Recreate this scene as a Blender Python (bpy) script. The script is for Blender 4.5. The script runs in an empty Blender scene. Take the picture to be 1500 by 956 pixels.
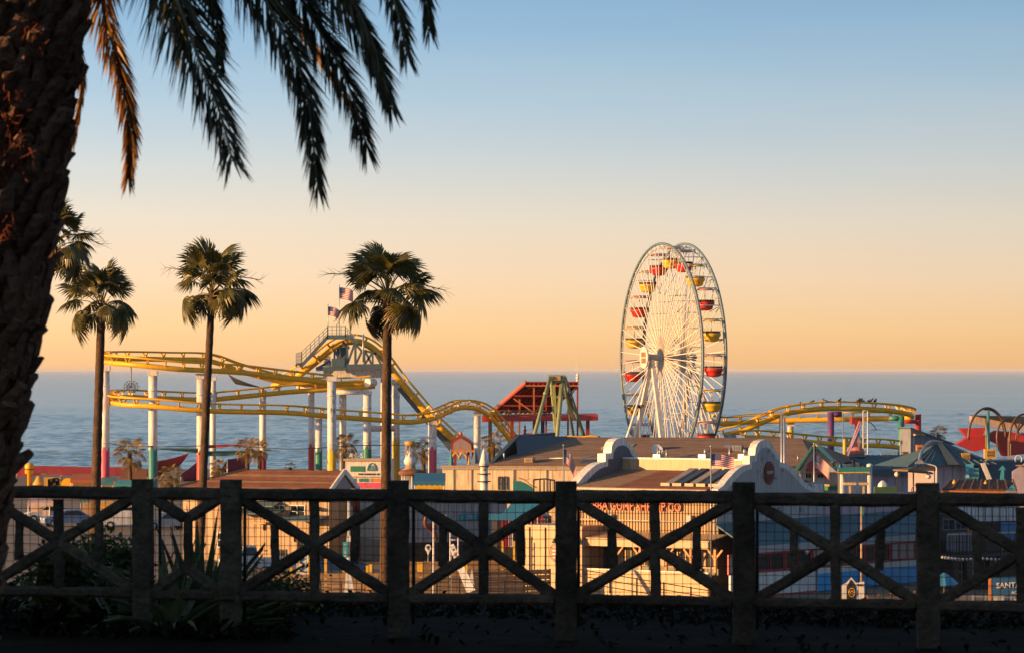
import bpy, math, random
from mathutils import Vector, Matrix, Euler, noise
R = math.radians
rnd = random.Random(7)
sc = bpy.context.scene
col = sc.collection
# ------------------------------------------------------------------ camera
FPX = 5500.0            # focal length in pixels of the 1500 px wide photograph
HOR = 541.0
cam_d = bpy.data.cameras.new("camera")
cam = bpy.data.objects.new("camera", cam_d)
col.objects.link(cam)
cam.location = (0, 0, 0)
cam.rotation_euler = (R(90), 0, 0)
cam_d.sensor_width = 36.0
cam_d.lens = 36.0 * FPX / 1500.0
cam_d.shift_y = (HOR - 478.0) / 1500.0
cam_d.clip_start = 0.5
cam_d.clip_end = 200000.0
cam_d.dof.use_dof = True
cam_d.dof.focus_distance = 330.0
cam_d.dof.aperture_fstop = 14.0
sc.camera = cam
# ------------------------------------------------------------------ sky and sun
SUN_EL = R(7.5)
SUN_B = R(20.0)         # the sun stands to the left and this much behind the camera
sun_dir = Vector((-math.cos(SUN_B) * math.cos(SUN_EL), -math.sin(SUN_B) * math.cos(SUN_EL), math.sin(SUN_EL)))
world = bpy.data.worlds.new("World")
sc.world = world
world.use_nodes = True
nt = world.node_tree
N, L = nt.nodes, nt.links
N.clear()
def nd(t, **k):
    n = N.new(t)
    for a, b in k.items():
        setattr(n, a, b)
    return n
out = nd('ShaderNodeOutputWorld')
bg = nd('ShaderNodeBackground')
sky = nd('ShaderNodeTexSky')
sky.sky_type = 'NISHITA'
sky.sun_disc = False
sky.sun_elevation = SUN_EL
sky.sun_rotation = math.atan2(sun_dir.x, sun_dir.y)
sky.altitude = 20
sky.air_density = 1.0
sky.dust_density = 1.5
sky.ozone_density = 1.5
tc = nd('ShaderNodeTexCoord')
sep = nd('ShaderNodeSeparateXYZ')
L.new(tc.outputs['Generated'], sep.inputs[0])
def mth(op, a, b=None, c=None, clamp=False):
    n = nd('ShaderNodeMath', operation=op, use_clamp=clamp)
    for i, v in enumerate((a, b, c)):
        if v is None: continue
        if isinstance(v, (int, float)): n.inputs[i].default_value = v
        else: L.new(v, n.inputs[i])
    return n.outputs[0]
def lin(c):
    c = c / 255.0
    return c / 12.92 if c <= 0.04045 else ((c + 0.055) / 1.055) ** 2.4
ramp = nd('ShaderNodeValToRGB')
el = sep.outputs['Z']
wn = nd('ShaderNodeTexNoise'); wn.inputs['Scale'].default_value = 1.0; wn.inputs['Detail'].default_value = 4.0
wm2 = nd('ShaderNodeMapping'); wm2.inputs['Scale'].default_value = (3.0, 3.0, 26.0)
L.new(tc.outputs['Generated'], wm2.inputs[0]); L.new(wm2.outputs[0], wn.inputs['Vector'])
# thin uneven veils in the low sky shift the colour bands a little
veil = mth('MULTIPLY', mth('SUBTRACT', wn.outputs['Fac'], 0.5), mth('MINIMUM', mth('MULTIPLY', el, 0.35), 0.022))
L.new(mth('DIVIDE', mth('ADD', el, veil), 0.2, clamp=True), ramp.inputs[0])
stops = [(-0.001, (243, 190, 138)), (0.003, (251, 197, 138)), (0.011, (255, 210, 153)), (0.024, (250, 219, 183)), (0.040, (235, 222, 202)),
         (0.056, (211, 215, 213)), (0.072, (182, 204, 218)), (0.090, (152, 188, 216)), (0.110, (130, 171, 208)), (0.2, (98, 142, 190))]
cr = ramp.color_ramp
while len(cr.elements) < len(stops): cr.elements.new(0.5)
for e, (p, c) in zip(cr.elements, stops):
    e.position = max(0, p / 0.2)
    e.color = (lin(c[0]), lin(c[1]), lin(c[2]), 1)
# the low band grows brighter towards the sun's side of the sky
dx = mth('MULTIPLY', sep.outputs['X'], -math.cos(SUN_B))
dt = mth('MULTIPLY_ADD', sep.outputs['Y'], -math.sin(SUN_B), dx)
gl = mth('MULTIPLY_ADD', mth('ADD', dt, math.sin(SUN_B)), 0.7, 1.0)
vm = nd('ShaderNodeVectorMath', operation='SCALE')
L.new(ramp.outputs[0], vm.inputs[0]); L.new(mth('MAXIMUM', gl, 0.58), vm.inputs['Scale'])
SKY_STR = 0.105
EXPO = 0.88
sk = nd('ShaderNodeVectorMath', operation='SCALE')
L.new(sky.outputs[0], sk.inputs[0]); sk.inputs['Scale'].default_value = 1.0
band = nd('ShaderNodeVectorMath', operation='SCALE')
L.new(vm.outputs[0], band.inputs[0]); band.inputs['Scale'].default_value = 1.0 / SKY_STR / 2 ** EXPO
mr = nd('ShaderNodeMapRange', interpolation_type='SMOOTHSTEP')
L.new(el, mr.inputs[0]); mr.inputs[1].default_value = 0.10; mr.inputs[2].default_value = 0.45
mx = nd('ShaderNodeMix', data_type='RGBA')
L.new(mr.outputs[0], mx.inputs[0]); L.new(band.outputs[0], mx.inputs[6]); L.new(sk.outputs[0], mx.inputs[7])
L.new(mx.outputs[2], bg.inputs[0])
bg.inputs[1].default_value = SKY_STR
L.new(bg.outputs[0], out.inputs[0])
sun_d = bpy.data.lights.new("sun", 'SUN')
sun_d.energy = 5.0
sun_d.angle = R(0.5)
sun_d.color = (1.0, 0.53, 0.18)
sun = bpy.data.objects.new("sun", sun_d)
col.objects.link(sun)
sun.rotation_euler = sun_dir.to_track_quat('Z', 'Y').to_euler()
sun.location = sun_dir * 300
sc.view_settings.view_transform = 'Standard'
sc.view_settings.look = 'None'
sc.view_settings.exposure = EXPO
sc.view_settings.gamma = 1.0
sc.view_settings.use_curve_mapping = False
sc.render.engine = 'CYCLES'
sc.cycles.max_bounces = 6
sc.cycles.volume_bounces = 0
sc.cycles.use_denoising = True
try:
    sc.cycles.denoiser = 'OPENIMAGEDENOISE'
    sc.cycles.denoising_prefilter = 'ACCURATE'
except Exception:
    pass
sc.cycles.sample_clamp_indirect = 4.0
# ------------------------------------------------------------------ helpers
def at(px, py, Y):
    """world point seen at photo pixel (px, py) at distance Y"""
    return Vector(((px - 750.0) * Y / FPX, Y, (HOR - py) * Y / FPX))
def sz(n, Y): return n * Y / FPX
MATS = {}
def mat(name, c, rough=0.6, metal=0.0, var=0.25, scale=3.0, bump=0.0, bscale=None, c2=None, spec=0.5, dirt=0.0, ovar=0.0):
    if name in MATS: return MATS[name]
    m = bpy.data.materials.new(name)
    m.use_nodes = True
    t = m.node_tree
    b = t.nodes['Principled BSDF']
    b.inputs['Roughness'].default_value = rough
    b.inputs['Metallic'].default_value = metal
    b.inputs['Specular IOR Level'].default_value = spec
    tcn = t.nodes.new('ShaderNodeTexCoord')
    nz = t.nodes.new('ShaderNodeTexNoise')
    nz.inputs['Scale'].default_value = scale
    nz.inputs['Detail'].default_value = 5.0
    nz.inputs['Roughness'].default_value = 0.65
    t.links.new(tcn.outputs['Object'], nz.inputs['Vector'])
    rp = t.nodes.new('ShaderNodeValToRGB')
    rp.color_ramp.elements[0].position = 0.3
    rp.color_ramp.elements[1].position = 0.7
    a = c2 if c2 else tuple(x * (1 - var) for x in c)
    d = c if c2 else tuple(min(1, x * (1 + var * 0.5)) for x in c)
    rp.color_ramp.elements[0].color = (*a, 1)
    rp.color_ramp.elements[1].color = (*d, 1)
    t.links.new(nz.outputs['Fac'], rp.inputs[0])
    last = rp.outputs[0]
    if dirt:
        n2 = t.nodes.new('ShaderNodeTexNoise')
        n2.inputs['Scale'].default_value = scale * 5
        n2.inputs['Detail'].default_value = 6
        mpn = t.nodes.new('ShaderNodeMapping'); mpn.inputs['Scale'].default_value = (1, 1, 0.15)
        t.links.new(tcn.outputs['Object'], mpn.inputs[0]); t.links.new(mpn.outputs[0], n2.inputs['Vector'])
        r2 = t.nodes.new('ShaderNodeValToRGB')
        r2.color_ramp.elements[0].position = 0.42; r2.color_ramp.elements[1].position = 0.66
        r2.color_ramp.elements[0].color = (0, 0, 0, 1); r2.color_ramp.elements[1].color = (dirt, dirt, dirt, 1)
        t.links.new(n2.outputs['Fac'], r2.inputs[0])
        mm = t.nodes.new('ShaderNodeMix'); mm.data_type = 'RGBA'
        t.links.new(r2.outputs[0], mm.inputs[0]); t.links.new(last, mm.inputs[6]); mm.inputs[7].default_value = (0.10, 0.075, 0.05, 1)
        last = mm.outputs[2]
    if ovar:     # every piece a little lighter or darker than the next
        oi = t.nodes.new('ShaderNodeObjectInfo'); mm2 = t.nodes.new('ShaderNodeMapRange')
        mm2.inputs[3].default_value = 1 - ovar; mm2.inputs[4].default_value = 1 + ovar * .6
        t.links.new(oi.outputs['Random'], mm2.inputs[0]); vs = t.nodes.new('ShaderNodeVectorMath'); vs.operation = 'SCALE'
        t.links.new(last, vs.inputs[0]); t.links.new(mm2.outputs[0], vs.inputs['Scale']); last = vs.outputs[0]
    t.links.new(last, b.inputs['Base Color'])
    if bump:
        bn = t.nodes.new('ShaderNodeBump')
        bn.inputs['Strength'].default_value = bump
        bn.inputs['Distance'].default_value = 0.05
        nb = t.nodes.new('ShaderNodeTexNoise')
        nb.inputs['Scale'].default_value = bscale or scale * 6
        nb.inputs['Detail'].default_value = 6
        t.links.new(tcn.outputs['Object'], nb.inputs['Vector'])
        t.links.new(nb.outputs['Fac'], bn.inputs['Height'])
        t.links.new(bn.outputs[0], b.inputs['Normal'])
    MATS[name] = m
    return m
def leafmat(name, c, c2, trans=0.3, rough=0.45):
    if name in MATS: return MATS[name]
    m = mat(name, c, rough, c2=c2, scale=4.0)
    t = m.node_tree
    b = t.nodes['Principled BSDF']
    tr = t.nodes.new('ShaderNodeBsdfTranslucent')
    src = b.inputs['Base Color'].links[0].from_socket
    t.links.new(src, tr.inputs[0])
    ms = t.nodes.new('ShaderNodeMixShader'); ms.inputs[0].default_value = trans
    t.links.new(b.outputs[0], ms.inputs[1]); t.links.new(tr.outputs[0], ms.inputs[2])
    t.links.new(ms.outputs[0], t.nodes['Material Output'].inputs[0])
    return m
def wmat(o):
    m = o.matrix_basis.copy()
    while o.parent:
        o = o.parent
        m = o.matrix_basis @ m
    return m
def tag(o, label=None, cat=None, group=None, kind=None):
    if label: o['label'] = label
    if cat: o['category'] = cat
    if group: o['group'] = group
    if kind: o['kind'] = kind
    return o
def thing(name, label, cat, loc=(0, 0, 0), rz=0, group=None):
    o = bpy.data.objects.new(name, None)
    col.objects.link(o)
    o.empty_display_size = 0.3
    o.location = loc
    o.rotation_euler = (0, 0, rz)
    return tag(o, label, cat, group)
class MB:
    def __init__(s):
        s.v = []; s.f = []; s.m = []; s.s = []
        s.cm = 0; s.cs = False
    def face(s, idx):
        s.f.append(tuple(idx)); s.m.append(s.cm); s.s.append(s.cs)
    def poly(s, pts):
        k = len(s.v); s.v += [Vector(p) for p in pts]; s.face(range(k, k + len(pts)))
    def hexa(s, p):     # 8 corners: bottom 0-3 ccw, top 4-7
        k = len(s.v); s.v += [Vector(q) for q in p]
        for f in ((3, 2, 1, 0), (4, 5, 6, 7), (0, 1, 5, 4), (1, 2, 6, 5), (2, 3, 7, 6), (3, 0, 4, 7)):
            s.face([k + i for i in f])
        return s
    def box(s, c, d, rz=0, tilt=None):
        x, y, z = d[0] / 2, d[1] / 2, d[2] / 2
        M = Matrix.Rotation(rz, 3, 'Z')
        if tilt is not None: M = M @ tilt
        c = Vector(c)
        return s.hexa([c + M @ Vector(q) for q in ((-x, -y, -z), (x, -y, -z), (x, y, -z), (-x, y, -z), (-x, -y, z), (x, -y, z), (x, y, z), (-x, y, z))])
    def beam(s, a, b, w, h, up=(0, 0, 1)):
        a, b = Vector(a), Vector(b)
        d = (b - a).normalized(); up = Vector(up)
        if abs(d.dot(up)) > 0.98: up = Vector((0, 1, 0))
        sx = d.cross(up).normalized() * w / 2; sy = sx.cross(d).normalized() * h / 2
        return s.hexa([a - sx - sy, b - sx - sy, b + sx - sy, a + sx - sy, a - sx + sy, b - sx + sy, b + sx + sy, a + sx + sy])
    def tube(s, a, b, r0, r1=None, n=8):
        return s.path([a, b], [r0, r0 if r1 is None else r1], n)
    def path(s, pts, r, n=6, cap=True, closed=False):
        pts = [Vector(p) for p in pts]
        m = len(pts)
        rr = r if isinstance(r, (list, tuple)) else [r] * m
        k = len(s.v)
        t0 = (pts[1] - pts[0]).normalized()
        u = t0.cross(Vector((0, 0, 1)))
        if u.length < 0.05: u = t0.cross(Vector((0, 1, 0)))
        u.normalize()
        for i in range(m):
            if closed: t = (pts[(i + 1) % m] - pts[i - 1]).normalized()
            else: t = (pts[min(i + 1, m - 1)] - pts[max(i - 1, 0)]).normalized()
            u = (u - t * u.dot(t)).normalized()
            w = t.cross(u)
            for j in range(n):
                a = 2 * math.pi * j / n
                s.v.append(pts[i] + (u * math.cos(a) + w * math.sin(a)) * rr[i])
        old = s.cs; s.cs = True
        for i in range(m if closed else m - 1):
            i2 = (i + 1) % m
            for j in range(n):
                j2 = (j + 1) % n
                s.face((k + i * n + j, k + i * n + j2, k + i2 * n + j2, k + i2 * n + j))
        s.cs = False
        if cap and not closed:
            s.face([k + j for j in range(n)][::-1]); s.face([k + (m - 1) * n + j for j in range(n)])
        s.cs = old
        return s
    def lathe(s, c, prof, n=12, smooth=True):
        c = Vector(c); k = len(s.v)
        for (r, z) in prof:
            for j in range(n):
                a = 2 * math.pi * j / n
                s.v.append(c + Vector((r * math.cos(a), r * math.sin(a), z)))
        old = s.cs; s.cs = smooth
        for i in range(len(prof) - 1):
            for j in range(n):
                j2 = (j + 1) % n
                s.face((k + i * n + j, k + i * n + j2, k + (i + 1) * n + j2, k + (i + 1) * n + j))
        s.cs = False
        s.face([k + j for j in range(n)][::-1]); s.face([k + (len(prof) - 1) * n + j for j in range(n)])
        s.cs = old
        return s
    def prism(s, pts, d):
        """polygon pts (3-D) pushed along vector d"""
        d = Vector(d); k = len(s.v); n = len(pts)
        s.v += [Vector(p) for p in pts] + [Vector(p) + d for p in pts]
        s.face(range(k, k + n)); s.face(range(k + 2 * n - 1, k + n - 1, -1))
        for i in range(n):
            j = (i + 1) % n
            s.face((k + i, k + n + i, k + n + j, k + j))
        return s
    def mesh(s, name, mats, M=None):
        me = bpy.data.meshes.new(name)
        v = [M @ p for p in s.v] if M is not None else s.v
        me.from_pydata([tuple(p) for p in v], [], s.f)
        for mm in (mats if isinstance(mats, (list, tuple)) else [mats]): me.materials.append(mm)
        me.polygons.foreach_set('material_index', s.m)
        me.polygons.foreach_set('use_smooth', s.s)
        me.update()
        return me
    def build(s, name, mats, parent=None, world=True):
        M = None
        if parent is not None and world: M = wmat(parent).inverted()
        o = bpy.data.objects.new(name, s.mesh(name, mats, M))
        col.objects.link(o)
        if parent is not None: o.parent = parent
        return o
def inst(name, me, parent=None, loc=(0, 0, 0), rot=None, scale=None):
    o = bpy.data.objects.new(name, me)
    col.objects.link(o)
    o.location = loc
    if rot is not None:
        if isinstance(rot, Matrix): o.rotation_euler = rot.to_euler()
        else: o.rotation_euler = rot
    if scale is not None: o.scale = scale if isinstance(scale, (tuple, list)) else (scale,) * 3
    if parent is not None: o.parent = parent
    return o
def copy_tree(o, parent=None):
    c = o.copy(); col.objects.link(c)
    if parent is not None: c.parent = parent
    for ch in list(o.children): copy_tree(ch, c)
    return c
def smoothpath(pts, n=6):
    """Catmull-Rom through pts"""
    P = [Vector(p) for p in pts]
    P = [P[0] * 2 - P[1]] + P + [P[-1] * 2 - P[-2]]
    o = []
    for i in range(1, len(P) - 2):
        a, b, c, d = P[i - 1:i + 3]
        for k in range(n):
            t = k / n
            o.append(0.5 * ((2 * b) + (c - a) * t + (2 * a - 5 * b + 4 * c - d) * t * t + (3 * b - a - 3 * c + d) * t ** 3))
    o.append(P[-2])
    return o
def text_mesh(body, size, align='CENTER', depth=0.02, thick=0.0):
    cu = bpy.data.curves.new('lettering', 'FONT')
    cu.body = body; cu.size = size; cu.extrude = depth / 2; cu.align_x = align; cu.align_y = 'CENTER'; cu.offset = thick
    cu.resolution_u = 2
    o = bpy.data.objects.new('lettering', cu)
    col.objects.link(o)
    dg = bpy.context.evaluated_depsgraph_get()
    me = bpy.data.meshes.new_from_object(o.evaluated_get(dg))
    bpy.data.objects.remove(o); bpy.data.curves.remove(cu)
    return me
def lettering(body, size, m, parent, loc, rz=0, tilt=0, name='lettering', depth=0.03, sx=1.0, thick=0.0, roll=0):
    """upright text facing -Y, turned by rz"""
    me = text_mesh(body, size, depth=depth, thick=thick)
    me.materials.clear(); me.materials.append(m)
    o = inst(name, me, parent, loc, Matrix.Rotation(rz, 3, 'Z') @ Matrix.Rotation(R(90) + tilt, 3, 'X') @ Matrix.Rotation(roll, 3, 'Z'), (sx, 1, 1))
    return o
# ------------------------------------------------------------------ ground, sea, deck
DECK = -13.45
SEA = -20.5
EYE = -1.86      # bluff path below the camera
mb = MB()
prof = [(-400, EYE), (0, EYE), (25.2, EYE), (30.3, EYE), (30.7, EYE - 0.03), (32, EYE - .5), (34, -3.8), (40, -7.0), (52, -12.0), (66, -14.2), (150, -15.5), (240, -17.5), (330, -19.6), (420, -21.5), (600, -26)]
xs = [-1500, -500, -200, -80] + [x * 1.0 for x in range(-40, 41, 2)] + [80, 200, 500, 1500]
pr2 = []
for (a, za), (b, zb) in zip(prof, prof[1:]):
    n = 1 if b - a > 60 or b < 5 else max(1, int((b - a) / 0.9))
    for k in range(n): pr2.append((a + (b - a) * k / n, za + (zb - za) * k / n))
pr2.append(prof[-1])
for (y, z) in pr2:
    for x in xs:
        j = 0
        if y > 30.7: j = 0.25 * noise.noise((x * 0.3, y * 0.3, 1)) * min(1, (y - 30.7) / 3)
        elif y > 8: j = 0.03 * noise.noise((x * 1.3, y * 1.3, 4))
        mb.v.append(Vector((x, y, z + j)))
mb.cs = True
for i in range(len(pr2) - 1):
    for j in range(len(xs) - 1):
        k = i * len(xs) + j
        mb.face((k, k + 1, k + 1 + len(xs), k + len(xs)))
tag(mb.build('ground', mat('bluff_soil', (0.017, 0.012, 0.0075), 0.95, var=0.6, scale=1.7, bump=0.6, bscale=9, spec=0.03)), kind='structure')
mb = MB()
pp = [(-30, 21.9), (-12, 22.3), (0, 22.5), (12, 22.2), (30, 21.9)]
mb.prism([(x, y, EYE + 0.02) for x, y in pp] + [(30, 12, EYE + 0.02), (-30, 12, EYE + 0.02)], (0, 0, 0.05))
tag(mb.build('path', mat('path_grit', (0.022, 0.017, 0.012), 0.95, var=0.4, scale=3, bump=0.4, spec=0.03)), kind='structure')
# sea: rings of quads out to the horizon
m = bpy.data.materials.new('sea_water'); m.use_nodes = True
t = m.node_tree; b = t.nodes['Principled BSDF']
b.inputs['Base Color'].default_value = (0.055, 0.105, 0.125, 1)
b.inputs['Roughness'].default_value = 0.2
b.inputs['IOR'].default_value = 1.33
tcn = t.nodes.new('ShaderNodeTexCoord')
hs = []
for scl, det, wt in (((0.33, 0.10, 1), 4, 1.6), ((0.012, 0.03, 1), 3, 3.0), ((0.0016, 0.012, 1), 3, 12.0)):
    mp = t.nodes.new('ShaderNodeMapping'); mp.inputs['Scale'].default_value = scl; mp.inputs['Rotation'].default_value = (0, 0, 0.15)
    nz = t.nodes.new('ShaderNodeTexNoise'); nz.inputs['Scale'].default_value = 1; nz.inputs['Detail'].default_value = det; nz.inputs['Roughness'].default_value = 0.6
    t.links.new(tcn.outputs['Object'], mp.inputs[0]); t.links.new(mp.outputs[0], nz.inputs['Vector'])
    mu = t.nodes.new('ShaderNodeMath'); mu.operation = 'MULTIPLY'; mu.inputs[1].default_value = wt
    t.links.new(nz.outputs['Fac'], mu.inputs[0]); hs.append((mu.outputs[0], nz.outputs['Fac']))
ad = t.nodes.new('ShaderNodeMath'); ad.operation = 'ADD'
t.links.new(hs[0][0], ad.inputs[0]); t.links.new(hs[1][0], ad.inputs[1])
ad2 = t.nodes.new('ShaderNodeMath'); ad2.operation = 'ADD'
t.links.new(ad.outputs[0], ad2.inputs[0]); t.links.new(hs[2][0], ad2.inputs[1])
bn = t.nodes.new('ShaderNodeBump'); bn.inputs['Strength'].default_value = 0.14; bn.inputs['Distance'].default_value = 1.0
t.links.new(ad2.outputs[0], bn.inputs['Height']); t.links.new(bn.outputs[0], b.inputs['Normal'])
# wind streaks change the roughness and the water's colour a little
rp = t.nodes.new('ShaderNodeValToRGB')
rp.color_ramp.elements[0].position = 0.38; rp.color_ramp.elements[1].position = 0.62
rp.color_ramp.elements[0].color = (0.17, 0.285, 0.25, 1); rp.color_ramp.elements[1].color = (0.265, 0.39, 0.34, 1)
t.links.new(hs[2][1], rp.inputs[0]); t.links.new(rp.outputs[0], b.inputs['Base Color'])
SEAMAT = m
import numpy as np
us = [-8, -3, -1.25] + list(np.linspace(-1, 1, 361)) + [1.25, 3, 8]
ys = [300.0] + list(480 * (2700 / 480) ** (np.arange(431) / 430)) + [3400, 5000, 8000, 16000, 30000, 60000]
U, Yg_ = np.meshgrid(np.array(us), np.array(ys))
Xg_ = U * Yg_ * .25
rg = np.random.default_rng(3)
Hh = np.zeros_like(Xg_)
for q in range(52):
    wl_ = 2.2 * (13 / 2.2) ** rg.random(); th = rg.normal(-1.25, .55)
    kx, ky = 2 * math.pi / wl_ * np.cos(th), 2 * math.pi / wl_ * np.sin(th)
    Hh += (.0078 * wl_ ** .8) * np.sin(kx * Xg_ + ky * Yg_ + rg.random() * 6.28)
Hh = Hh + .25 * Hh * np.abs(Hh)
Hh *= (.75 + .25 * np.sin(Xg_ * .011 + Yg_ * .02) * np.sin(Yg_ * .006 + 1))     # calmer and rougher patches
Hh *= np.clip((1 - np.abs(U)) / .05, 0, 1) * np.clip((2650 - Yg_) / 1200, 0, 1) * np.clip((Yg_ - 480) / 20, 0, 1)
V_ = np.stack([Xg_, Yg_, SEA + Hh], -1).reshape(-1, 3)
nu = len(us)
I = (np.arange(len(ys) - 1)[:, None] * nu + np.arange(nu - 1)[None, :]).reshape(-1)
me = bpy.data.meshes.new('sea'); me.from_pydata(V_.tolist(), [], np.stack([I, I + 1, I + nu + 1, I + nu], -1).tolist())
me.polygons.foreach_set('use_smooth', [True] * len(I)); me.materials.append(m); me.update()
tag(inst('sea', me), kind='structure')
# pier deck: long planked slab on piles
mb = MB()
mb.box((0, 330, DECK - 0.35), (150, 360, 0.7))
deckm = mat('deck_planks', (0.20, 0.15, 0.105), 0.85, var=0.4, scale=0.4, bump=0.3)
deck = tag(mb.build('pier_deck', deckm), kind='structure')
pm = MB()
pm.tube((0, 0, 0), (0, 0, -9), 0.22, n=8)
pile = pm.mesh('pile', mat('pile_wood', (0.09, 0.07, 0.05), 0.9))
for i in range(26):
    inst('pile', pile, deck, (-73 + (i % 2) * 146, 155 + (i // 2) * 28, DECK - 0.72))
# ------------------------------------------------------------------ fence of rough concrete
FY = lambda px: 26.0 - (px - 750) / 750 * 1.0        # the fence comes nearer to the right
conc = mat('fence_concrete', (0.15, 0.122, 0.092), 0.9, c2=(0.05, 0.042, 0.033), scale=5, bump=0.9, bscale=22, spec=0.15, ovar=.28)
wirem = mat('wire_black', (0.02, 0.02, 0.02), 0.6)
PX = [-37, 210, 338, 585, 829, 1090, 1360, 1632]
def fence_pt(px, py):
    Y = FY(px); return at(px, py, Y)
fpos = fence_pt(338, 935)
fence = thing('fence', 'dark rustic concrete fence with crossed braces and wire mesh along the bluff', 'fence', (fpos.x, fpos.y, EYE))
def rough_beam(mb, a, b, w, h, n=14, amp=0.008, bev=0.25, up=(0, 0, 1)):
    """hand-cast log-like bar: octagonal section, wavering along its length"""
    a, b = Vector(a), Vector(b)
    d = (b - a).normalized(); up = Vector(up)
    if abs(d.dot(up)) > 0.9: up = Vector((0, 1, 0))
    sx = d.cross(up).normalized(); sy = sx.cross(d).normalized()
    x, y = w / 2, h / 2; c = min(w, h) * bev
    sec = [(-x + c, -y), (x - c, -y), (x, -y + c), (x, y - c), (x - c, y), (-x + c, y), (-x, y - c), (-x, -y + c)]
    k = len(mb.v)
    for i in range(n + 1):
        p = a.lerp(b, i / n)
        for (u, v) in sec:
            q = p + sx * u + sy * v
            f = noise.noise(q * 7.0) * amp + noise.noise(q * 23.0) * amp * 0.5
            mb.v.append(q + (sx * u + sy * v).normalized() * f * (0 if i in (0, n) else 1))
    mb.cs = False
    for i in range(n):
        for j in range(8):
            j2 = (j + 1) % 8
            mb.face((k + i * 8 + j, k + i * 8 + j2, k + (i + 1) * 8 + j2, k + (i + 1) * 8 + j))
    mb.face([k + j for j in range(8)][::-1]); mb.face([k + n * 8 + j for j in range(8)])
def rail_y(px, top): # pixel height of rail centres
    t = (px - 200) / 1200
    return (722 + 9.5 * t) if top else (869 + 18 * t)
for px in PX:
    t = (px - 200) / 1200
    mb = MB()
    a = fence_pt(px, 940 + 10 * t); top = fence_pt(px, 701 + 6 * t)
    lean = rnd.uniform(-0.008, 0.008)
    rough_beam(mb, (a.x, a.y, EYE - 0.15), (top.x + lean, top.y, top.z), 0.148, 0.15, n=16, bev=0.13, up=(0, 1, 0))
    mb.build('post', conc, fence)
def bay(p0, p1, half=False):
    w = 0.074
    A = lambda px, py: fence_pt(px, py)
    for nm, top, h in (('top_rail', 1, 0.088), ('bottom_rail', 0, 0.074)):
        mb = MB()
        a, b = A(p0, rail_y(p0, top) + rnd.uniform(-1.5, 1.5)), A(p1, rail_y(p1, top) + rnd.uniform(-1.5, 1.5))
        d = (b - a).normalized() * (w + 0.002)
        rough_beam(mb, a + d, b - d, 0.085, h); mb.build(nm, conc, fence)
    mid = (p0 + p1) / 2
    yt0, yt1 = rail_y(p0, 1), rail_y(p1, 1); yb0, yb1 = rail_y(p0, 0), rail_y(p1, 0)
    i0, i1 = p0 + 17, p1 - 17
    def br(x0, y0, x1, y1, nm='brace', w=0.066, h=0.076, off=0.0):
        mb = MB()
        a, b = A(x0 + rnd.uniform(-2, 2), y0 + rnd.uniform(-1.5, 1.5)), A(x1 + rnd.uniform(-1.5, 1.5), y1 + rnd.uniform(-1.5, 1.5)); a.y += off; b.y += off
        rough_beam(mb, a, b, w, h); mb.build(nm, conc, fence)
    cy = (rail_y(mid, 1) + rail_y(mid, 0)) / 2 - 2
    ytm, ybm = rail_y(mid, 1) + 9, rail_y(mid, 0) - 7
    if half:
        br(i0 - 4, yt0 + 4, mid - 4, 757); br(i1 + 4, yt1 + 4, mid + 4, 757)
        br(i0 - 4, yb0 - 3, mid - 4, 834); br(i1 + 4, yb1 - 3, mid + 4, 834)
        br(mid, 750, mid, 842, 'upright', 0.06, 0.068, 0.004)
    else:
        br(i0 - 4, yt0 + 4, mid, cy); br(i1 + 4, yt1 + 4, mid, cy)
        br(i0 - 4, yb0 - 4, mid, cy); br(i1 + 4, yb1 - 4, mid, cy)
        br(mid, ytm, mid, ybm, 'upright', 0.07, 0.078, 0.003)
        for q in (0.265, 0.735):
            x = p0 + (p1 - p0) * q
            d = abs(0.5 - q) / 0.5
            hh = (cy - yt0 - 4) * d + 3
            br(x, cy - hh + 7, x, cy + hh - 7, 'upright', 0.06, 0.066, 0.004)
for p0, p1 in zip(PX, PX[1:]): bay(p0, p1, p1 - p0 < 150)
mb = MB()
off = 0.10
x = -20.0
while x < 1560:
    a, b = fence_pt(x, rail_y(x, 1) + 6), fence_pt(x, rail_y(x, 0) + 6)
    w = 0.0024
    mb.path([(a.x, a.y + off + noise.noise((x * .1, 0, 0)) * 0.01, a.z), (b.x, b.y + off, b.z)], w, 3, cap=False)
    x += 12.3
for i in range(12):
    pts = []
    for px in range(-20, 1600, 40):
        p = fence_pt(px, rail_y(px, 1) + 11 + i * 12.9 + 1.2 * noise.noise((px * 0.02, i * 3.3, 0)))
        pts.append((p.x, p.y + off + 0.003, p.z))
    mb.path(pts, w, 3, cap=False)
tag(mb.build('wire_mesh', wirem, fence), kind='stuff')
for px in (232, 357, 605, 848, 1111, 1378):
    mb = MB(); a, b = fence_pt(px, rail_y(px, 1) + 4), fence_pt(px, rail_y(px, 0) + 40)
    mb.tube((a.x, a.y + off + 0.02, a.z), (b.x, b.y + off + 0.02, b.z), 0.012, n=6); mb.build('mesh_post', wirem, fence)
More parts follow.
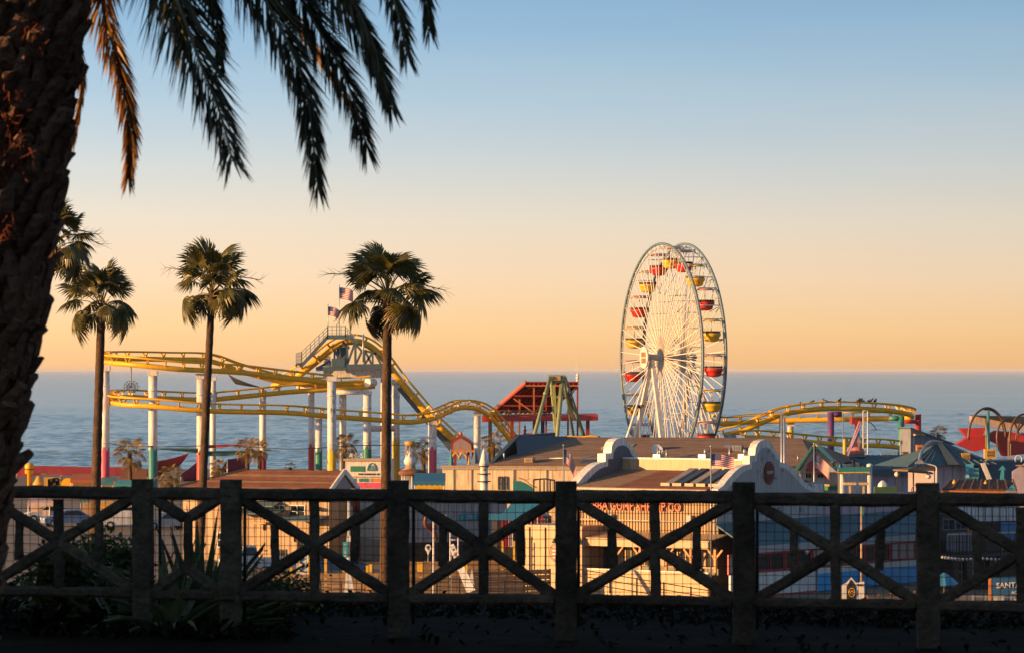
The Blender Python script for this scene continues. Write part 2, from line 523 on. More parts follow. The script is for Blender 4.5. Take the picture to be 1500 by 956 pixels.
# ------------------------------------------------------------------ date palm in front
barkm = mat('palm_bark', (0.22, 0.10, 0.058), 0.95, c2=(0.035, 0.022, 0.016), scale=6, bump=1.0, bscale=25, spec=0.1)
bootm = mat('palm_boot', (0.30, 0.18, 0.12), 0.9, c2=(0.085, 0.047, 0.032), scale=9, bump=0.9, bscale=30, spec=0.1, ovar=.4)
fibm = mat('palm_fibre', (0.38, 0.10, 0.05), 0.95, c2=(0.14, 0.04, 0.022), scale=25, bump=1.0)
PY = 17.0
edge = [(-470, 165), (-300, 152), (-150, 140), (0, 126), (120, 112), (250, 98), (400, 74), (520, 55), (620, 36), (720, 16), (830, -2), (950, -16), (1130, -30)]
RT = 0.43
base = at(-140, 1142, PY)
palm = thing('date_palm', 'massive rough-barked date palm at the left edge with fronds hanging over the view', 'palm tree', (base.x, PY, EYE))
axis = []
for (py, px) in edge:
    p = at(px, py, PY); axis.append((p.z, p.x - RT))
axis.sort()
def trunk_x(z):
    for (z0, x0), (z1, x1) in zip(axis, axis[1:]):
        if z <= z1: return x0 + (x1 - x0) * max(0, (z - z0)) / (z1 - z0)
    return axis[-1][1]
ztop = axis[-1][0]
mb = MB(); mb.cs = True
nz_, na = 90, 40
for i in range(nz_ + 1):
    z = EYE - 0.1 + (ztop - EYE + 0.1) * i / nz_
    for j in range(na):
        a = 2 * math.pi * j / na
        p = Vector((math.cos(a), math.sin(a), z * 1.0))
        r = RT - 0.035 + 0.03 * noise.noise(Vector((p.x * 3, p.y * 3, z * 5))) + 0.02 * noise.noise(Vector((p.x * 9, p.y * 9, z * 14)))
        mb.v.append(Vector((trunk_x(z) + r * p.x, PY + r * p.y, z)))
for i in range(nz_):
    for j in range(na):
        j2 = (j + 1) % na
        mb.face((i * na + j, i * na + j2, (i + 1) * na + j2, (i + 1) * na + j))
mb.face([nz_ * na + j for j in range(na)])
mb.build('trunk', barkm, palm)
# old leaf bases: blunt ragged stubs pointing up and out (local +X outwards)
boots = []
for q in range(5):
    r2 = random.Random(q)
    mb = MB()
    w0, w1 = 0.075, 0.05 + r2.uniform(-.01, .012)
    secs = [(-0.05, -0.09, w0, 0.035), (0.0, -0.03, w0 * .95, 0.034), (0.045, 0.035, w1 * 1.1, 0.027), (0.062 + r2.uniform(-.02, .02), 0.075, w1, 0.02)]
    for (x, z, w, h) in secs:
        for (u, v) in ((-1, -.4), (-.5, -1), (.5, -1), (1, -.4), (.75, .7), (-.75, .7)):
            mb.v.append(Vector((x - v * h * .8 + r2.uniform(-.006, .006), u * w + r2.uniform(-.006, .006), z + v * h * .6 + r2.uniform(-.012, .012))))
    for i in range(3):
        for j in range(6):
            j2 = (j + 1) % 6
            mb.face((i * 6 + j, i * 6 + j2, i * 6 + 6 + j2, i * 6 + 6 + j))
    mb.face([18 + j for j in range(6)])
    boots.append(mb.mesh('leaf_base', bootm))
bl = palm.location
ga, cnt, k = R(137.5), 0, 0
nb = 1100
for k in range(nb):
    z = EYE + 0.05 + (ztop - EYE - 0.35) * k / nb
    a = (k * ga) % (2 * math.pi)
    if math.sin(a) > 0.3 or math.cos(a) < -0.15 or z > 1.85: continue
    if cnt >= 298: break
    px = 750 + (trunk_x(z)) * FPX / PY
    cnt += 1
    sc_ = rnd.uniform(0.5, 0.9)
    up = (z - EYE) / (ztop - EYE)
    M = Matrix.Rotation(a + rnd.uniform(-.25, .25), 3, 'Z') @ Matrix.Rotation(rnd.uniform(-.35, .28), 3, 'Y') @ Matrix.Rotation(rnd.uniform(-.3, .3), 3, 'X')
    inst('leaf_base', boots[k % 5], palm, (trunk_x(z) + (RT - 0.03) * math.cos(a) - bl.x, (RT - 0.03) * math.sin(a), z - bl.z), M, (sc_ * rnd.uniform(.8, 1.3), sc_, sc_ * rnd.uniform(.8, 1.2)))
for (py, px, s_) in ((160, 28, .8), (205, 33, 1.0), (232, 45, .8), (335, 20, .6), (60, 60, .7)):
    p = at(px, py, PY); rel = p.x - trunk_x(p.z)
    yy = PY - math.sqrt(max(0.01, RT ** 2 - rel ** 2)) - 0.0
    mb = MB()
    for q in range(60):
        c = Vector((p.x + rnd.gauss(0, .035) * s_, yy - 0.015 + rnd.uniform(-.02, .03), p.z + rnd.gauss(0, .06) * s_))
        d = Vector((rnd.uniform(-.5, .5), rnd.uniform(-.4, .1), rnd.uniform(-1, .4))).normalized() * rnd.uniform(.03, .08)
        wv = Vector((rnd.uniform(-1, 1), rnd.uniform(-.5, .5), rnd.uniform(-.3, .3))).normalized() * .004
        mb.poly([c - wv, c + wv, c + d + wv * .3, c + d - wv * .3])
    tag(mb.build('fibre_tuft', fibm, palm), kind='stuff')
leafd = leafmat('date_leaf', (0.075, 0.072, 0.024), (0.033, 0.034, 0.013), 0.16)
leafg = leafmat('date_leaf_sunlit', (0.42, 0.21, 0.045), (0.17, 0.08, 0.022), 0.3)  # golden sunlight on the hanging fronds put into the leaf colour
rachm = mat('frond_stem', (0.22, 0.20, 0.11), 0.5)
def frond(pts, Ys, width=0.27, m=leafd, dens=1.0, spread=0.8, seed=0):
    r3 = random.Random(seed)
    P3 = [at(px, py, Y) for (px, py), Y in zip(pts, Ys)]
    P3 = smoothpath(P3, 8)
    n = len(P3)
    Ls = [0]
    for a, b in zip(P3, P3[1:]): Ls.append(Ls[-1] + (b - a).length)
    tot = Ls[-1]
    mb = MB(); mb.path(P3, [0.013 * (1 - 0.85 * i / n) + 0.002 for i in range(n)], 5)
    root = mb.build('frond', rachm, palm)
    mb = MB()
    cnt = int(tot / 0.0064 * dens)
    for q in range(cnt):
        s = (q + r3.random()) / cnt * tot
        i = 0
        while i < n - 2 and Ls[i + 1] < s: i += 1
        f = (s - Ls[i]) / max(1e-6, Ls[i + 1] - Ls[i])
        c = P3[i].lerp(P3[i + 1], f); tdir = (P3[i + 1] - P3[i]).normalized()
        u = s / tot
        for side in (-1, 1):
            lat = tdir.cross(Vector((0, -1, 0.15))).normalized() * side
            depth = tdir.cross(lat).normalized()
            ln = width * (0.5 + 0.65 * math.sin(math.pi * min(1, 0.25 + u * .68))) * (1 - .45 * u * u) * r3.uniform(.8, 1.12)
            fw = 0.62 + 0.5 * u + r3.uniform(-.15, .25)
            d = (tdir * fw + lat * spread * r3.uniform(.35, 1.15) + depth * r3.uniform(-.75, .55) + Vector((0, 0, -.18))).normalized()
            w = tdir.cross(d)
            w = (w.normalized() if w.length > .05 else lat) * 0.5 + d.cross(Vector((r3.uniform(-1, 1), r3.uniform(-1, 1), r3.uniform(-1, 1)))).normalized() * 0.5
            w = w.normalized() * 0.0060 * r3.uniform(.7, 1.25)
            p1 = c + d * ln * .45 + Vector((0, 0, -0.008)); p2 = c + d * ln + Vector((0, 0, -0.045 * ln / .27)) + tdir * .03
            k = len(mb.v)
            mb.v += [c - w * .2, c + w * .2, p1 + w, p1 - w, p2]
            mb.face((k, k + 1, k + 2, k + 3)); mb.face((k + 3, k + 2, k + 4))
    tag(mb.build('leaflets', m, root), kind='stuff')
    return root
CR = (150, -330)
frond([CR, (160, -120), (150, 0), (172, 90), (190, 180), (188, 262)], [17.5, 18.3, 18.6, 18.6, 18.6, 18.6], .21, leafg, 1.3, .7, 1)
frond([CR, (110, -120), (112, 40), (120, 120), (108, 205)], [17.5, 18.3, 18.65, 18.7, 18.7], .12, leafg, 1.0, .45, 2)
frond([CR, (210, -190), (240, -60), (285, 70), (322, 165), (341, 236)], [17, 16.6, 16.4, 16.3, 16.3, 16.2], .33, leafd, 1.0, .9, 3)
frond([CR, (260, -220), (320, -110), (400, 20), (447, 130), (466, 275)], [17, 16.8, 16.7, 16.6, 16.6, 16.6], .26, leafd, 1.1, .7, 4)
frond([CR, (280, -230), (380, -100), (465, 40), (512, 130), (538, 218)], [17, 17.2, 17.4, 17.5, 17.5, 17.5], .29, leafd, 1.1, .75, 5)
frond([CR, (270, -200), (350, -80), (425, 15), (485, 105), (540, 196)], [17.3, 18, 18.5, 18.7, 18.75, 18.75], .13, leafg, 0.8, .5, 15)
frond([CR, (300, -240), (420, -120), (500, 0), (548, 80), (573, 155)], [17, 16.9, 16.8, 16.7, 16.7, 16.7], .26, leafd, 1.0, .7, 6)
frond([CR, (330, -270), (470, -170), (548, -70), (580, 10), (597, 82)], [17, 16.6, 16.4, 16.3, 16.2, 16.2], .24, leafd, 1.0, .8, 7)
frond([CR, (350, -290), (500, -210), (590, -100), (620, -30), (630, 46)], [17, 17.2, 17.3, 17.4, 17.4, 17.4], .21, leafd, 1.0, .7, 8)
frond([CR, (240, -180), (290, -60), (320, 40), (322, 95)], [17, 17.3, 17.5, 17.5, 17.5], .17, leafd, 1.0, .8, 9)
frond([CR, (200, -200), (225, -80), (255, 20), (268, 75)], [17, 17.0, 16.9, 16.8, 16.8], .20, leafd, 1.0, .8, 10)
frond([CR, (330, -280), (450, -140), (505, -20), (545, 60), (560, 130)], [17, 16.3, 16.0, 15.9, 15.9, 15.9], .18, leafd, .9, .7, 11)
# upper fronds of the crown, above the picture
for q in range(14):
    a = q * 2.4; e = R(25 + 40 * ((q * 0.37) % 1))
    c0 = at(CR[0], CR[1], 17.0)
    P = []
    for s in (0, .8, 1.6, 2.3, 2.8):
        P.append(c0 + Vector((math.cos(a) * math.cos(e) * s, math.sin(a) * math.cos(e) * s, math.sin(e) * s - 0.16 * s * s)))
    pts = [(750 + p.x * FPX / p.y, HOR - p.z * FPX / p.y) for p in P]
    frond(pts, [p.y for p in P], .3, leafd, .55, .8, 20 + q)
# ------------------------------------------------------------------ fan palms beyond the bluff
fleaf = leafmat('fan_leaf', (0.17, 0.145, 0.03), (0.06, 0.06, 0.016), 0.3, 0.35)
fdry = leafmat('fan_leaf_dry', (0.26, 0.17, 0.06), (0.13, 0.08, 0.03), 0.2)
fbark = mat('fan_bark', (0.12, 0.063, 0.032), 0.9, c2=(0.036, 0.021, 0.013), scale=2.2, bump=0.9, bscale=12)
fpet = mat('fan_stalk', (0.24, 0.19, 0.07), 0.5)
def fan_mesh(seed, tilt, droop, dead=False, wf=1.0):
    """stalk with a folded, half-round blade; tilt = how far the blade hangs off the stalk"""
    r4 = random.Random(seed); mb = MB(); mb.cm = 1
    pl = 1.12
    h = Vector((pl, 0, -.10 if tilt > 20 else -.03))
    mb.path([(0, 0, 0), (pl * .55, 0, .04), h], [0.026, 0.018, 0.014], 4)
    mb.cm = 0
    ns = 30; T = Matrix.Rotation(R(tilt), 3, 'Y')
    for i in range(ns):
        a = R(-118 + 236 * i / (ns - 1) + r4.uniform(-2, 2))
        ln = (0.80 - 0.20 * (abs(a) / R(118)) ** 2) * r4.uniform(.86, 1.06)
        da = R(236 / (ns - 1)) * 0.62 * wf
        def pt(r, ang, t):
            z = -droop * r * r * .9 - .34 * (abs(ang) / R(118)) ** 1.5 * r + (.014 if t else -.014)
            return h + T @ Vector((math.cos(ang) * r, math.sin(ang) * r * .92, z))
        k = len(mb.v)
        r1, r2_ = ln * .44, ln * .76
        hang = Vector((0, 0, -.10 - r4.uniform(0, .14)))
        mb.v += [pt(.02, a, 1), pt(r1, a - da, 0), pt(r1, a, 1), pt(r1, a + da, 0), pt(r2_, a - da * .70, 0) + hang * .15, pt(r2_, a, 1) + hang * .15, pt(r2_, a + da * .70, 0) + hang * .15, pt(ln, a + r4.uniform(-.05, .05), 0) + hang]
        for f in ((0, 1, 2), (0, 2, 3), (1, 4, 5, 2), (2, 5, 6, 3), (4, 7, 5), (5, 7, 6)): mb.face([k + q for q in f])
    return mb.mesh('frond', [fdry if dead else fleaf, fpet])
fans_up = [fan_mesh(1, 5, .2), fan_mesh(2, 20, .3), fan_mesh(5, -8, .15)]
fans_mid = [fan_mesh(3, 35, .4), fan_mesh(4, 50, .35), fan_mesh(6, 25, .5)]
fans_low = [fan_mesh(7, 62, .4), fan_mesh(8, 78, .3), fan_mesh(9, 70, .5)]
fans_dead = [fan_mesh(10, 80, .6, True)]
def fan_palm(px, py, pts, Y, R_crown, label, n=34, seed=0, r0=.15, spikes=(), groundz=-14.5):
    r5 = random.Random(seed)
    top = at(px, py, Y)
    base = at(pts[-1][0], pts[-1][1], Y)
    x_b = top.x + (base.x - top.x) * (top.z - groundz) / (top.z - base.z)
    root = thing('fan_palm', label, 'palm tree', (x_b, Y, groundz), group='tall fan palms between the bluff and the pier')
    mb = MB()
    P = []
    for i in range(70):
        f = i / 69
        z = top.z + (groundz - .3 - top.z) * f
        x = top.x + (x_b - top.x) * (f ** .9)
        P.append(Vector((x, Y, z)))
    rr = [r0 * (1.12 if f < 2 else 1 + .55 * (f / 69) ** 1.2) * (1 + .055 * (f % 2) + r5.uniform(-.03, .03)) for f in range(70)]
    mb.path(P, rr, 12); mb.build('trunk', fbark, root)
    mb = MB()
    for i in range(30):    # cut stalks and husks under the crown
        a = r5.uniform(0, 6.28); z = top.z - r5.uniform(-0.1, .75)
        c = Vector((top.x + math.cos(a) * r0, Y + math.sin(a) * r0, z))
        mb.tube(c, c + Vector((math.cos(a) * .14, math.sin(a) * .14, r5.uniform(.05, .22))), .022, .012, 4)
    tag(mb.build('husk', fpet, root), kind='stuff')
    s = R_crown / 1.83
    lo = root.location
    for i in range(n):
        f = (i + .5) / n
        e = R(86 - 106 * f ** .95 + r5.uniform(-9, 9))
        a = i * 2.399 + r5.uniform(-.35, .35)
        if f > .55 and math.sin(a) < -.6: a += 1.1
        me = r5.choice(fans_up if f < .5 else fans_mid if f < .72 else fans_low)
        if f > .93 and i % 2: me = fans_dead[0]
        M = Matrix.Rotation(a, 3, 'Z') @ Matrix.Rotation(-e, 3, 'Y') @ Matrix.Rotation(r5.uniform(-.45, .45), 3, 'X')
        inst('frond', me, root, (top.x - lo.x, 0, top.z - lo.z + .15 - f * .35), M, s * r5.uniform(.84, 1.1))
    for (dx, dz) in spikes:   # old flower stalks sticking out sideways
        mb = MB()
        p0 = top + Vector((0, 0, .2)); p3 = at(px + dx, py + dz, Y)
        Q = smoothpath([p0, p0.lerp(p3, .45) + Vector((0, -.2, .22)), p3], 5)
        mb.path(Q, [.03 * (1 - .8 * i / len(Q)) + .004 for i in range(len(Q))], 5)
        for q in range(14):
            i = len(Q) - 1 - q // 3
            d = Vector((dx * .01 * r5.uniform(.2, .5), r5.uniform(-.3, .3), r5.uniform(-.35, .25)))
            mb.tube(Q[i], Q[i] + d, .007, .003, 3)
        mb.build('flower_stalk', fpet, root)
    return root
fan_palm(568, 437, [(564, 855)], 115, 1.72, 'tallest fan palm standing before the steep coaster drop', 36, 14, .13, [(-86, -36), (82, -12)])
fan_palm(311, 428, [(298, 712)], 132, 1.70, 'slender leaning fan palm in front of the upper coaster curve', 32, 6, .12, [(-68, -36), (70, -18)])
fan_palm(149, 450, [(140, 755)], 140, 1.66, 'fan palm at the left end of the yellow coaster loop', 32, 8, .15, [])
fan_palm(82, 362, [(8, 720)], 112, 1.35, 'fan palm half hidden behind the thick date palm trunk', 30, 12, .15, [(62, -18), (66, -4)])
# ------------------------------------------------------------------ plants on the bluff edge
shr = leafmat('shrub_leaf', (0.15, 0.18, 0.04), (0.05, 0.065, 0.018), .25)
agl = leafmat('agave_leaf', (0.22, 0.27, 0.12), (0.09, 0.12, 0.055), .1)
stemm = mat('twig', (0.09, 0.065, 0.04), .9)
def shrub(px0, px1, ptop, Y, label, n, seed, ls=0.07, group='shrubs on the bluff edge behind the fence'):
    r6 = random.Random(seed)
    zb = EYE - .02
    c = at((px0 + px1) / 2, 541, Y); zt = at(0, ptop, Y).z
    w = sz(px1 - px0, Y) / 2; h = (zt - zb)
    root = thing('shrub', label, 'shrub', (c.x, Y, zb), group=group)
    mb = MB(); tips = []
    for q in range(26):
        a = r6.uniform(0, 6.28); rr = math.sqrt(r6.random())
        p = Vector((c.x + math.cos(a) * rr * w, Y + math.sin(a) * rr * w * .6, zb + h * r6.uniform(.45, 1.0) * (1 - .3 * rr * rr)))
        b0 = Vector((c.x + r6.uniform(-.15, .15), Y, zb))
        Q = [b0, b0.lerp(p, .5) + Vector((r6.uniform(-.1, .1), 0, .08)), p]
        mb.path(Q, [.014, .009, .004], 4); tips.append(Q)
    mb.build('stem', stemm, root)
    mb = MB()
    for q in range(n):
        Q = r6.choice(tips); f = r6.random() ** .6
        p = Q[1].lerp(Q[2], f) + Vector((r6.gauss(0, .07), r6.gauss(0, .07), r6.gauss(0, .06)))
        d = Vector((r6.uniform(-1, 1), r6.uniform(-1, 1), r6.uniform(-.6, .9))).normalized() * ls * r6.uniform(.6, 1.3)
        wv = d.cross(Vector((r6.uniform(-1, 1), r6.uniform(-1, 1), 1))).normalized() * ls * .28
        k = len(mb.v); mb.v += [p, p + d * .5 + wv, p + d, p + d * .5 - wv]; mb.face((k, k + 1, k + 2, k + 3))
    tag(mb.build('foliage', shr, root), kind='stuff')
shrub(50, 130, 785, 27.6, 'leafy green shrub behind the first crossed fence bay, beside the date palm', 1500, 1)
shrub(20, 215, 835, 28.1, 'low dark shrub along the foot of the first fence bay', 2600, 2)
shrub(95, 205, 772, 29.0, 'tall dark shrub behind the first fence post, left of the spiky agave', 1700, 3)
shrub(330, 470, 838, 28.4, 'low dark shrub behind the fence, right of the narrow fence bay', 1300, 4, .05)
def blades(name, label, px, Y, zb, n, ln, wd, seed, cat, droop=.5, m=agl, el=(15, 85), group=None):
    r6 = random.Random(seed); c = at(px, 541, Y)
    root = thing(name, label, cat, (c.x, Y, zb), group=group)
    for q in range(n):
        mb = MB(); mb.cs = True
        a = r6.uniform(0, 6.28); e = R(r6.uniform(*el)); l = ln * r6.uniform(.6, 1.1)
        lat = Vector((-math.sin(a), math.cos(a), 0)) * wd
        pts = []
        for i in range(6):
            s = l * i / 5
            pts.append(Vector((c.x + math.cos(a) * math.cos(e) * s, Y + math.sin(a) * math.cos(e) * s, zb + math.sin(e) * s - droop * s * s * math.cos(e))))
        k = len(mb.v)
        for i, p in enumerate(pts):
            w = lat * (0.75 + .5 * i / 2 if i < 2 else 1.0 - (i - 2) / 3.05) * .8
            mb.v += [p - w, p - Vector((0, 0, wd * .45)), p + w]
        for i in range(5):
            for j in (0, 1): mb.face((k + i * 3 + j, k + i * 3 + j + 1, k + i * 3 + 4 + j, k + i * 3 + 3 + j))
        mb.build('leaf', m, root)
    return root
gA = 'spiky agaves behind the narrow fence bay'
blades('agave', 'large spiky agave rising behind the narrow fence bay, lit leaves against the pale wall', 292, 27.2, EYE - .1, 70, 1.0, .05, 4, 'plant', .2, group=gA)
blades('agave', 'broad-leaved agave drooping at the foot of the second fence post', 250, 26.8, EYE - .05, 34, .88, .06, 6, 'plant', .6, group=gA)
blades('agave', 'tall thin-leaved agave left of the second fence post', 186, 27.6, EYE - .2, 40, .95, .042, 8, 'plant', .2, group=gA)
# ground cover and dry leaves along the fence foot
mb = MB(); r6 = random.Random(11)
for q in range(6500):
    px = r6.uniform(-40, 1560); dens = 1.0 if px < 430 or q >= 2000 else .12
    if r6.random() > dens: continue
    Y = FY(px) + (r6.uniform(-.7, 1.9) if q < 2000 else r6.uniform(1.9, 4.6)); p = at(px, 541, Y); z = EYE - .01
    ln = r6.uniform(.03, .15) * (1.8 if px < 400 else .9)
    a = r6.uniform(0, 6.28)
    d = Vector((math.cos(a) * .6, math.sin(a) * .6, r6.uniform(.1, 1))).normalized() * ln
    wv = d.cross(Vector((0, 0, 1))).normalized() * ln * .16
    b0 = Vector((p.x, Y, z)); k = len(mb.v)
    mb.v += [b0 - wv * .5, b0 + wv * .5, b0 + d * .6 + wv, b0 + d + Vector((0, 0, -.3 * ln)), b0 + d * .6 - wv]; mb.face((k, k + 1, k + 2, k + 3, k + 4))
tag(mb.build('ground_cover', leafmat('ground_leaf', (.02, .017, .009), (.008, .007, .005), .1), None), kind='stuff')
MATS['ground_leaf'].node_tree.nodes['Principled BSDF'].inputs['Specular IOR Level'].default_value = .04
# ------------------------------------------------------------------ unseen block added to shade the foreground, with slots for sunbeams
shade_block = thing('shade_block', 'unseen plaster block added to shade the foreground, slotted for sunbeams', 'building', (-36, 0, EYE))
plm = mat('shade_block_plaster', (.45, .38, .30), .85, dirt=.2)
tB = math.tan(SUN_B)
gy = 18.62 - 28.1 * tB; gy2 = 16.62 - 27.75 * tB; k_ = tB * 12
for e0, e1, h in ((-70, gy2 - .22, 17), (gy2 + .22, gy - .45, 17), (gy + .45, 58, 15)):
    a0, a1 = (e0 - k_ if e0 > -60 else e0), (e1 - k_ if e1 < 50 else e1)
    mb = MB(); mb.prism([(-42, a0, EYE), (-42, a1, EYE), (-30, e1, EYE), (-30, e0, EYE)], (0, 0, h)); mb.build('wing', plm, shade_block)
mb = MB(); mb.box((-31, gy2 - .3, EYE + 2.95), (.5, .9, 5.9)); mb.build('beam_stop', plm, shade_block)  # added walls in the slots keep the beams off the ground
mb = MB(); mb.box((-31, gy - .3, EYE + 2.95), (.5, 1.5, 5.9)); mb.build('beam_stop', plm, shade_block)
wm_ = MB(); wm_.box((0, 0, 0), (.1, 1.3, 1.6)); wme = wm_.mesh('window', mat('dark_glass', (.03, .035, .04), .1))
for fl in range(4):
    for y in list(range(-60, 6, 6)) + list(range(18, 56, 6)):
        inst('window', wme, shade_block, (6.02, y, 2.4 + fl * 3.4)) if abs(y - gy) > 4 else None

# unseen ficus crowns added round the viewpoint to cut sky light on the fence
tl = leafmat('added_ficus_leaf', (.06, .075, .03), (.03, .04, .018), .15)
def shade_tree(label, c, r, trunk, n, seed):
    r6 = random.Random(seed); root = thing('added_ficus', label, 'tree', (trunk[0], trunk[1], EYE), group='unseen ficus trees added to shade the foreground')
    c = Vector(c); b = Vector((trunk[0], trunk[1], EYE - .1))
    mb = MB(); mb.path([b, b.lerp(Vector((trunk[0], trunk[1], c.z - r[2] * .5)), .6), Vector((trunk[0], trunk[1], c.z - r[2] * .4))], [.45, .36, .3], 10)
    top = Vector((trunk[0], trunk[1], c.z - r[2] * .45))
    for q in range(9):
        d = Vector((r6.uniform(-.7, .7) * r[0], r6.uniform(-.7, .7) * r[1], r6.uniform(.1, .6) * r[2])); mb.path([top, top.lerp(c + d, .5) + Vector((0, 0, .3)), c + d], [.2, .13, .05], 6)
    mb.build('trunk', stemm, root)
    mb = MB(); cl = []
    while len(cl) < 70:
        p = Vector((r6.uniform(-1, 1), r6.uniform(-1, 1), r6.uniform(-1, 1)))
        if .35 < p.length < 1: cl.append(p)
    for q in range(n):
        p = r6.choice(cl) + Vector((r6.gauss(0, .13), r6.gauss(0, .13), r6.gauss(0, .13)))
        if p.length > 1.08: p = p.normalized() * 1.05
        p = c + Vector((p.x * r[0], p.y * r[1], p.z * r[2]))
        d = Vector((r6.uniform(-1, 1), r6.uniform(-1, 1), r6.uniform(-.8, .5))).normalized() * r6.uniform(.3, .55); w = d.cross(Vector((r6.uniform(-1, 1), r6.uniform(-1, 1), r6.uniform(-1, 1)))).normalized() * .17
        k = len(mb.v); mb.v += [p, p + d * .5 + w, p + d, p + d * .5 - w]; mb.face((k, k + 1, k + 2, k + 3))
    tag(mb.build('crown', tl, root), kind='stuff')
shade_tree('broad added ficus above the view, cutting sky light over the fence', (3.5, 24, 9.2), (8, 6, 4.2), (10.5, 22), 5500, 1)
shade_tree('added ficus behind the viewpoint, blocking sky light', (1, -9, 5.2), (10, 4, 6.5), (1, -9), 9000, 2)
shade_tree('added ficus right of the viewpoint, blocking sky light', (14, 6, 5.5), (5.5, 9, 6.5), (14, 6), 9000, 3)
# ------------------------------------------------------------------ paints
def paint(n, c, **k):
    k.setdefault('rough', .45); k.setdefault('var', .14); k.setdefault('scale', 1.3); k.setdefault('dirt', .36); k.setdefault('ovar', .10)
    return mat('paint_' + n, c, **k)
white = paint('white', (.78, .76, .73)); yellow = paint('yellow', (.90, .48, .010), dirt=.16); yellow2 = paint('yellow_plain', (.80, .48, .03))
red = paint('red', (.50, .025, .025)); redb = paint('red_brick', (.30, .022, .012), dirt=.25); pink = paint('pink', (.62, .07, .17))
teal = paint('teal', (.02, .24, .26)); green = paint('green', (.02, .22, .13)); maroon = paint('maroon', (.30, .02, .055))
purple = paint('purple', (.16, .06, .24)); steel = paint('steel_blue', (.065, .12, .16)); grey = paint('grey', (.30, .30, .31))
orange = paint('orange', (.62, .22, .04)); blue = paint('blue', (.03, .20, .42)); cyan = paint('cyan', (.05, .38, .50)); black = paint('black', (.02, .02, .022))
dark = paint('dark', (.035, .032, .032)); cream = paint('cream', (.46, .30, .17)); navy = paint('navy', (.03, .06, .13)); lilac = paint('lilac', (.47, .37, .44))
magenta = paint('magenta', (.36, .05, .17)); gold = paint('gold', (.62, .36, .06)); sage = paint('sage', (.33, .37, .16)); silver = mat('galvanised', (.42, .43, .44), .4, metal=.6)
glass = mat('dark_window', (.025, .03, .035), .12, var=.5, scale=.7)
wood = mat('weathered_wood', (.26, .16, .085), .85, c2=(.15, .09, .05), ovar=.3, scale=2, bump=.3)
shingle = mat('roof_brown', (.27, .17, .11), .9, c2=(.17, .105, .07), ovar=.16, scale=.9, bump=.4, bscale=5)
shingle2 = mat('roof_red_brown', (.215, .08, .042), .9, c2=(.12, .045, .026), ovar=.22, scale=1.2, bump=.4, bscale=5)
blueroof = mat('roof_blue', (.085, .165, .20), .7, c2=(.055, .115, .145), ovar=.12, scale=.8, bump=.2)
cloth_m = {}
# ------------------------------------------------------------------ roller coaster
c0 = at(420, 700, 418)
coaster = thing('roller_coaster', 'yellow roller coaster twisting over white columns with brightly painted feet', 'roller coaster', (c0.x, 418, DECK))
def track(pts, rails=.78, gauge=1.05, rs=.285, rr=.11, tie=1.9, m=None, box=False):
    m = m or yellow
    P = smoothpath([at(*p) for p in pts], 7)
    mb = MB(); mb.path(P, rs, 8); mb.build('track_spine', m, coaster)
    Lr, Rr = [], []
    n = len(P)
    for i, p in enumerate(P):
        t = (P[min(i + 1, n - 1)] - P[max(i - 1, 0)]).normalized()
        lat = t.cross(Vector((0, 0, 1)))
        if lat.length < .1: lat = Vector((0, 1, 0))
        lat.normalize(); up = lat.cross(t).normalized()
        Lr.append(p + up * rails + lat * gauge / 2); Rr.append(p + up * rails - lat * gauge / 2)
    for q in (Lr, Rr):
        mb = MB(); mb.path(q, rr, 6); mb.build('rail', m, coaster)
    mb = MB(); acc = 0
    for i in range(1, n):
        acc += (P[i] - P[i - 1]).length
        if acc >= tie:
            acc = 0
            lo = P[i] - (Lr[i] + Rr[i] - 2 * P[i]).normalized() * (rs * .9)
            mb.beam(P[i], Lr[i], .12, .2); mb.beam(P[i], Rr[i], .12, .2); mb.beam(Lr[i], Rr[i], .1, .12)
            mb.beam(lo, P[i], rs * 2.5, .14)
            if box: mb.beam(P[i] - (Lr[i] - Rr[i]) * .3, P[i] + (Lr[i] - Rr[i]) * .3, .35, .35)
    tag(mb.build('track_ties', m, coaster), kind='stuff')
track([(484, 560, 412), (420, 553, 410), (362, 546, 408), (320, 543, 406), (260, 540, 404), (200, 534, 404), (165, 531, 407), (154, 529, 414), (166, 525, 421), (250, 526, 426), (305, 528, 428), (352, 543, 430), (420, 560, 432), (500, 563, 433), (548, 560, 433)])
track([(748, 646, 425), (731, 624, 424), (712, 605, 423), (692, 597, 421), (672, 597, 419), (652, 605, 416), (632, 613, 413), (600, 618, 411), (560, 615, 410), (480, 609, 408), (420, 604, 406), (330, 602, 404), (285, 600, 403), (230, 595, 403), (180, 592, 405), (162, 588, 411), (164, 583, 418), (186, 581, 423), (240, 583, 426), (300, 585, 428), (340, 582, 429), (420, 574, 431), (480, 570, 432), (545, 566, 433)])
track([(400, 566, 440), (425, 556, 438), (440, 547, 436), (462, 530, 436), (485, 511, 436), (503, 502, 436), (520, 500, 436), (540, 506, 436), (561, 524, 436), (585, 556, 436), (606, 581, 436), (636, 616, 436), (674, 652, 436)], rs=.42, gauge=1.4, box=True)
track([(1020, 664, 440), (1040, 650, 440), (1058, 638, 440), (1082, 632, 440), (1112, 620, 440), (1140, 608, 441), (1168, 602, 442), (1204, 598, 443), (1250, 598, 444), (1300, 601, 446), (1326, 605, 449), (1335, 609, 453), (1320, 612, 457), (1250, 613, 459), (1160, 615, 460), (1105, 617, 460), (1062, 620, 459), (1040, 616, 458)], rs=.32)
track([(1046, 652, 430), (1075, 642, 432), (1110, 640, 434), (1150, 643, 436), (1200, 648, 438), (1250, 651, 440), (1300, 653, 442), (1345, 659, 444)], rs=.27)
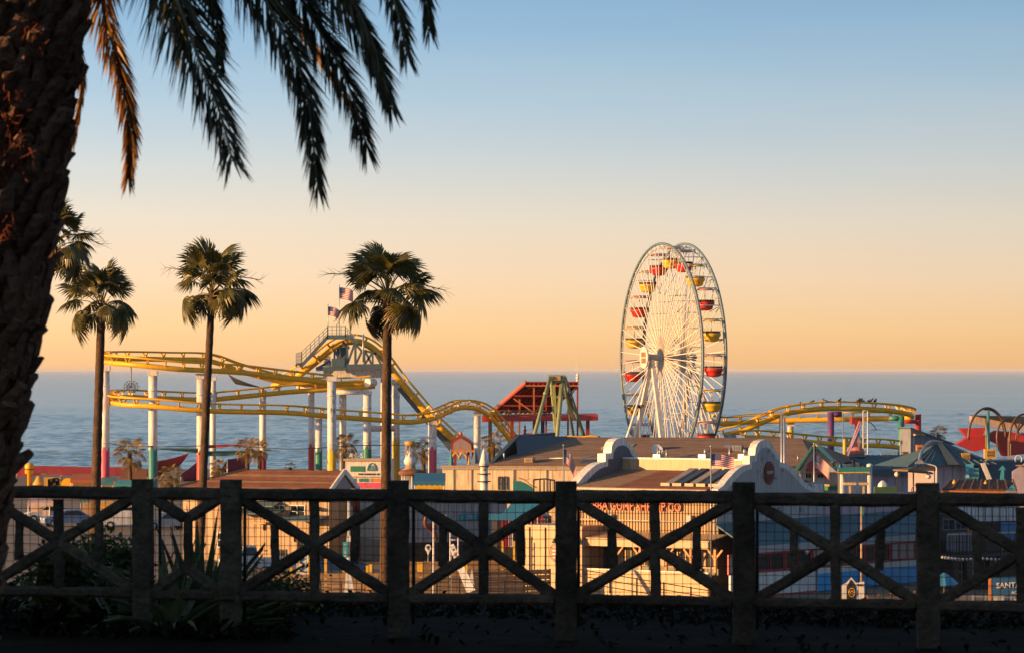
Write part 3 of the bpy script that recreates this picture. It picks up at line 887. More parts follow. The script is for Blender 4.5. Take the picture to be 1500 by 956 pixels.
def column(px, ytop, w, Y, ypaint=None, m=None, mtop=None, cap=True, yb=None):
    p = at(px, ytop, Y); r = sz(w, Y) / 2
    mb = MB(); mb.tube((p.x, Y, DECK), (p.x, Y, p.z), r, n=16)
    if cap: mb.box((p.x, Y, p.z - r * .5), (r * 2.25, r * 2.25, r * 1.1)); mb.tube((p.x, Y, p.z - r * 4.5), (p.x, Y, p.z - r * 4.2), r * 1.12, n=16)
    mb.tube((p.x, Y, DECK + .002), (p.x, Y, DECK + .25), r * 1.5, n=12)
    c = mb.build('column', mtop or white, coaster)
    if ypaint:
        zt = at(px, ypaint, Y).z; k = 20; mb = MB(); mb.cs = True
        for j in range(k):
            a = 2 * math.pi * j / k
            zz = zt + .28 * math.cos(a * 4 + .6)
            for z in (DECK + .26, zz): mb.v.append(Vector((p.x + math.cos(a) * r * 1.025, Y + math.sin(a) * r * 1.025, z)))
        for j in range(k):
            j2 = (j + 1) % k; mb.face((2 * j, 2 * j2, 2 * j2 + 1, 2 * j + 1))
        mb.build('painted_foot', m, c)
        mb = MB()
        mb.tube((p.x, Y, zt + r * 1.3), (p.x, Y, zt + r * 1.55), r * 1.10, n=12)
        mb.build('flange', mtop or white, c)
    return c
column(154, 536, 13, 409, 657, pink); column(224, 543, 13, 406, 656, teal); column(295, 547, 14, 406, 662, red)
column(312, 552, 9, 428); column(385, 570, 10, 431, 669, maroon); column(456, 566, 9, 433, 652, red); column(467, 607, 10, 409, 658, green)
lc = column(486, 551, 13, 398, 659, yellow2); column(502, 568, 11, 434); column(538, 571, 12, 432, 655, green); column(560, 545, 5, 438)
column(580, 556, 11, 439, 643, yellow2); column(634, 616, 11, 415, 656, pink); column(629, 614, 4, 419); column(699, 603, 10, 423)
column(1217, 603, 10, 446, None, None, purple, False); column(1320, 606, 10, 450, None, None, teal, False); column(1345, 606, 9, 454, None, None, red, False)
column(1158, 619, 9, 461, 628, yellow2); column(1144, 612, 5, 441, None, None, grey, False); column(1262, 653, 6, 441, None, None, white, False); column(1110, 622, 5, 441)
def arm(x0, x1, y, Y0, Y1, w, m):
    mb = MB(); mb.tube(at(x0, y, Y0), at(x1, y, Y1), sz(w, Y0) / 2, n=12); mb.build('bracket', m, coaster)
arm(1217, 1233, 606, 446, 446, 8, purple); arm(1320, 1303, 612, 450, 450, 8, teal); arm(1345, 1324, 617, 454, 453, 6, red)
arm(540, 576, 627, 432, 436, 9, white); arm(538, 484, 574, 432, 432, 7, white); arm(538, 548, 560, 432, 433, 12, white); arm(434, 502, 566, 433, 433, 6, white)
for i, ch in enumerate('SINL'):
    p = at(487.5, 575 + i * 13, 398 - .55)
    lettering(ch, .72, black, lc, p - lc.matrix_basis.translation - coaster.location, name='lettering')
# steel frame under the crest and its catwalk
mb = MB(); Yf = 434.6
def bm(x0, y0, x1, y1, w=.3, h=.3, Y=Yf, Yb=None): mb.beam(at(x0, y0, Y), at(x1, y1, Yb or Y), w, h)
bm(463, 540, 508, 539, .5, .5); bm(500, 537, 562, 536, .45, .6); bm(486, 531, 505, 531, .6, 1.0)
for (a, b, c, d) in ((490, 512, 490, 530), (498, 505, 498, 535), (509, 502, 509, 535), (520, 502, 508, 535), (521, 502, 521, 535), (534, 512, 534, 535), (546, 516, 546, 535), (490, 512, 500, 532), (512, 510, 502, 500),
                     (520, 503, 530, 514), (530, 514, 521, 534), (534, 512, 545, 534), (545, 517, 535, 532), (463, 540, 484, 528), (484, 528, 484, 540), (548, 515, 560, 536), (534, 513, 552, 518), (552, 540, 562, 548), (562, 536, 562, 552)):
    bm(a, b, c, d, .22, .26)
fr = mb.build('lift_frame', steel, coaster)
mb = MB(); bm(500, 508, 500, 535, 1.1, .4, 436.5); mb.build('lift_post', steel, coaster)
for (x0, x1, y0, y1) in ((474, 484, 516, 536), (503, 509, 506, 534), (519, 522, 510, 534)):
    mb = MB(); p = at((x0 + x1) / 2, (y0 + y1) / 2, 437); mb.box(p, (sz(x1 - x0, 437), .4, sz(y1 - y0, 437))); mb.build('panel', white, fr)
mb = MB(); p = at(518, 546, 437); mb.box(p, (sz(88, 437), 1.0, sz(15, 437))); mb.build('cross_beam', white, coaster)
Yc = 434.0; mb = MB(); bm(441, 536, 480, 493, .9, .35, Yc); bm(479, 493.5, 518, 493.5, .9, .5, Yc); bm(434, 533.5, 442, 532.5, .9, .3, Yc); bm(512, 494, 524, 502, .8, .3, Yc)
bm(434, 533, 434, 537, .2, .3, Yc); mb.build('catwalk', steel, coaster)
mb = MB(); pts_t = [(434, 517), (442, 515), (480, 478.5), (506, 478.5), (519, 492)]; pts_b = [(434, 533), (442, 531), (480, 493), (506, 493), (519, 494)]
for off in (-.45, .45):
    for f in (0, .33, .66):
        for i in range(4):
            a = at(*pts_t[i], Yc).lerp(at(*pts_b[i], Yc), f); b = at(*pts_t[i + 1], Yc).lerp(at(*pts_b[i + 1], Yc), f)
            mb.beam(a + Vector((0, off, 0)), b + Vector((0, off, 0)), .035, .04)
    for i in range(4):
        k = 6 if i == 1 else 4
        for j in range(k + 1):
            a = at(*pts_t[i], Yc).lerp(at(*pts_t[i + 1], Yc), j / k); b = at(*pts_b[i], Yc).lerp(at(*pts_b[i + 1], Yc), j / k)
            mb.beam(a + Vector((0, off, 0)), b + Vector((0, off, 0)), .06 if j % 2 == 0 else .035, .05)
mb.build('railing', silver, coaster)
mb = MB(); mb.tube(at(532, 489, 433.5), at(532, 530, 433.5), .10, n=6); mb.build('light_pole', silver, coaster)
# lift chain motor guard under the drop
mb = MB(); mb.beam(at(586, 566, 437), at(668, 662, 437), 1.0, .9); mb.build('drop_guard', steel, coaster)
# ------------------------------------------------------------------ flags
fr_, fw_, fb_ = paint('flag_red', (.50, .03, .04), dirt=0, rough=.8), paint('flag_white', (.75, .72, .70), dirt=0, rough=.8), paint('flag_blue', (.035, .05, .16), dirt=0, rough=.8)
def flag(px, ytop, ybot, Y, w, h, label, yflag=None, dirx=1, droop=.35, seed=0, pole_r=.035, m=None):
    p = at(px, ytop, Y); b = at(px, ybot, Y)
    root = thing('flag', label, 'flag', (p.x, Y, b.z), group='flags flying over the pier')
    mb = MB(); mb.tube(b, p, pole_r * 1.3, pole_r, 8); mb.lathe(p, [(.01, 0), (.07, .05), (.07, .1), (.01, .15)], 8); mb.build('pole', silver, root)
    yf = at(px, yflag if yflag else ytop + 2, Y).z
    mb = MB(); nc, nr = 14, 13; r7 = random.Random(seed); ph = r7.uniform(0, 6)
    for j in range(nr + 1):
        for i in range(nc + 1):
            u, v = i / nc, j / nr
            wob = .10 * h * math.sin(u * 7 + ph + v * 1.2) * u
            x = p.x + dirx * (pole_r + w * u * (1 - .28 * droop)); y = Y + wob * 1.4 + .05
            mb.v.append(Vector((x, y, yf - h * v - droop * h * u * u * 1.5 - wob * .35 - droop * .25 * h * u * v)))
    for j in range(nr):
        for i in range(nc):
            k = j * (nc + 1) + i
            mb.cm = 2 if (i < 6 and j < 7) else (0 if j % 2 == 0 else 1)
            mb.face((k, k + 1, k + nc + 2, k + nc + 1))
    mb.cm = 1
    for sy in (-.012, .012):   # stars
        for j in range(9):
            for i in range(6 if j % 2 == 0 else 5):
                u = (i + (.5 if j % 2 == 0 else 1)) / 6 * 6 / nc; v = (j + .9) / 10.6 * 7 / nr
                wob = .10 * h * math.sin(u * 7 + ph + v * 1.2) * u
                c = Vector((p.x + dirx * (pole_r + w * u * (1 - .28 * droop)), Y + wob * 1.4 + .05 + sy, yf - h * v - droop * h * u * u * 1.5 - wob * .35 - droop * .25 * h * u * v))
                s = h * .016
                mb.poly([c + Vector((-s, 0, 0)), c + Vector((0, 0, -s)), c + Vector((s, 0, 0)), c + Vector((0, 0, s))])
    mb.build('cloth', [fr_, fw_, fb_], root)
    return root
flag(480.5, 447, 493, 433.6, 1.45, 1.0, 'striped flag on the lower, left pole of the coaster platform', droop=.3, seed=1)
flag(497, 419, 493, 434.4, 1.65, 1.3, 'larger striped flag on the taller pole of the coaster platform', droop=.2, seed=2)
flag(825.5, 653, 800, 262, 1.12, .95, 'striped flag hanging down before the long white building', yflag=657, droop=.9, seed=3)
flag(1041.5, 655, 850, 214, 1.35, .68, 'striped flag blowing straight beside the curved white gable', yflag=664, droop=.15, seed=4)
flag(1192.5, 651, 760, 240, 1.1, .9, 'striped flag before the green tent, right of the curved gable', yflag=665, droop=.55, seed=5)
mb = MB(); mb.tube(at(493, 455, 434.2), at(493, 493, 434.2), .05, n=6)
tag(mb.build('bare_pole', silver), 'thin bare pole between the two flagpoles of the coaster platform', 'pole')
# ------------------------------------------------------------------ ferris wheel
WY = 420.0
WA = math.acos(54.0 / 166.0)
nrm = Vector((-math.sin(WA), -math.cos(WA), 0))          # axis, towards the near left side
dvec = Vector((math.cos(WA), -math.sin(WA), 0))
RW = sz(166, WY)
hubF = at(968, 523, WY); gap = sz(33.5, WY) / math.sin(WA)
hubB = hubF - nrm * gap; hubC = (hubF + hubB) / 2
wheel = thing('ferris_wheel', 'tall white ferris wheel with red and yellow gondolas on the pier', 'ferris wheel', (hubC.x, hubC.y, DECK))
rimm = paint('rim', (.13, .20, .245), dirt=.1); spokem = paint('spoke', (.84, .78, .68), dirt=.03)
Z = Vector((0, 0, 1))
def wp(c, r, a): return c + dvec * (r * math.cos(a)) + Z * (r * math.sin(a))
for c in (hubF, hubB):
    mb = MB()
    mb.path([wp(c, RW, 2 * math.pi * i / 96) for i in range(96)], .145, 8, closed=True)
    rim = mb.build('rim', rimm, wheel)
    mb = MB()
    mb.path([wp(c, RW - .55, 2 * math.pi * i / 80) for i in range(80)], .06, 6, closed=True)
    for i in range(60):
        a = 2 * math.pi * i / 60
        mb.beam(wp(c, RW - .55, a), wp(c, RW, a + .05), .06, .06)
    mb.build('inner_ring', paint('ring_grey', (.34, .38, .40), dirt=.1), rim)
    s1 = MB(); s1.tube((0, 0, 0), (RW - .75, 0, 0), .062, .05, 6); me1 = s1.mesh('spoke', spokem)
    for i in range(60):
        a = 2 * math.pi * (i + .5) / 60
        M = Matrix(((dvec.x * math.cos(a), nrm.x, -dvec.x * math.sin(a)), (dvec.y * math.cos(a), nrm.y, -dvec.y * math.sin(a)), (math.sin(a), 0, math.cos(a))))
        inst('spoke', me1, wheel, wp(c, .5, a) - wheel.location + nrm * (.05 if i % 2 else -.05), M, (1, .8, .8) if i % 2 else (1, 1, 1))
for i in range(20):
    a = 2 * math.pi * (i + .5) / 20; mb = MB()
    mb.tube(wp(hubF, RW - .3, a), wp(hubB, RW - .3, a), .06, n=6)
    mb.tube(wp(hubF, RW * .55, a), wp(hubB, RW * .55, a), .05, n=6)
    mb.tube(wp(hubF, RW * .55, a), wp(hubB, RW - .4, a), .04, n=4)
    mb.build('cross_bar', spokem, wheel)
mb = MB(); mb.tube(hubF + nrm * 1.7, hubB - nrm * 1.5, .36, n=16)
for c in (hubF, hubB): mb.tube(c - nrm * .25, c + nrm * .25, .5, n=24)
mb.build('hub', paint('hub_grey', (.5, .5, .5)), wheel)
# round sign on the axle end, with its four-pane emblem
hs = hubF + nrm * 1.9
mb = MB(); k = 28
ring = lambda r, o: [hs + nrm * o + dvec * (r * math.cos(2 * math.pi * i / k)) + Z * (r * 1.0 * math.sin(2 * math.pi * i / k)) for i in range(k)]
mb.prism(ring(1.25, 0), nrm * .16); sg = mb.build('hub_sign', white, wheel)
for (u, v) in ((-.36, .3), (.36, .3), (-.36, -.36), (.36, -.36)):
    mb = MB(); q = hs + nrm * .19; e = []
    for (du, dv) in ((-.28, -.28), (.28, -.28), (.28, .28), (-.28, .28)): e.append(q + dvec * (u + du) + Z * (v + dv))
    mb.prism(e, nrm * .02); mb.build('emblem_pane', paint('emblem', (.35, .16, .05)), sg)
for c, s in ((hubF + nrm * 1.05, 1), (hubB - nrm * 1.0, -1)):
    for e in (-1, 1):
        f = Vector((c.x, c.y, DECK)) + dvec * (6.6 * e) + nrm * (.6 * s)
        mb = MB(); a, b = c - Z * .1, f
        w0, w1 = .18, .38
        mb.hexa([b + dvec * -w1 + nrm * -.3, b + dvec * w1 + nrm * -.3, b + dvec * w1 + nrm * .3, b + dvec * -w1 + nrm * .3,
                 a + dvec * -w0 + nrm * -.2, a + dvec * w0 + nrm * -.2, a + dvec * w0 + nrm * .2, a + dvec * -w0 + nrm * .2])
        mb.build('leg', white, wheel)
    f = Vector((c.x, c.y, DECK)) + nrm * (5.0 * s)
    mb = MB(); mb.tube(f, c, .16, .12, 10); mb.build('leg', white, wheel)
# gondolas: open tub, backrest rim, pole, round canopy
tub_y, tub_r = paint('tub_yellow', (.78, .45, .02), dirt=.05), paint('tub_red', (.58, .03, .02), dirt=.05)
can_y, can_w = paint('canopy_yellow', (.70, .45, .12), dirt=.05), paint('canopy_red', (.60, .30, .25), dirt=.05)
seatm = paint('seat', (.06, .035, .03))
mbt = MB(); mbt.lathe((0, 0, -2.75), [(.45, 0), (.85, .12), (.95, .3), (1.02, .62), (1.16, .72), (1.2, 1.05), (1.14, 1.05), (1.05, .78)], 16)
mbb = MB(); mbb.lathe((0, 0, -1.66), [(.1, -.02), (1.08, -.02), (1.16, .2), (1.05, .22), (.1, .2)], 16)
mbc = MB(); mbc.lathe((0, 0, -.18), [(1.22, -.1), (1.24, -.03), (.9, .08), (.4, .18), (.06, .22)], 16)
mbp = MB(); mbp.tube((0, 0, -2.6), (0, 0, 0.1), .06, n=6)
for i in range(6): a = i * 1.047; mbp.tube((math.cos(a) * 1.05, math.sin(a) * 1.05, -1.7), (math.cos(a) * 1.1, math.sin(a) * 1.1, -.24), .025, n=4)
tm = [mbt.mesh('tub', tub_r), mbt.mesh('tub', tub_y)]; cm_ = [mbc.mesh('canopy', can_w), mbc.mesh('canopy', can_y)]
bmh = mbb.mesh('backrest', seatm); pmh = mbp.mesh('pole', spokem)
for i in range(20):
    a = math.pi * 2 * (i + .08) / 20
    p = wp(hubC, RW - .3, a); mb = MB(); mb.tube(p - nrm * (-gap * .48), p - nrm * (gap * .48), .07, n=6)
    g = mb.build('gondola', spokem, wheel)
    for nm, me in (('tub', tm[i % 2]), ('canopy', cm_[i % 2]), ('backrest', bmh), ('pole', pmh)):
        inst(nm, me, g, p - wheel.location, Matrix.Rotation(rnd.uniform(0, 1), 3, 'Z'), .9)
mb = MB(); p = at(985, 700, WY); mb.box((hubC.x, hubC.y, DECK + .5), (15, 9, 1.0), -.37); mb.build('platform', grey, wheel)
# ------------------------------------------------------------------ red pavilion
pv = thing('red_pavilion', 'open red pavilion with steep raised roof behind the green ride frame', 'pavilion', (*at(790, 0, 434).xy, DECK))
pvo = paint('pavilion_post', (.46, .12, .03))
A, B, C, D_ = at(770, 560, 427), at(847, 560, 427), at(803, 604, 438), at(719, 604, 438)
mb = MB(); mb.prism([A, B, C, D_], (0, 0, .14)); mb.build('roof', redb, pv)
for i in range(13):
    f = i / 12; a, b = A.lerp(B, f), D_.lerp(C, f); d = Vector((0, 0, -.14))
    mb = MB(); mb.beam(a + d, b + d, .10, .22); mb.build('rafter', redb, pv)
for f in (.0, .33, .66, 1):
    a, b = A.lerp(D_, f), B.lerp(C, f); d = Vector((0, 0, -.34)); mb = MB(); mb.beam(a + d, b + d, .14, .2); mb.build('purlin', pvo if f == 0 else redb, pv)
mb = MB(); mb.beam(A + Vector((0, -.12, .1)), D_ + Vector((0, -.12, .1)), .12, .34); mb.build('verge', pvo, pv)
zc = at(0, 608, 430).z
for (x, yt, Y) in ((782, 563, 428), (761, 584, 432), (745, 594, 436), (800, 566, 429), (832, 568, 428), (846, 566, 428)):
    mb = MB(); p = at(x, yt, Y); mb.beam((p.x, Y, DECK), p, .2, .2); mb.build('post', pvo if x < 800 else redb, pv)
for (a, b, c, d) in ((752, 583, 782, 604), (782, 604, 792, 594), (830, 585, 846, 566)):
    mb = MB(); mb.beam(at(a, b, 428.2), at(c, d, 428.2), .16, .16); mb.build('brace', pvo, pv)
mb = MB(); a, b = at(706, 610, 425), at(876, 608, 425)
mb.prism([a, b, b + Vector((0, 12, 0)), a + Vector((0, 12, 0))], (0, 0, .12)); mb.build('canopy', redb, pv)
mb = MB(); mb.beam(a + Vector((0, -.08, -.25)), b + Vector((0, -.08, -.25)), .14, .62); mb.build('fascia', red, pv)
mb = MB(); mb.beam(a + Vector((0, -.1, .12)), at(792, 605, 424.9), .10, .10); mb.beam(at(720, 601, 425), at(800, 601, 425), .06, .06)
for x in range(722, 800, 9): mb.beam(at(x, 601, 425), at(x, 608, 425), .06, .06)
mb.build('railing', orange, pv)
for x in (718, 750, 783, 795, 861): mb = MB(); p = at(x, 611, 427); mb.beam((p.x, 427, DECK), p, .42, .42); mb.build('post', dark if x in (718, 795) else redb, pv)
for (x0, x1, y0) in ((747, 768, 636), (772, 790, 634)):
    mb = MB(); p = at((x0 + x1) / 2, y0, 428); mb.box((p.x, 428, (DECK + p.z) / 2), (sz(x1 - x0, 428), 1.2, p.z - DECK)); mb.build('counter', red, pv)
mb = MB(); p = at(769, 640, 426); mb.lathe((p.x, 426, p.z - .4), [(.3, -4), (.3, 0), (.42, .1), (.42, .5), (.15, .9), (.1, 1.0), (.16, 1.1), (.16, 1.25), (.06, 1.4), (.14, 1.55), (.03, 1.8)], 10); mb.build('finial', red, pv)
mb = MB(); mb.tube((at(846, 0, 427.5).x, 427.5, at(0, 560, 427.5).z), at(846, 516, 427.5), .05, .025, 6)
for (y, w) in ((549, .16), (553, .2), (557, .16)): mb.tube(at(846, y, 427.5) - Z * .12, at(846, y, 427.5) + Z * .12, w, n=8)
tag(mb.build('antenna', white), 'thin white antenna on the right corner of the red pavilion roof', 'antenna')
# ------------------------------------------------------------------ green swinging ride
sw = thing('swing_ride', 'olive green swinging ride frame of paired slanting legs', 'fairground ride', (*at(820, 0, 404).xy, DECK))
def leg(x0, y0, Y0, x1, Y1, w, m=sage):
    a, b = at(x0, y0, Y0), at(x1, 650, Y1); d = (b - a); b = a + d * ((a.z - DECK) / (a.z - b.z))
    mb = MB(); mb.tube(a, b, w, w * 1.15, 10); L_ = mb.build('leg', m, sw)
    mb = MB(); mb.tube(a.lerp(b, .13), a.lerp(b, .15), w * 1.35, n=10); mb.build('collar', m, L_)
    mb = MB(); mb.path([a.lerp(b, .2) + Vector((0, -w, 0)), a.lerp(b, .9) + Vector((0, -w * 1.1, 0))], .04, 4); mb.build('conduit', silver, L_)
leg(806, 552, 401, 779, 396, .20); leg(807, 552, 402, 816, 412, .18); leg(825, 552, 405, 815, 398, .20); leg(827, 552, 406, 859, 411, .21, paint('ride_green', (.10, .16, .12))); leg(826, 556, 405, 842, 414, .16, paint('ride_green', (.1, .16, .12)))
mb = MB(); mb.beam(at(803, 552, 403), at(829, 552, 403), .6, .55); mb.tube(at(806, 556, 403), at(827, 556, 403), .3, n=10); mb.build('top_beam', sage, sw)
mb = MB(); mb.box(at(815, 553, 402.4), (.9, .5, .5)); mb.build('motor', cream, sw)
mb = MB(); mb.beam(at(811, 560, 403), at(814, 612, 403), .3, .3); mb.beam(at(822, 560, 403), at(816, 612, 403), .3, .3); mb.beam(at(808, 581, 403), at(822, 581, 403), .2, .25); mb.beam(at(811, 597, 403), at(820, 597, 403), .2, .2)
mb.beam(at(815, 610, 403), at(816, 640, 403), .34, .34); mb.build('swing_arm', sage, sw)
mb = MB(); p = at(828, 578, 406); mb.prism([at(828, 572, 406.6), at(834, 592, 407.5), at(830, 604, 407), at(842, 616, 408.5), at(838, 590, 408)], (0, .1, 0)); mb.build('panel', paint('ride_panel', (.42, .33, .10)), sw)
mb = MB(); H = []
for i in range(13):
    u = -1 + i / 6; H.append((at(845 + 34 * u, 646 - 5 * u * u * 0, 400), u))
c = at(845, 646, 400); P = []
for u in (-1, -.7, -.35, 0, .35, .7, 1):
    w = 1.1 * math.sqrt(max(0.04, 1 - u * u * .9)); xx = c.x + sz(34, 400) * u; zt = c.z + .15 + .5 * u * u
    P.append([(xx, 400 - w, zt), (xx, 400 - w * .6, zt - .8 + .35 * u * u), (xx, 400 + w * .6, zt - .8 + .35 * u * u), (xx, 400 + w, zt)])
k = 0
for r_ in P: mb.v += [Vector(q) for q in r_]
for i in range(6):
    for j in range(3): mb.face((i * 4 + j, i * 4 + j + 1, i * 4 + 5 + j, i * 4 + 4 + j))
    mb.face((i * 4 + 3, i * 4, i * 4 + 4, i * 4 + 7))
mb.build('ship', yellow2, sw)
mb = MB()
for i in range(9): mb.lathe(at(816 + 7.2 * i, 645 - (i % 2), 399), [(.3, -.5), (.42, 0), (.3, .35), (.1, .45)], 8)
mb.build('seats', yellow, sw)
for (x0, y0, x1, y1) in ((808, 648, 850, 640), (826, 641, 884, 650), (850, 640, 895, 652)):
    mb = MB(); mb.path(smoothpath([at(x0, y0, 398), at((x0 + x1) / 2, min(y0, y1) - 1, 398), at(x1, y1, 398)], 5), .13, 6); mb.build('guide_rail', yellow, sw)
# ------------------------------------------------------------------ building helpers (local frame: origin at the near right corner on the deck, -x along the front, +y to the back)
class House:
    def __init__(s, name, label, cat, px, Y, deg, group=None):
        p = at(px, 541, Y); s.Y = Y; s.a = R(-deg)
        s.o = Vector((p.x, Y, DECK))
        s.t = thing(name, label, cat, s.o, s.a, group)
        s.fd = Vector((-math.cos(s.a), -math.sin(s.a), 0)); s.gd = Vector((-math.sin(s.a), math.cos(s.a), 0))
    def _sol(s, px, d):
        k = (px - 750) / FPX
        return (k * s.o.y - s.o.x) / (d.x - k * d.y)
    def f(s, px): return -s._sol(px, s.fd)          # local x on the front
    def g(s, px): return s._sol(px, s.gd)           # local y on the right end
    def gx(s, px, x):
        k = (px - 750) / FPX; o = s.o - s.fd * x
        return (k * o.y - o.x) / (s.gd.x - k * s.gd.y)
    def zf(s, px, py):
        y = s.o.y + (-s.f(px)) * s.fd.y
        return (HOR - py) * y / FPX - DECK
    def zg(s, px, py):
        y = s.o.y + s.g(px) * s.gd.y
        return (HOR - py) * y / FPX - DECK
    def z(s, py, y, x=0.0):
        Yd = s.o.y + y * s.gd.y - x * s.fd.y
        return (HOR - py) * Yd / FPX - DECK
    def part(s, mb, name, m, parent=None): return mb.build(name, m, parent or s.t, world=False)
    def box(s, name, x0, x1, y0, y1, z0, z1, m, parent=None):
        mb = MB(); mb.box(((x0 + x1) / 2, (y0 + y1) / 2, (z0 + z1) / 2), (abs(x1 - x0), abs(y1 - y0), abs(z1 - z0)))
        return s.part(mb, name, m, parent)
    def win(s, face, c, z, w, h, fm=None, gm=None, mull=1, bar=1, t=.07, off=0.0):
        """window with frame and pane; face 'f' front at y=off, 'g' right end at x=off"""
        fm = fm or white; gm = gm or glass
        fb = MB()
        def put(mb, u0, u1, z0, z1, d0, d1):
            if face == 'f': mb.box(((u0 + u1) / 2, off + (d0 + d1) / 2, (z0 + z1) / 2), (u1 - u0, abs(d1 - d0), z1 - z0))
            else: mb.box((off - (d0 + d1) / 2, (u0 + u1) / 2, (z0 + z1) / 2), (abs(d1 - d0), u1 - u0, z1 - z0))
        a, b, lo, hi = c - w / 2, c + w / 2, z - h / 2, z + h / 2
        put(fb, a, a + t, lo, hi, -.07, .02); put(fb, b - t, b, lo, hi, -.07, .02)
        put(fb, a + t, b - t, lo, lo + t, -.07, .02); put(fb, a + t, b - t, hi - t, hi, -.07, .02)
        for i in range(1, mull + 1):
            u = a + (b - a) * i / (mull + 1); put(fb, u - t * .35, u + t * .35, lo + t, hi - t, -.055, .02)
        for i in range(1, bar + 1):
            q = lo + (hi - lo) * i / (bar + 1)
            for j in range(mull + 1):
                u0 = a + (b - a) * j / (mull + 1) + t; u1 = a + (b - a) * (j + 1) / (mull + 1) - t
                put(fb, u0, u1, q - t * .35, q + t * .35, -.05, .02)
        fo = s.part(fb, 'window', fm)
        pb = MB(); put(pb, a + t * .5, b - t * .5, lo + t * .5, hi - t * .5, -.02, -.012); s.part(pb, 'pane', gm, fo)
        return fo
# ------------------------------------------------------------------ shrimp restaurant with curved gables
H = House('restaurant', 'cream corrugated shrimp restaurant with curved white gables and red sign', 'restaurant', 1048, 222, 35)
Lf = -H.f(845); Dg = H.g(1205)
zt = H.zf(1000, 716); zw = H.zf(1000, 786)
corr = mat('corrugated_cream', (.40, .245, .12), .5, var=.2, scale=.6, dirt=.15)
mb = MB(); n = int(Lf / .052); P = []
for i in range(n + 1):
    x = -Lf + Lf * i / n; P.append((x, (-.03, -.03, .035, .035)[i % 4]))
for (x0, y0), (x1, y1) in zip(P, P[1:]): mb.poly([(x0, y0, zw), (x1, y1, zw), (x1, y1, zt), (x0, y0, zt)])
H.part(mb, 'corrugated_wall', corr)
H.box('core_wall', -Lf, -.02, .06, Dg - .1, 0, zt - .01, cream)
sidew = mat('side_boards', (.40, .41, .43), .6, var=.1, scale=.5, dirt=.15)
H.box('side_wall', -.02, .05, .05, Dg, H.zg(1100, 786), zt + .2, sidew)
for i in range(22):
    y = .1 + (Dg - .2) * i / 22; H.box('board', .052, .075, y, y + (Dg - .2) / 22 - .04, H.zg(1100, 786) + .02, zt + .15, sidew)
prof = [(1052, 716), (1059, 711), (1066, 702), (1072, 695), (1078, 689), (1084, 684), (1090, 681), (1098, 679), (1098, 667), (1106, 666), (1107, 656), (1110, 649), (1114, 645), (1121, 643), (1127, 645), (1132, 651), (1136, 661),
        (1143, 665), (1143, 676), (1153, 678), (1159, 683), (1166, 690), (1173, 698), (1180, 706), (1188, 713), (1196, 715), (1196, 708), (1206, 708), (1206, 720), (1052, 720)]
gp = [(H.gx(x, .42), H.z(y, H.gx(x, .42), .42)) for x, y in prof]
def gable(name, x0, th, face=True, fm=None):
    mb = MB(); mb.prism([(x0 - th, y, z) for y, z in gp], (th, 0, 0)); g_ = H.part(mb, name, white)
    if face:
        cy, cz = sum(y for y, z in gp) / len(gp), min(z for y, z in gp)
        ins = []
        for (y, z) in gp[:26]:
            ins.append((cy + (y - cy) * .88 + (.0), cz + (z - cz) * .88 - .06))
        ins = [(y, max(z, cz + .03)) for y, z in ins]; ins += [(ins[-1][0], cz + .02), (ins[0][0], cz + .02)]
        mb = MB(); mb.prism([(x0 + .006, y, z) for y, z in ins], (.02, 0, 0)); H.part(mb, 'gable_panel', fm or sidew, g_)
        ys = [y for y, z in ins]; y = min(ys) + .2
        mb = MB()
        while y < max(ys) - .1:
            hit = [z0 + (z1 - z0) * (y - a) / (b - a) for (a, z0), (b, z1) in zip(ins[:26], ins[1:26]) if min(a, b) <= y <= max(a, b) and abs(a - b) > 1e-6]
            if hit: mb.box((x0 + .034, y, (cz + max(hit)) / 2), (.02, .05, max(.05, max(hit) - cz - .08)))
            y += .26
        tag(H.part(mb, 'battens', fm or sidew, g_), kind='stuff')
    return g_
G1 = gable('gable', .42, .5); G2 = gable('gable', -Lf - .02, .6, True, paint('gable_shade_blue', (.10, .135, .175)))  # left gable's inner face: its shade put into a dark blue colour
# oval emblem
ey = H.gx(1127, .5); ez = H.z(692, ey, .5)
def oval(r0, r1, x, d, m, nm, par):
    mb = MB(); mb.prism([(x, ey + r0 * math.cos(q * .224), ez + r1 * math.sin(q * .224)) for q in range(28)], (d, 0, 0)); return H.part(mb, nm, m, par)
em = oval(.60, .70, .46, .05, black, 'emblem', H.t); oval(.53, .63, .512, .02, red, 'emblem_ring', em); oval(.47, .57, .534, .02, dark, 'emblem_field', em)
def side_text(body, size, m, y, z, par, x=.56, sx=1.0):
    me = text_mesh(body, size, depth=.02); me.materials.clear(); me.materials.append(m)
    return inst('lettering', me, par, (x, y, z), Matrix.Rotation(R(90), 3, 'Z') @ Matrix.Rotation(R(90), 3, 'X'), (sx, 1, 1))
side_text('BUBBA', .24, red, ey, ez + .27, em); side_text('GUMP', .26, fw_, ey, ez + .03, em); side_text('SHRIMP', .2, red, ey, ez - .22, em); side_text('CO', .2, red, ey, ez - .4, em)
for (px, py) in ((1117, 672), (1118, 697), (1137, 699), (1133, 667), (1110, 690), (1147, 688), (1126, 660)):
    mb = MB(); c = Vector((.48, H.gx(px, .48), H.z(py, H.gx(px, .48), .48)))
    for q in range(5): a = q * 1.2566; mb.box(c + Vector((0, math.cos(a) * .08, math.sin(a) * .08)), (.03, .07, .07))
    H.part(mb, 'rosette', grey, G1)
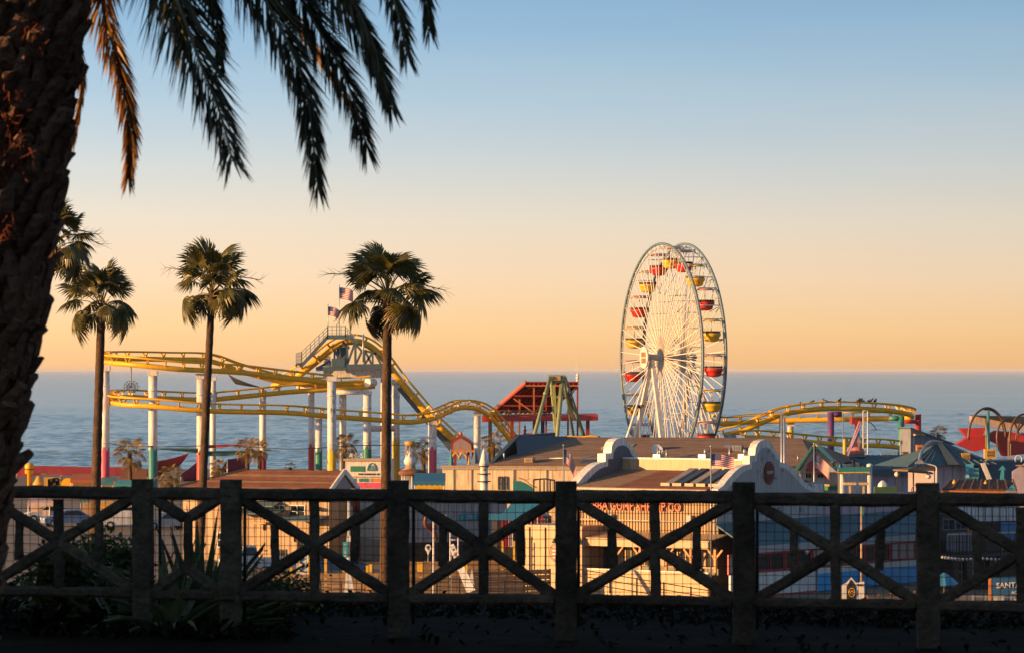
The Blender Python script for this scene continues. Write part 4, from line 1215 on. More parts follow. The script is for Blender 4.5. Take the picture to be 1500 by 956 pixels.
# front roof slope between the gables, ridge wall, skylights
yr = 5.0; zr = H.z(689, yr, H.f(950)) - .1; zrw = H.z(673, yr, H.f(950))
ze = zt - .02
def slope(x0, x1, m, nm='roof', lift=0):
    mb = MB(); mb.prism([(x0, -.25, ze - .05 + lift), (x1, -.25, ze - .05 + lift), (x1, yr, zr + lift), (x0, yr, zr + lift)], (0, 0, .12)); return H.part(mb, nm, m)
xa = H.f(905); rf = slope(-Lf + .02, xa, shingle); rf2 = slope(xa + .01, -.44, shingle2)
for i in range(14):    # shingle courses
    f = (i + .5) / 14; y = -.25 + (yr + .25) * f; z = ze + .07 + (zr - ze + .05) * f
    for xq0, xq1, m_, pr_ in ((-Lf + .1, xa, shingle, rf), (xa, -.5, shingle2, rf2)):
        nb_ = 3; wq = (xq1 - xq0) / nb_
        for q in range(nb_):
            mb = MB(); mb.box((xq0 + wq * (q + .5), y, z - .008), (wq - .02, .36, .018), 0, Matrix.Rotation(math.atan2(zr - ze, yr + .25) - .03, 3, 'X')); H.part(mb, 'shingle_course', m_, pr_)
slr = math.atan2(zr - ze, yr)
for i, px in enumerate((968, 985, 1003, 1020, 1038)):
    x = H.f(px); mb = MB()
    T = Matrix.Rotation(slr + .12, 3, 'X')
    mb.box((x, 2.2, ze + (zr - ze) * .45 + .25), (.62, 3.2, .16), 0, T); so = H.part(mb, 'skylight', paint('skylight_frame', (.34, .27, .2)) if i % 2 == 0 else dark)
    mb = MB(); mb.box((x, 2.2, ze + (zr - ze) * .45 + .35), (.5, 3.0, .03), 0, T); H.part(mb, 'pane', glass if i % 2 else paint('skylight_pane', (.30, .25, .21), rough=.3), so)
    mb = MB(); mb.box((x, .52, ze + .22), (.62, .12, .3)); H.part(mb, 'sill', cream, so)
H.box('ridge_wall', -Lf - .3, -.44, yr, yr + .5, zt - .5, zrw, cream)
H.box('ridge_cap', -Lf - .3, -.44, yr - .06, yr + .56, zrw + .005, zrw + .1, white)
mb = MB(); mb.prism([(-Lf + .02, yr + .5, zr + .3), (-.44, yr + .5, zr + .3), (-.44, Dg, zt), (-Lf + .02, Dg, zt)], (0, 0, .1)); H.part(mb, 'roof', shingle)
for (px, w_, h_) in ((895, .5, .2), (962, .5, .25), (1020, .4, .3)):
    mb = MB(); x = H.f(px); z0 = zrw + .1; mb.box((x, yr + .3, z0 + h_ / 2), (w_, .5, h_)); mb.tube((x + .1, yr + .3, z0 + h_), (x + .1, yr + .3, z0 + h_ + .3), .09, n=8); H.part(mb, 'vent', silver)
# the sign
sgn = lettering('BUBBA GUMP SHRIMP CO', .74, paint('sign_red', (.44, .035, .004), dirt=0), H.t, ((H.f(851) + H.f(1003)) / 2, -.12, H.zf(930, 741)), 0, name='sign', depth=.1, sx=.84, thick=.012)
# porch
zp = H.zf(1000, 800); xl = H.f(884)
H.box('blue_band', xl, .0, -.06, -.035, H.zf(1000, 791), zw, blueroof)
xr_ = .75
H.box('porch_fascia', xl, xr_, -2.0, -1.85, zp, zp + .42, cream)
mb = MB(); mb.prism([(xl, -2.1, zp + .43), (xr_ + .1, -2.1, zp + .43), (xr_ + .1, -.04, zp + .75), (xl, -.04, zp + .75)], (0, 0, .06)); H.part(mb, 'porch_roof', cream)
zl = H.zf(1000, 835)
H.box('low_wall', xl, xr_, -2.0, -1.8, 0, zl, cream); H.box('low_wall_cap', xl, xr_ + .03, -2.03, -1.77, zl + .002, zl + .07, white)
for px in (917, 952, 990, 1026, 1061):
    x = H.f(px) + .55; mb = MB(); mb.beam((x, -1.9, zl + .07), (x, -1.9, zp), .13, .13)
    mb.beam((x, -1.9, zp - .6), (x - .5, -1.9, zp - .02), .1, .1); mb.beam((x, -1.9, zp - .6), (x + .5, -1.9, zp - .02), .1, .1); H.part(mb, 'porch_post', orange)
H.box('porch_back', xl, -.05, .02, .055, 0, zw, dark)
for i, px in enumerate((905, 925, 945, 965, 985, 1005, 1025, 1042)): H.win('f', H.f(px), (zl + zp) / 2 + .1, .85, 1.25, paint('mullion', (.5, .3, .14)), glass if i % 3 else cream, 1, 0)
# cream box room at the left of the front
x0, x1 = H.f(800), H.f(884) - .01; z2 = H.zf(850, 770)
H.box('annex', x0, x1, -2.3, 2.0, 0, z2, cream); H.box('annex_cap', x0 - .08, x1 + .08, -2.38, 2.0, z2 + .003, z2 + .12, cream)
for (px, w_) in ((829, .05), (806, .05)): H.box('downpipe', H.f(px), H.f(px) + .08, -2.40, -2.31, .2, z2 - .02, cream)
for px in (853, 862, 873):
    mb = MB(); x = H.f(px); z = H.zf(px, 783); mb.path([(x, -2.3, z), (x, -2.55, z + .22), (x, -2.85, z + .1), (x, -2.95, z - .1)], .025, 6); mb.lathe((x, -2.95, z - .35), [(.2, 0), (.12, .16), (.05, .27)], 10); H.part(mb, 'lamp', black)
mb = MB(); c = Vector((H.f(847), -2.33, H.zf(847, 806)))
mb.prism([c + Vector((.48 * math.cos(q * .262), 0, .6 * math.sin(q * .262))) for q in range(24)], (0, -.08, 0)); rs_ = H.part(mb, 'round_sign', paint('sign_green', (.05, .08, .05)))
mb = MB(); mb.prism([c + Vector((.36 * math.cos(q * .262), -.09, .48 * math.sin(q * .262))) for q in range(24)], (0, -.02, 0)); H.part(mb, 'sign_field', red, rs_)
for i in range(4):
    mb = MB(); mb.box(c + Vector((0, -.125, .3 - .2 * i)), (.5 - abs(i - 1.5) * .1, .02, .09)); H.part(mb, 'sign_stripe', fw_, rs_)
# right end: awning roof, red windows, white base
za = H.zg(1100, 768); zb_ = H.zg(1100, 786)
D2 = H.g(1350)
mb = MB(); mb.prism([(.05, -.1, za + .2), (.05, D2, za + .35), (2.3, D2, zb_ - .25), (2.3, -.1, zb_ - .4)], (0, 0, -.1)); H.part(mb, 'awning_roof', blueroof)
H.box('awning_fascia', 2.28, 2.4, -.1, D2, zb_ - .75, zb_ - .36, sidew)
H.box('wing_wall', .05, .16, .06, D2, 0, za + .1, dark)
H.box('wing_upper', .0, .09, Dg + .02, D2, zb_ + .2, H.zg(1280, 722), lilac)
xw = 2.1; zs = H.z(835, H.gx(1150, 2.1), 2.1); GX = lambda px: H.gx(px, 2.1)
H.box('base_wall', xw, xw + .12, -1.9, GX(1192), 0.12, zs, white); H.box('base_line', xw - .02, xw + .15, -1.9, GX(1192), 0, .118, red)
redf = paint('window_red', (.42, .02, .025), dirt=0)
zc_ = (zs + zb_ - .72) / 2
hh = zb_ - .74 - zs
for i in range(8):
    y = -1.5 + i * (D2 + .6) / 8 + .9
    H.win('g', y, zc_, (D2 + .6) / 8 - .1, hh - .05, redf, glass if i % 3 else paint('curtain', (.35, .33, .31)), 1 if i < 4 else 2, 0, .12, off=xw + .08)
y0 = GX(1194)
H.box('base_band', xw, xw + .13, y0, D2, zs * .76, zs, white); H.box('blue_base', xw, xw + .14, y0, D2, .05, zs * .76 - .003, paint('bright_blue', (.015, .36, .78)))
H.box('corner_post', xw - .05, xw + .2, GX(1192) + .02, y0 - .02, 0, zb_ - .76, grey)
mb = MB(); mb.box((xw + .5, -1.0, zs + .9), (.3, .3, .3)); mb.lathe((xw + .4, H.g(1130), zb_ - .98), [(.03, .2), (.16, .1), (.1, 0), (.02, -.1)], 8); H.part(mb, 'lamp', white)
# ------------------------------------------------------------------ long low building with brown hip roof
LB = House('long_building', 'long low cream building with a broad brown hip roof behind the restaurant', 'building', 1205, 300, 13)
lcr = paint('long_cream', (.70, .53, .35))
wl = LB.f(648); zt2 = LB.zf(720, 684)
LB.box('wall', wl, 0, 0, 26, 0, zt2, lcr); LB.box('wall_cap', wl - .1, .1, -.12, .2, zt2 + .003, zt2 + .14, cream)
for i in range(30):
    x = wl + .25 + i * 1.0
    LB.box('wall_panel', x, x + .965, -.03, -.003, .1, zt2 - .06, lcr)
xr0, xr1 = LB.f(712), -.5; zri = zt2 + (684 - 649) * 310 / FPX
mb = MB(); e0 = [(xr0, .3, zt2 + .15), (xr1, .3, zt2 + .15), (xr1, 25.5, zt2 + .15), (xr0, 25.5, zt2 + .15)]; r_ = [(xr0 + 3.2, 12, zri + .25), (xr1 - 3, 12, zri + .25)]
mb.poly([e0[0], e0[1], r_[1], r_[0]]); mb.poly([e0[1], e0[2], r_[1]]); mb.poly([e0[2], e0[3], r_[0], r_[1]]); mb.poly([e0[3], e0[0], r_[0]])
rf = LB.part(mb, 'roof', shingle)
for i in range(16):
    f0 = i / 16; f1 = (i + 1) / 16 + .01
    pa = [Vector(e0[0]).lerp(Vector(r_[0]), f0), Vector(e0[1]).lerp(Vector(r_[1]), f0), Vector(e0[1]).lerp(Vector(r_[1]), f1), Vector(e0[0]).lerp(Vector(r_[0]), f1)]
    mb = MB(); mb.prism([pa[0] + Z * .055, pa[1] + Z * .055, pa[2] + Z * .035, pa[3] + Z * .035], (0, 0, -.03)); LB.part(mb, 'shingle_course', shingle, rf)
mb = MB(); mb.prism([(LB.f(709), .2, zt2), (LB.f(731), 6, zri + .55), (LB.f(731), 20, zri + .55), (LB.f(709), 25, zt2)], (.35, 0, 0)); mb.prism([(LB.f(731), 6, zri + .5), (LB.f(800), 12.2, zri + .2), (LB.f(742), 4, zt2 + .9)], (0, .2, .1)); LB.part(mb, 'hip_end', paint('dark_blue', (.04, .075, .11)))
for (px, py, w_, h_, dp, m_) in ((770, 676, 13, 7, .9, cream), (860, 668, 8, 5, .6, cream), (939, 655, 10, 9, .8, silver), (1060, 650, 14, 8, 1.0, grey)):
    mb = MB(); x = LB.f(px); yy = 1.5 if py > 670 else 7
    z0 = zt2 + .15 + (zri - zt2) * (yy / 12); w2, h2 = sz(w_, 303), sz(h_, 303)
    mb.box((x, yy, z0 + h2 / 2), (w2, dp, h2))
    for q in range(4): mb.box((x - w2 * .38 + w2 * .25 * q, yy - dp / 2 - .02, z0 + h2 / 2), (w2 * .16, .04, h2 * .7))
    LB.part(mb, 'roof_unit', m_)
for (px, h_) in ((728, 9), (955, 18), (968, 16), (1061, 20), (902, 8), (1162, 8)):
    mb = MB(); x = LB.f(px); yy = 2.5; z0 = zt2 + .2 + (zri - zt2) * (yy / 12); mb.tube((x, yy, z0), (x, yy, z0 + sz(h_, 303)), .07, n=8); LB.part(mb, 'vent_pipe', white if px < 800 else silver)
for px in (733, 741):
    x = LB.f(px); mb = MB(); z0 = LB.zf(px, 716)
    mb.box((x - .14, -.1, z0 + .5), (.07, .08, 1.05)); mb.box((x + .14, -.1, z0 + .5), (.07, .08, 1.05)); mb.box((x, -.1, z0 + 1.03), (.21, .08, .07)); mb.box((x, -.1, z0 + .45), (.21, .08, .07)); LB.part(mb, 'window', black)
# roof stuff by the wheel
def slantprism(name, label, cat, pts, Y, d, m, **k):
    c = at(sum(p[0] for p in pts) / len(pts), 541, Y); root = thing(name, label, cat, (c.x, Y, DECK), **k)
    mb = MB(); mb.prism([at(x, y, Y) for x, y in pts], (0, d, 0)); o = mb.build('body', m, root); return root
# spire with rings
sp = thing('spire', 'slim white spire with a cone top and dark rings before the cream wall', 'spire', (*at(709, 0, 280).xy, DECK))
c = at(709, 682, 280)
mb = MB(); mb.lathe((c.x, 280, c.z), [(.37, 0), (.32, .3), (.20, .8), (.10, 1.15), (.03, 1.3)], 16); mb.build('cone', white, sp)
mb = MB(); mb.tube((c.x, 280, c.z + 1.25), (c.x, 280, c.z + 2.1), .02, .012, 6); mb.build('needle', silver, sp)
mb = MB(); mb.lathe((c.x, 280, DECK), [(.29, 0), (.29, c.z - DECK)], 16); mb.build('shaft', white, sp)
for (dy, r) in ((1, .40), (12, .5), (23, .52), (40, .52)):
    mb = MB(); z = c.z - sz(dy, 280); mb.lathe((c.x, 280, z), [(.28, 0), (r, 0), (r, .07), (.28, .07)], 20); mb.build('ring', black, sp)
mb = MB(); mb.lathe((c.x, 279.62, c.z - .35), [(.03, 0), (.13, .05), (.13, .17), (.03, .22)], 8); mb.build('lamp', gold, sp)

# roof and wall fittings
mb = MB(); x = LB.f(952); z0 = zt2 + .2 + (zri - zt2) * (3 / 12); c = Vector((x, 3, z0 + .75)); T = Matrix.Rotation(R(55), 3, 'X') @ Matrix.Rotation(R(25), 3, 'Y')
for i in range(12):
    a, b = i * .5236, (i + 1) * .5236
    mb.poly([c + T @ Vector((0, 0, -.12)), c + T @ Vector((.5 * math.cos(a), .5 * math.sin(a), .05)), c + T @ Vector((.5 * math.cos(b), .5 * math.sin(b), .05))])
mb.tube((x, 3, z0), c + T @ Vector((0, 0, -.13)), .05, n=6); mb.tube(c + T @ Vector((0, 0, -.1)), c + T @ Vector((0, 0, .35)), .02, n=4); LB.part(mb, 'dish', white)
r9 = random.Random(5)
for q in range(9):   # patched sheets on the big roof
    f = r9.uniform(.12, .8); x = xr0 + 4 + (xr1 - xr0 - 8) * r9.random(); y = .3 + 11.7 * f; z = zt2 + .15 + (zri + .25 - zt2 - .15) * f + .075
    mb = MB(); mb.box((x, y, z), (r9.uniform(.8, 2.2), r9.uniform(.8, 1.6), .03), 0, Matrix.Rotation(math.atan2(zri - zt2, 11.7), 3, 'X')); LB.part(mb, 'roof_patch', r9.choice([shingle2, grey, shingle, paint('tar', (.07, .06, .055))]))
mb = MB(); mb.path([(LB.f(800), 1.2, zt2 + .75), (LB.f(850), 1.4, zt2 + .8), (LB.f(900), 3.0, zt2 + 1.35)], .045, 6); LB.part(mb, 'conduit', silver)
mb = MB(); mb.beam((wl, -.1, zt2 - .12), (0, -.1, zt2 - .12), .12, .12); LB.part(mb, 'gutter', grey)
for px in (664, 690, 752, 800): x = LB.f(px); mb = MB(); mb.tube((x, -.12, .1), (x, -.12, zt2 - .15), .045, n=6); LB.part(mb, 'downpipe', lcr)
H.box('gutter', -Lf + .1, -.45, -.36, -.24, ze - .1, ze + .02, grey)
for px in (860, 925, 972, 1020):
    mb = MB(); x = H.f(px); z = H.zf(px, 727); mb.path([(x, -.04, z), (x, -.35, z + .12), (x, -.55, z + .02)], .022, 5); mb.lathe((x, -.55, z - .16), [(.13, 0), (.07, .12), (.03, .18)], 8); H.part(mb, 'sign_lamp', black)
mb = MB(); z = H.zf(950, 762); mb.beam((-Lf + .3, -.05, z), (-.2, -.05, z), .05, .06); H.part(mb, 'wall_conduit', grey)
mb = MB(); mb.box((H.f(895), -.2, H.zf(895, 757)), (.5, .3, .4)); mb.box((H.f(1012), -.15, H.zf(1012, 760)), (.35, .25, .5)); H.part(mb, 'meter_box', grey)
for px in (1070, 1098, 1140, 1172): y = H.g(px); mb = MB(); mb.box((.12, y, H.zg(px, 745)), (.12, .4, .3)); H.part(mb, 'louvre', grey)
# ------------------------------------------------------------------ left side of the pier: sails, rides, stalls
def quadsail(label, pts, Y0, dY, m, sag=.5, name='sail_shade', group='sail shades behind the coaster feet', posts=()):
    c = [at(x, y, Y0 + d) for (x, y), d in zip(pts, dY)]
    ctr = sum(c, Vector()) / 4
    root = thing(name, label, 'sail shade', (ctr.x, ctr.y, DECK), group=group)
    mb = MB(); n = 8; mb.cs = True
    for j in range(n + 1):
        for i in range(n + 1):
            u, v = i / n, j / n
            p = c[0].lerp(c[1], u).lerp(c[3].lerp(c[2], u), v); p.z -= sag * 4 * (u * (1 - u) + v * (1 - v)) * .5
            p.y += .3 * sag * math.sin(u * 5 + v * 3)
            mb.v.append(p)
    for j in range(n):
        for i in range(n): k = j * (n + 1) + i; mb.face((k, k + 1, k + n + 2, k + n + 1))
    mb.build('cloth', m, root)
    for q in posts or (0, 2):
        mb = MB(); mb.tube((c[q].x, c[q].y, DECK), c[q], .07, n=6); mb.build('mast', silver, root)
    return root
clothm = lambda n, c: mat('cloth_' + n, c, .85, var=.12, scale=.5, dirt=.05)
quadsail('crimson sail shade with its tip rising towards the leaning fan palm', [(222, 676), (277, 663), (260, 684), (224, 698)], 452, (0, 0, 6, 6), clothm('crimson', (.42, .07, .11)), .25)
quadsail('small magenta sail shade beside the red-footed coaster column', [(265, 694), (296, 669), (292, 702), (270, 706)], 450, (0, 1, 6, 5), clothm('magenta', (.36, .06, .19)), .2)
quadsail('purple sail shade above the end of the brown hip roof', [(333, 672), (366, 665), (362, 690), (320, 690)], 448, (0, 1, 6, 5), clothm('purple', (.25, .05, .22)), .2)
def ribbon(name, label, cat, pts, Y, h, m, sag=0, group=None, posts=()):
    P = [at(x, y, Y) for x, y in pts]; c = sum(P, Vector()) / len(P)
    root = thing(name, label, cat, (c.x, Y, DECK), group=group)
    Q = smoothpath(P, 5); mb = MB(); n = len(Q)
    for i, p in enumerate(Q):
        hh = h(i / (n - 1)) if callable(h) else h
        mb.v += [p, p + Vector((0, .06 * math.sin(i * 1.3), -hh)), p + Vector((0, .10 + .05 * math.sin(i * 1.3), -hh)), p + Vector((0, .1, 0))]
    for i in range(n - 1):
        for j in range(4): j2 = (j + 1) % 4; mb.face((i * 4 + j, i * 4 + j2, i * 4 + 4 + j2, i * 4 + 4 + j))
    mb.face((0, 1, 2, 3)); mb.face([(n - 1) * 4 + q for q in (3, 2, 1, 0)]); mb.build('cloth', m, root)
    for x in posts:
        p = at(x, pts[0][1], Y); mb = MB(); mb.tube((p.x, Y + .1, DECK), (p.x, Y + .1, p.z), .08, n=6); mb.build('mast', silver, root)
    return root
ribbon('banner', 'long maroon banner stretched along the pier edge at the far left', 'banner', [(12, 683), (60, 681.5), (120, 683), (180, 683.5), (222, 686)], 452, lambda f: 1.15 + .12 * math.sin(f * 14), clothm('maroon', (.26, .028, .05)), posts=(25, 90, 150, 205))
gB = 'drapes hung between the coaster columns'
ribbon('drape', 'dark teal drape sagging between the teal-footed and red-footed coaster columns', 'drape', [(231, 656), (262, 656), (290, 656)], 404, lambda f: .1 + .42 * f, clothm('deep_teal', (.01, .06, .07)), group=gB)
ribbon('drape', 'dark teal drape behind the leaning fan palm, right of the red-footed column', 'drape', [(303, 660), (330, 660), (352, 659.5), (384, 659)], 404.5, lambda f: .55 - .35 * f * f, clothm('deep_teal', (.01, .06, .07)), group=gB)
ribbon('drape', 'thin red drape above the teal one, right of the leaning fan palm', 'drape', [(305, 651), (330, 650.5), (352, 650), (390, 650)], 406, lambda f: .35 - .28 * f, clothm('flag_crimson', (.42, .03, .03)), group=gB)
def cable(label, pts, Y, r=.035, m=None):
    P = smoothpath([at(x, y, yy) for (x, y), yy in zip(pts, Y)], 5); mb = MB(); mb.path(P, r, 5)
    return tag(mb.build('cable', m or black), label, 'cable', 'cables strung between the coaster columns')
cable('dark cable from the pink-footed column at the far left to the teal-footed one', [(160, 649), (190, 653), (224, 653)], (408, 407, 405), .07)
cable('long level dark cable from the teal-footed column to the tallest palm', [(230, 654), (330, 652), (430, 657), (520, 652), (600, 651)], (403, 402, 400, 402, 405), .045)
# little palms in the pier planters
def mini_palm(px, py, Y, R_, label, seed, n=22, dry=True):
    r5 = random.Random(seed); top = at(px, py, Y)
    root = thing('small_palm', label, 'palm tree', (top.x, Y, DECK), group='small palms in planters on the pier')
    mb = MB(); mb.path([(top.x, Y, DECK), (top.x + .05, Y, (DECK + top.z) / 2), top], [.27, .22, .24], 10); mb.build('trunk', fbark, root)
    s = R_ / 1.5
    for i in range(n):
        f = (i + .5) / n; e = R(84 - 140 * f + r5.uniform(-8, 8)); a = i * 2.399 + r5.uniform(-.3, .3)
        M = Matrix.Rotation(a, 3, 'Z') @ Matrix.Rotation(-e, 3, 'Y') @ Matrix.Rotation(r5.uniform(-.5, .5), 3, 'X')
        inst('frond', pfans[i % len(pfans)], root, (0, 0, top.z - DECK), M, s * r5.uniform(.85, 1.1))
_fl = fleaf; fleaf = leafmat('pier_palm_leaf', (.42, .25, .04), (.17, .11, .024), .3); pfans = [fan_mesh(21, 20, .4, False, .55), fan_mesh(22, 45, .5, False, .5), fan_mesh(23, 10, .3, False, .55)]; fleaf = _fl
mini_palm(190, 664, 388, 1.75, 'small golden fan palm between the pink and teal column feet', 1)
mini_palm(250, 697, 345, 1.2, 'low golden palm behind the fence post, right of the teal column foot', 2, 16)
mini_palm(319, 684, 400, 1.0, 'short golden palm just right of the leaning palm trunk', 3, 16)
mini_palm(362, 657, 396, 1.35, 'taller palm of the pair beside the thin white column', 4, 20)
mini_palm(380, 660, 402, 1.2, 'shorter palm of the pair beside the thin white column', 5, 18)
mini_palm(425, 684, 398, .7, 'tiny drooping palm above the brown roof ridge', 6, 10)
mini_palm(505, 652, 418, 1.6, 'dark leafy palm behind the lettered coaster column', 7, 22)
mini_palm(620, 660, 420, 1.5, 'tall golden palm left of the pink coaster foot by the tallest palm', 8, 22)
mini_palm(722, 648, 412, 1.3, 'golden palm under the last coaster dip by the red pavilion', 9, 20)
mini_palm(1375, 636, 420, 1.0, 'palm top peeking over the roofs before the sea at the right', 10, 20)
# small rides at the far left
def ride_base(name, label, cat, px, Y, group=None): return thing(name, label, cat, (*at(px, 541, Y).xy, DECK), group=group)
t_ = ride_base('ride_barrel', 'yellow upright barrel ride car at the far left under the maroon banner', 'ride', 43, 430)
c = at(43, 712, 430); mb = MB(); mb.lathe((c.x, 430, DECK), [(.25, 0), (.25, 1.5), (.52, 1.6), (.52, 2.6), (.4, 2.75), (.12, 2.8)], 12); mb.build('barrel', yellow, t_); mb = MB(); mb.lathe((c.x, 430, DECK + 2.0), [(.54, 0), (.54, .14)], 12); mb.build('band', redb, t_)
t_ = ride_base('bell', 'golden hanging bell next to the yellow barrel', 'bell', 57, 430)
c = at(57, 700, 430); mb = MB(); mb.lathe((c.x, 430, c.z), [(.75, -.75), (.7, -.55), (.45, -.2), (.3, .2), (.08, .3)], 14); mb.build('bell', gold, t_); mb = MB(); mb.beam((c.x - .9, 430, DECK), (c.x - .9, 430, c.z + .5), .14, .14); mb.beam((c.x + .9, 430, DECK), (c.x + .9, 430, c.z + .5), .14, .14); mb.beam((c.x - .95, 430, c.z + .52), (c.x + .95, 430, c.z + .52), .14, .14); mb.build('frame', wood, t_)
t_ = ride_base('crawler_ride', 'golden crawler ride with a big round shield and spotted hull under the banner', 'ride', 92, 428)
mb = MB(); p = at(78, 706, 428); mb.box((p.x, 428, (DECK + p.z + .6) / 2), (1.9, 2, p.z + .6 - DECK)); mb.prism([at(70, 701, 427), at(86, 698, 427), at(88, 710, 427), at(70, 712, 427)], (0, 2, 0)); mb.build('hull', gold, t_)
for (x, y) in ((75, 702), (80, 708), (83, 702), (77, 711)):
    mb = MB(); q = at(x, y, 426.95); mb.prism([q + Vector((.18 * math.cos(i * .7854), 0, .18 * math.sin(i * .7854))) for i in range(8)], (0, -.06, 0)); mb.build('spot', dark, t_)
mb = MB(); q = at(99, 709, 426); mb.prism([q + Vector((.75 * math.cos(i * .2618), 0, .75 * math.sin(i * .2618))) for i in range(24)], (.2, .3, 0)); mb.build('shield', yellow, t_)
for i in range(5):
    mb = MB(); mb.path(smoothpath([at(106 + i * 4, 714, 427), at(104 + i * 5, 704, 427), at(110 + i * 6, 699, 427)], 4), .1, 6); mb.build('arm', yellow if i % 2 else white, t_)
mb = MB(); mb.beam((at(99, 0, 427).x, 427.3, DECK), (at(99, 0, 427).x, 427.3, q.z), .3, .3); mb.build('stand', dark, t_)
def awning(label, px0, px1, y0, y1, Y, m, dep=2.2, scallop=True, name='awning', group='stall awnings on the pier', wallm=None):
    """market stall: posts, counter, back wall, sloped awning with a scalloped valance"""
    root = thing(name, label, 'stall', (*at((px0 + px1) / 2, 541, Y).xy, DECK), group=group)
    a, b = at(px0, y1, Y), at(px1, y1, Y); zt = at(0, y0, Y + dep).z
    mb = MB(); mb.prism([a, b, Vector((b.x, Y + dep, zt)), Vector((a.x, Y + dep, zt))], (0, 0, .06)); mb.build('roof', m, root)
    mb = MB(); n = max(4, int((b.x - a.x) / .4)); hgt = .32
    for i in range(n):
        x0, x1 = a.x + (b.x - a.x) * i / n, a.x + (b.x - a.x) * (i + 1) / n
        mb.prism([(x0, Y - .03, a.z), (x1, Y - .03, a.z), (x1, Y - .03, a.z - hgt * .7), ((x0 + x1) / 2, Y - .03, a.z - hgt), (x0, Y - .03, a.z - hgt * .7)], (0, .02, 0))
    mb.build('valance', m, root)
    for x in (a.x + .08, b.x - .08):
        mb = MB(); mb.tube((x, Y + .05, DECK), (x, Y + .05, a.z), .05, n=6); mb.build('post', white, root)
    mb = MB(); mb.box(((a.x + b.x) / 2, Y + dep * .6, DECK + .55), (b.x - a.x - .4, .6, 1.1)); mb.build('counter', wallm or wood, root)
    mb = MB(); mb.box(((a.x + b.x) / 2, Y + dep, (DECK + zt) / 2), (b.x - a.x, .1, zt - DECK)); mb.build('back_wall', wallm or cream, root)
    return root
gS = 'stall awnings on the pier'
awning('red-brown awning of the stall beside the crawler ride', 103, 138, 694, 703, 424, clothm('rust', (.36, .10, .05)))
awning('teal awning at the foot of the pink coaster column', 146, 166, 699, 706, 405, teal)
awning('teal and gold awning between the first palm trunk and the first fence post', 168, 216, 703, 709, 372, paint('teal_light', (.04, .30, .33)), wallm=gold)
awning('brown awning behind the golden fan palm', 176, 214, 686, 700, 420, clothm('brown', (.20, .08, .04)))
awning('blue awning with yellow fringe just left of the cream wall', 606, 652, 693, 705, 296, paint('tarp_blue', (.02, .16, .28)), wallm=yellow2)
awning('pale grey awning over the stall front, between first fence post and fan palm', 40, 74, 724, 736, 330, paint('pale_pink', (.56, .42, .38)), wallm=paint('pale_pink', (.56, .42, .38)))
awning('grey-blue awning behind the second crossed bay, left of the shops', 117, 138, 722, 731, 345, blueroof, wallm=cream)
awning('cream awning under the top rail at the first palm trunk', 140, 178, 722, 733, 340, cream, wallm=gold)
awning('orange-red canvas awning beside the white pole', 514, 541, 722, 735, 268, paint('canvas_red', (.58, .06, .02)), wallm=paint('canvas_red', (.58, .06, .02)))
# vehicles
tyre = paint('tyre', (.018, .018, .018), dirt=0); hubm = paint('hubcap', (.5, .5, .5), dirt=.1)
def vehicle(label, px, Y, rz, m, kind='car', name='parked_car', cat='car', group='vehicles parked on the pier', scale=1.0):
    root = thing(name, label, cat, (*at(px, 541, Y).xy, DECK), R(rz), group)
    if kind == 'car': prof = [(-2.1, .35), (-2.15, .75), (-1.5, .92), (-.85, .98), (2.0, .95), (2.15, .7), (2.1, .35)]; cab = [(-.95, .95), (-.3, 1.45), (.95, 1.48), (1.75, .95)]
    elif kind == 'van': prof = [(-2.3, .4), (-2.35, .9), (-1.9, 1.1), (2.3, 1.1), (2.3, .4)]; cab = [(-1.95, 1.1), (-1.35, 1.95), (2.2, 1.98), (2.28, 1.1)]
    else: prof = [(-2.5, .45), (-2.55, .95), (-1.7, 1.1), (-.2, 1.1), (-.2, .98), (2.5, .98), (2.5, .45)]; cab = [(-1.65, 1.1), (-1.2, 1.8), (-.35, 1.82), (-.22, 1.1)]
    w = .86
    mb = MB(); mb.prism([(x, -w, z) for x, z in prof], (0, 2 * w, 0)); mb.build('body', m, root, world=False)
    mb = MB(); k = len(mb.v)
    for s in (-1, 1): mb.v += [Vector((x, s * (w * .97 if z < 1.15 else w * .80), z)) for x, z in cab]
    mb.face((3, 2, 1, 0)); mb.face((4, 5, 6, 7))
    for i in range(4): j = (i + 1) % 4; mb.face((i, j, 4 + j, 4 + i))
    cb = mb.build('cabin', m, root, world=False)
    cx = sum(p[0] for p in cab) / 4; cz = sum(p[1] for p in cab) / 4
    q = [(cx + (x - cx) * .82, cz + (z - cz) * .72) for x, z in cab]
    for s in (-1, 1):
        mb = MB(); mb.prism([(x, s * (w * .995 if z < 1.2 else w * .86), z) for x, z in q], (0, s * .012, 0)); mb.build('window', glass, cb, world=False)
    (xa, za), (xb, zb) = cab[0], cab[1]
    mb = MB(); d = Vector((xb - xa, 0, zb - za)); nn = Vector((-d.z, 0, d.x)).normalized() * .012
    A_ = Vector((xa, 0, za)) + d * .12 + nn; B_ = Vector((xa, 0, za)) + d * .9 + nn
    mb.prism([A_ + Vector((0, -w * .85, 0)), A_ + Vector((0, w * .85, 0)), B_ + Vector((0, w * .72, 0)), B_ + Vector((0, -w * .72, 0))], nn); mb.build('windscreen', glass, cb, world=False)
    for x in (-1.35, 1.35):
        for s in (-1, 1):
            mb = MB(); mb.tube((x, s * (w - .16), .34), (x, s * (w + .03), .34), .34, n=14); wh = mb.build('wheel', tyre, root, world=False)
            mb = MB(); mb.tube((x, s * (w + .031), .34), (x, s * (w + .05), .34), .19, n=10); mb.build('hubcap', hubm, wh, world=False)
    for s in (-1, 1):
        mb = MB(); mb.box((prof[1][0] + .05, s * .62, .72), (.1, .3, .14)); mb.build('headlight', fw_, root, world=False)
    return root
vehicle('white car by the pale pink stall front, seen through the first crossed bay', 70, 332, 15, white)
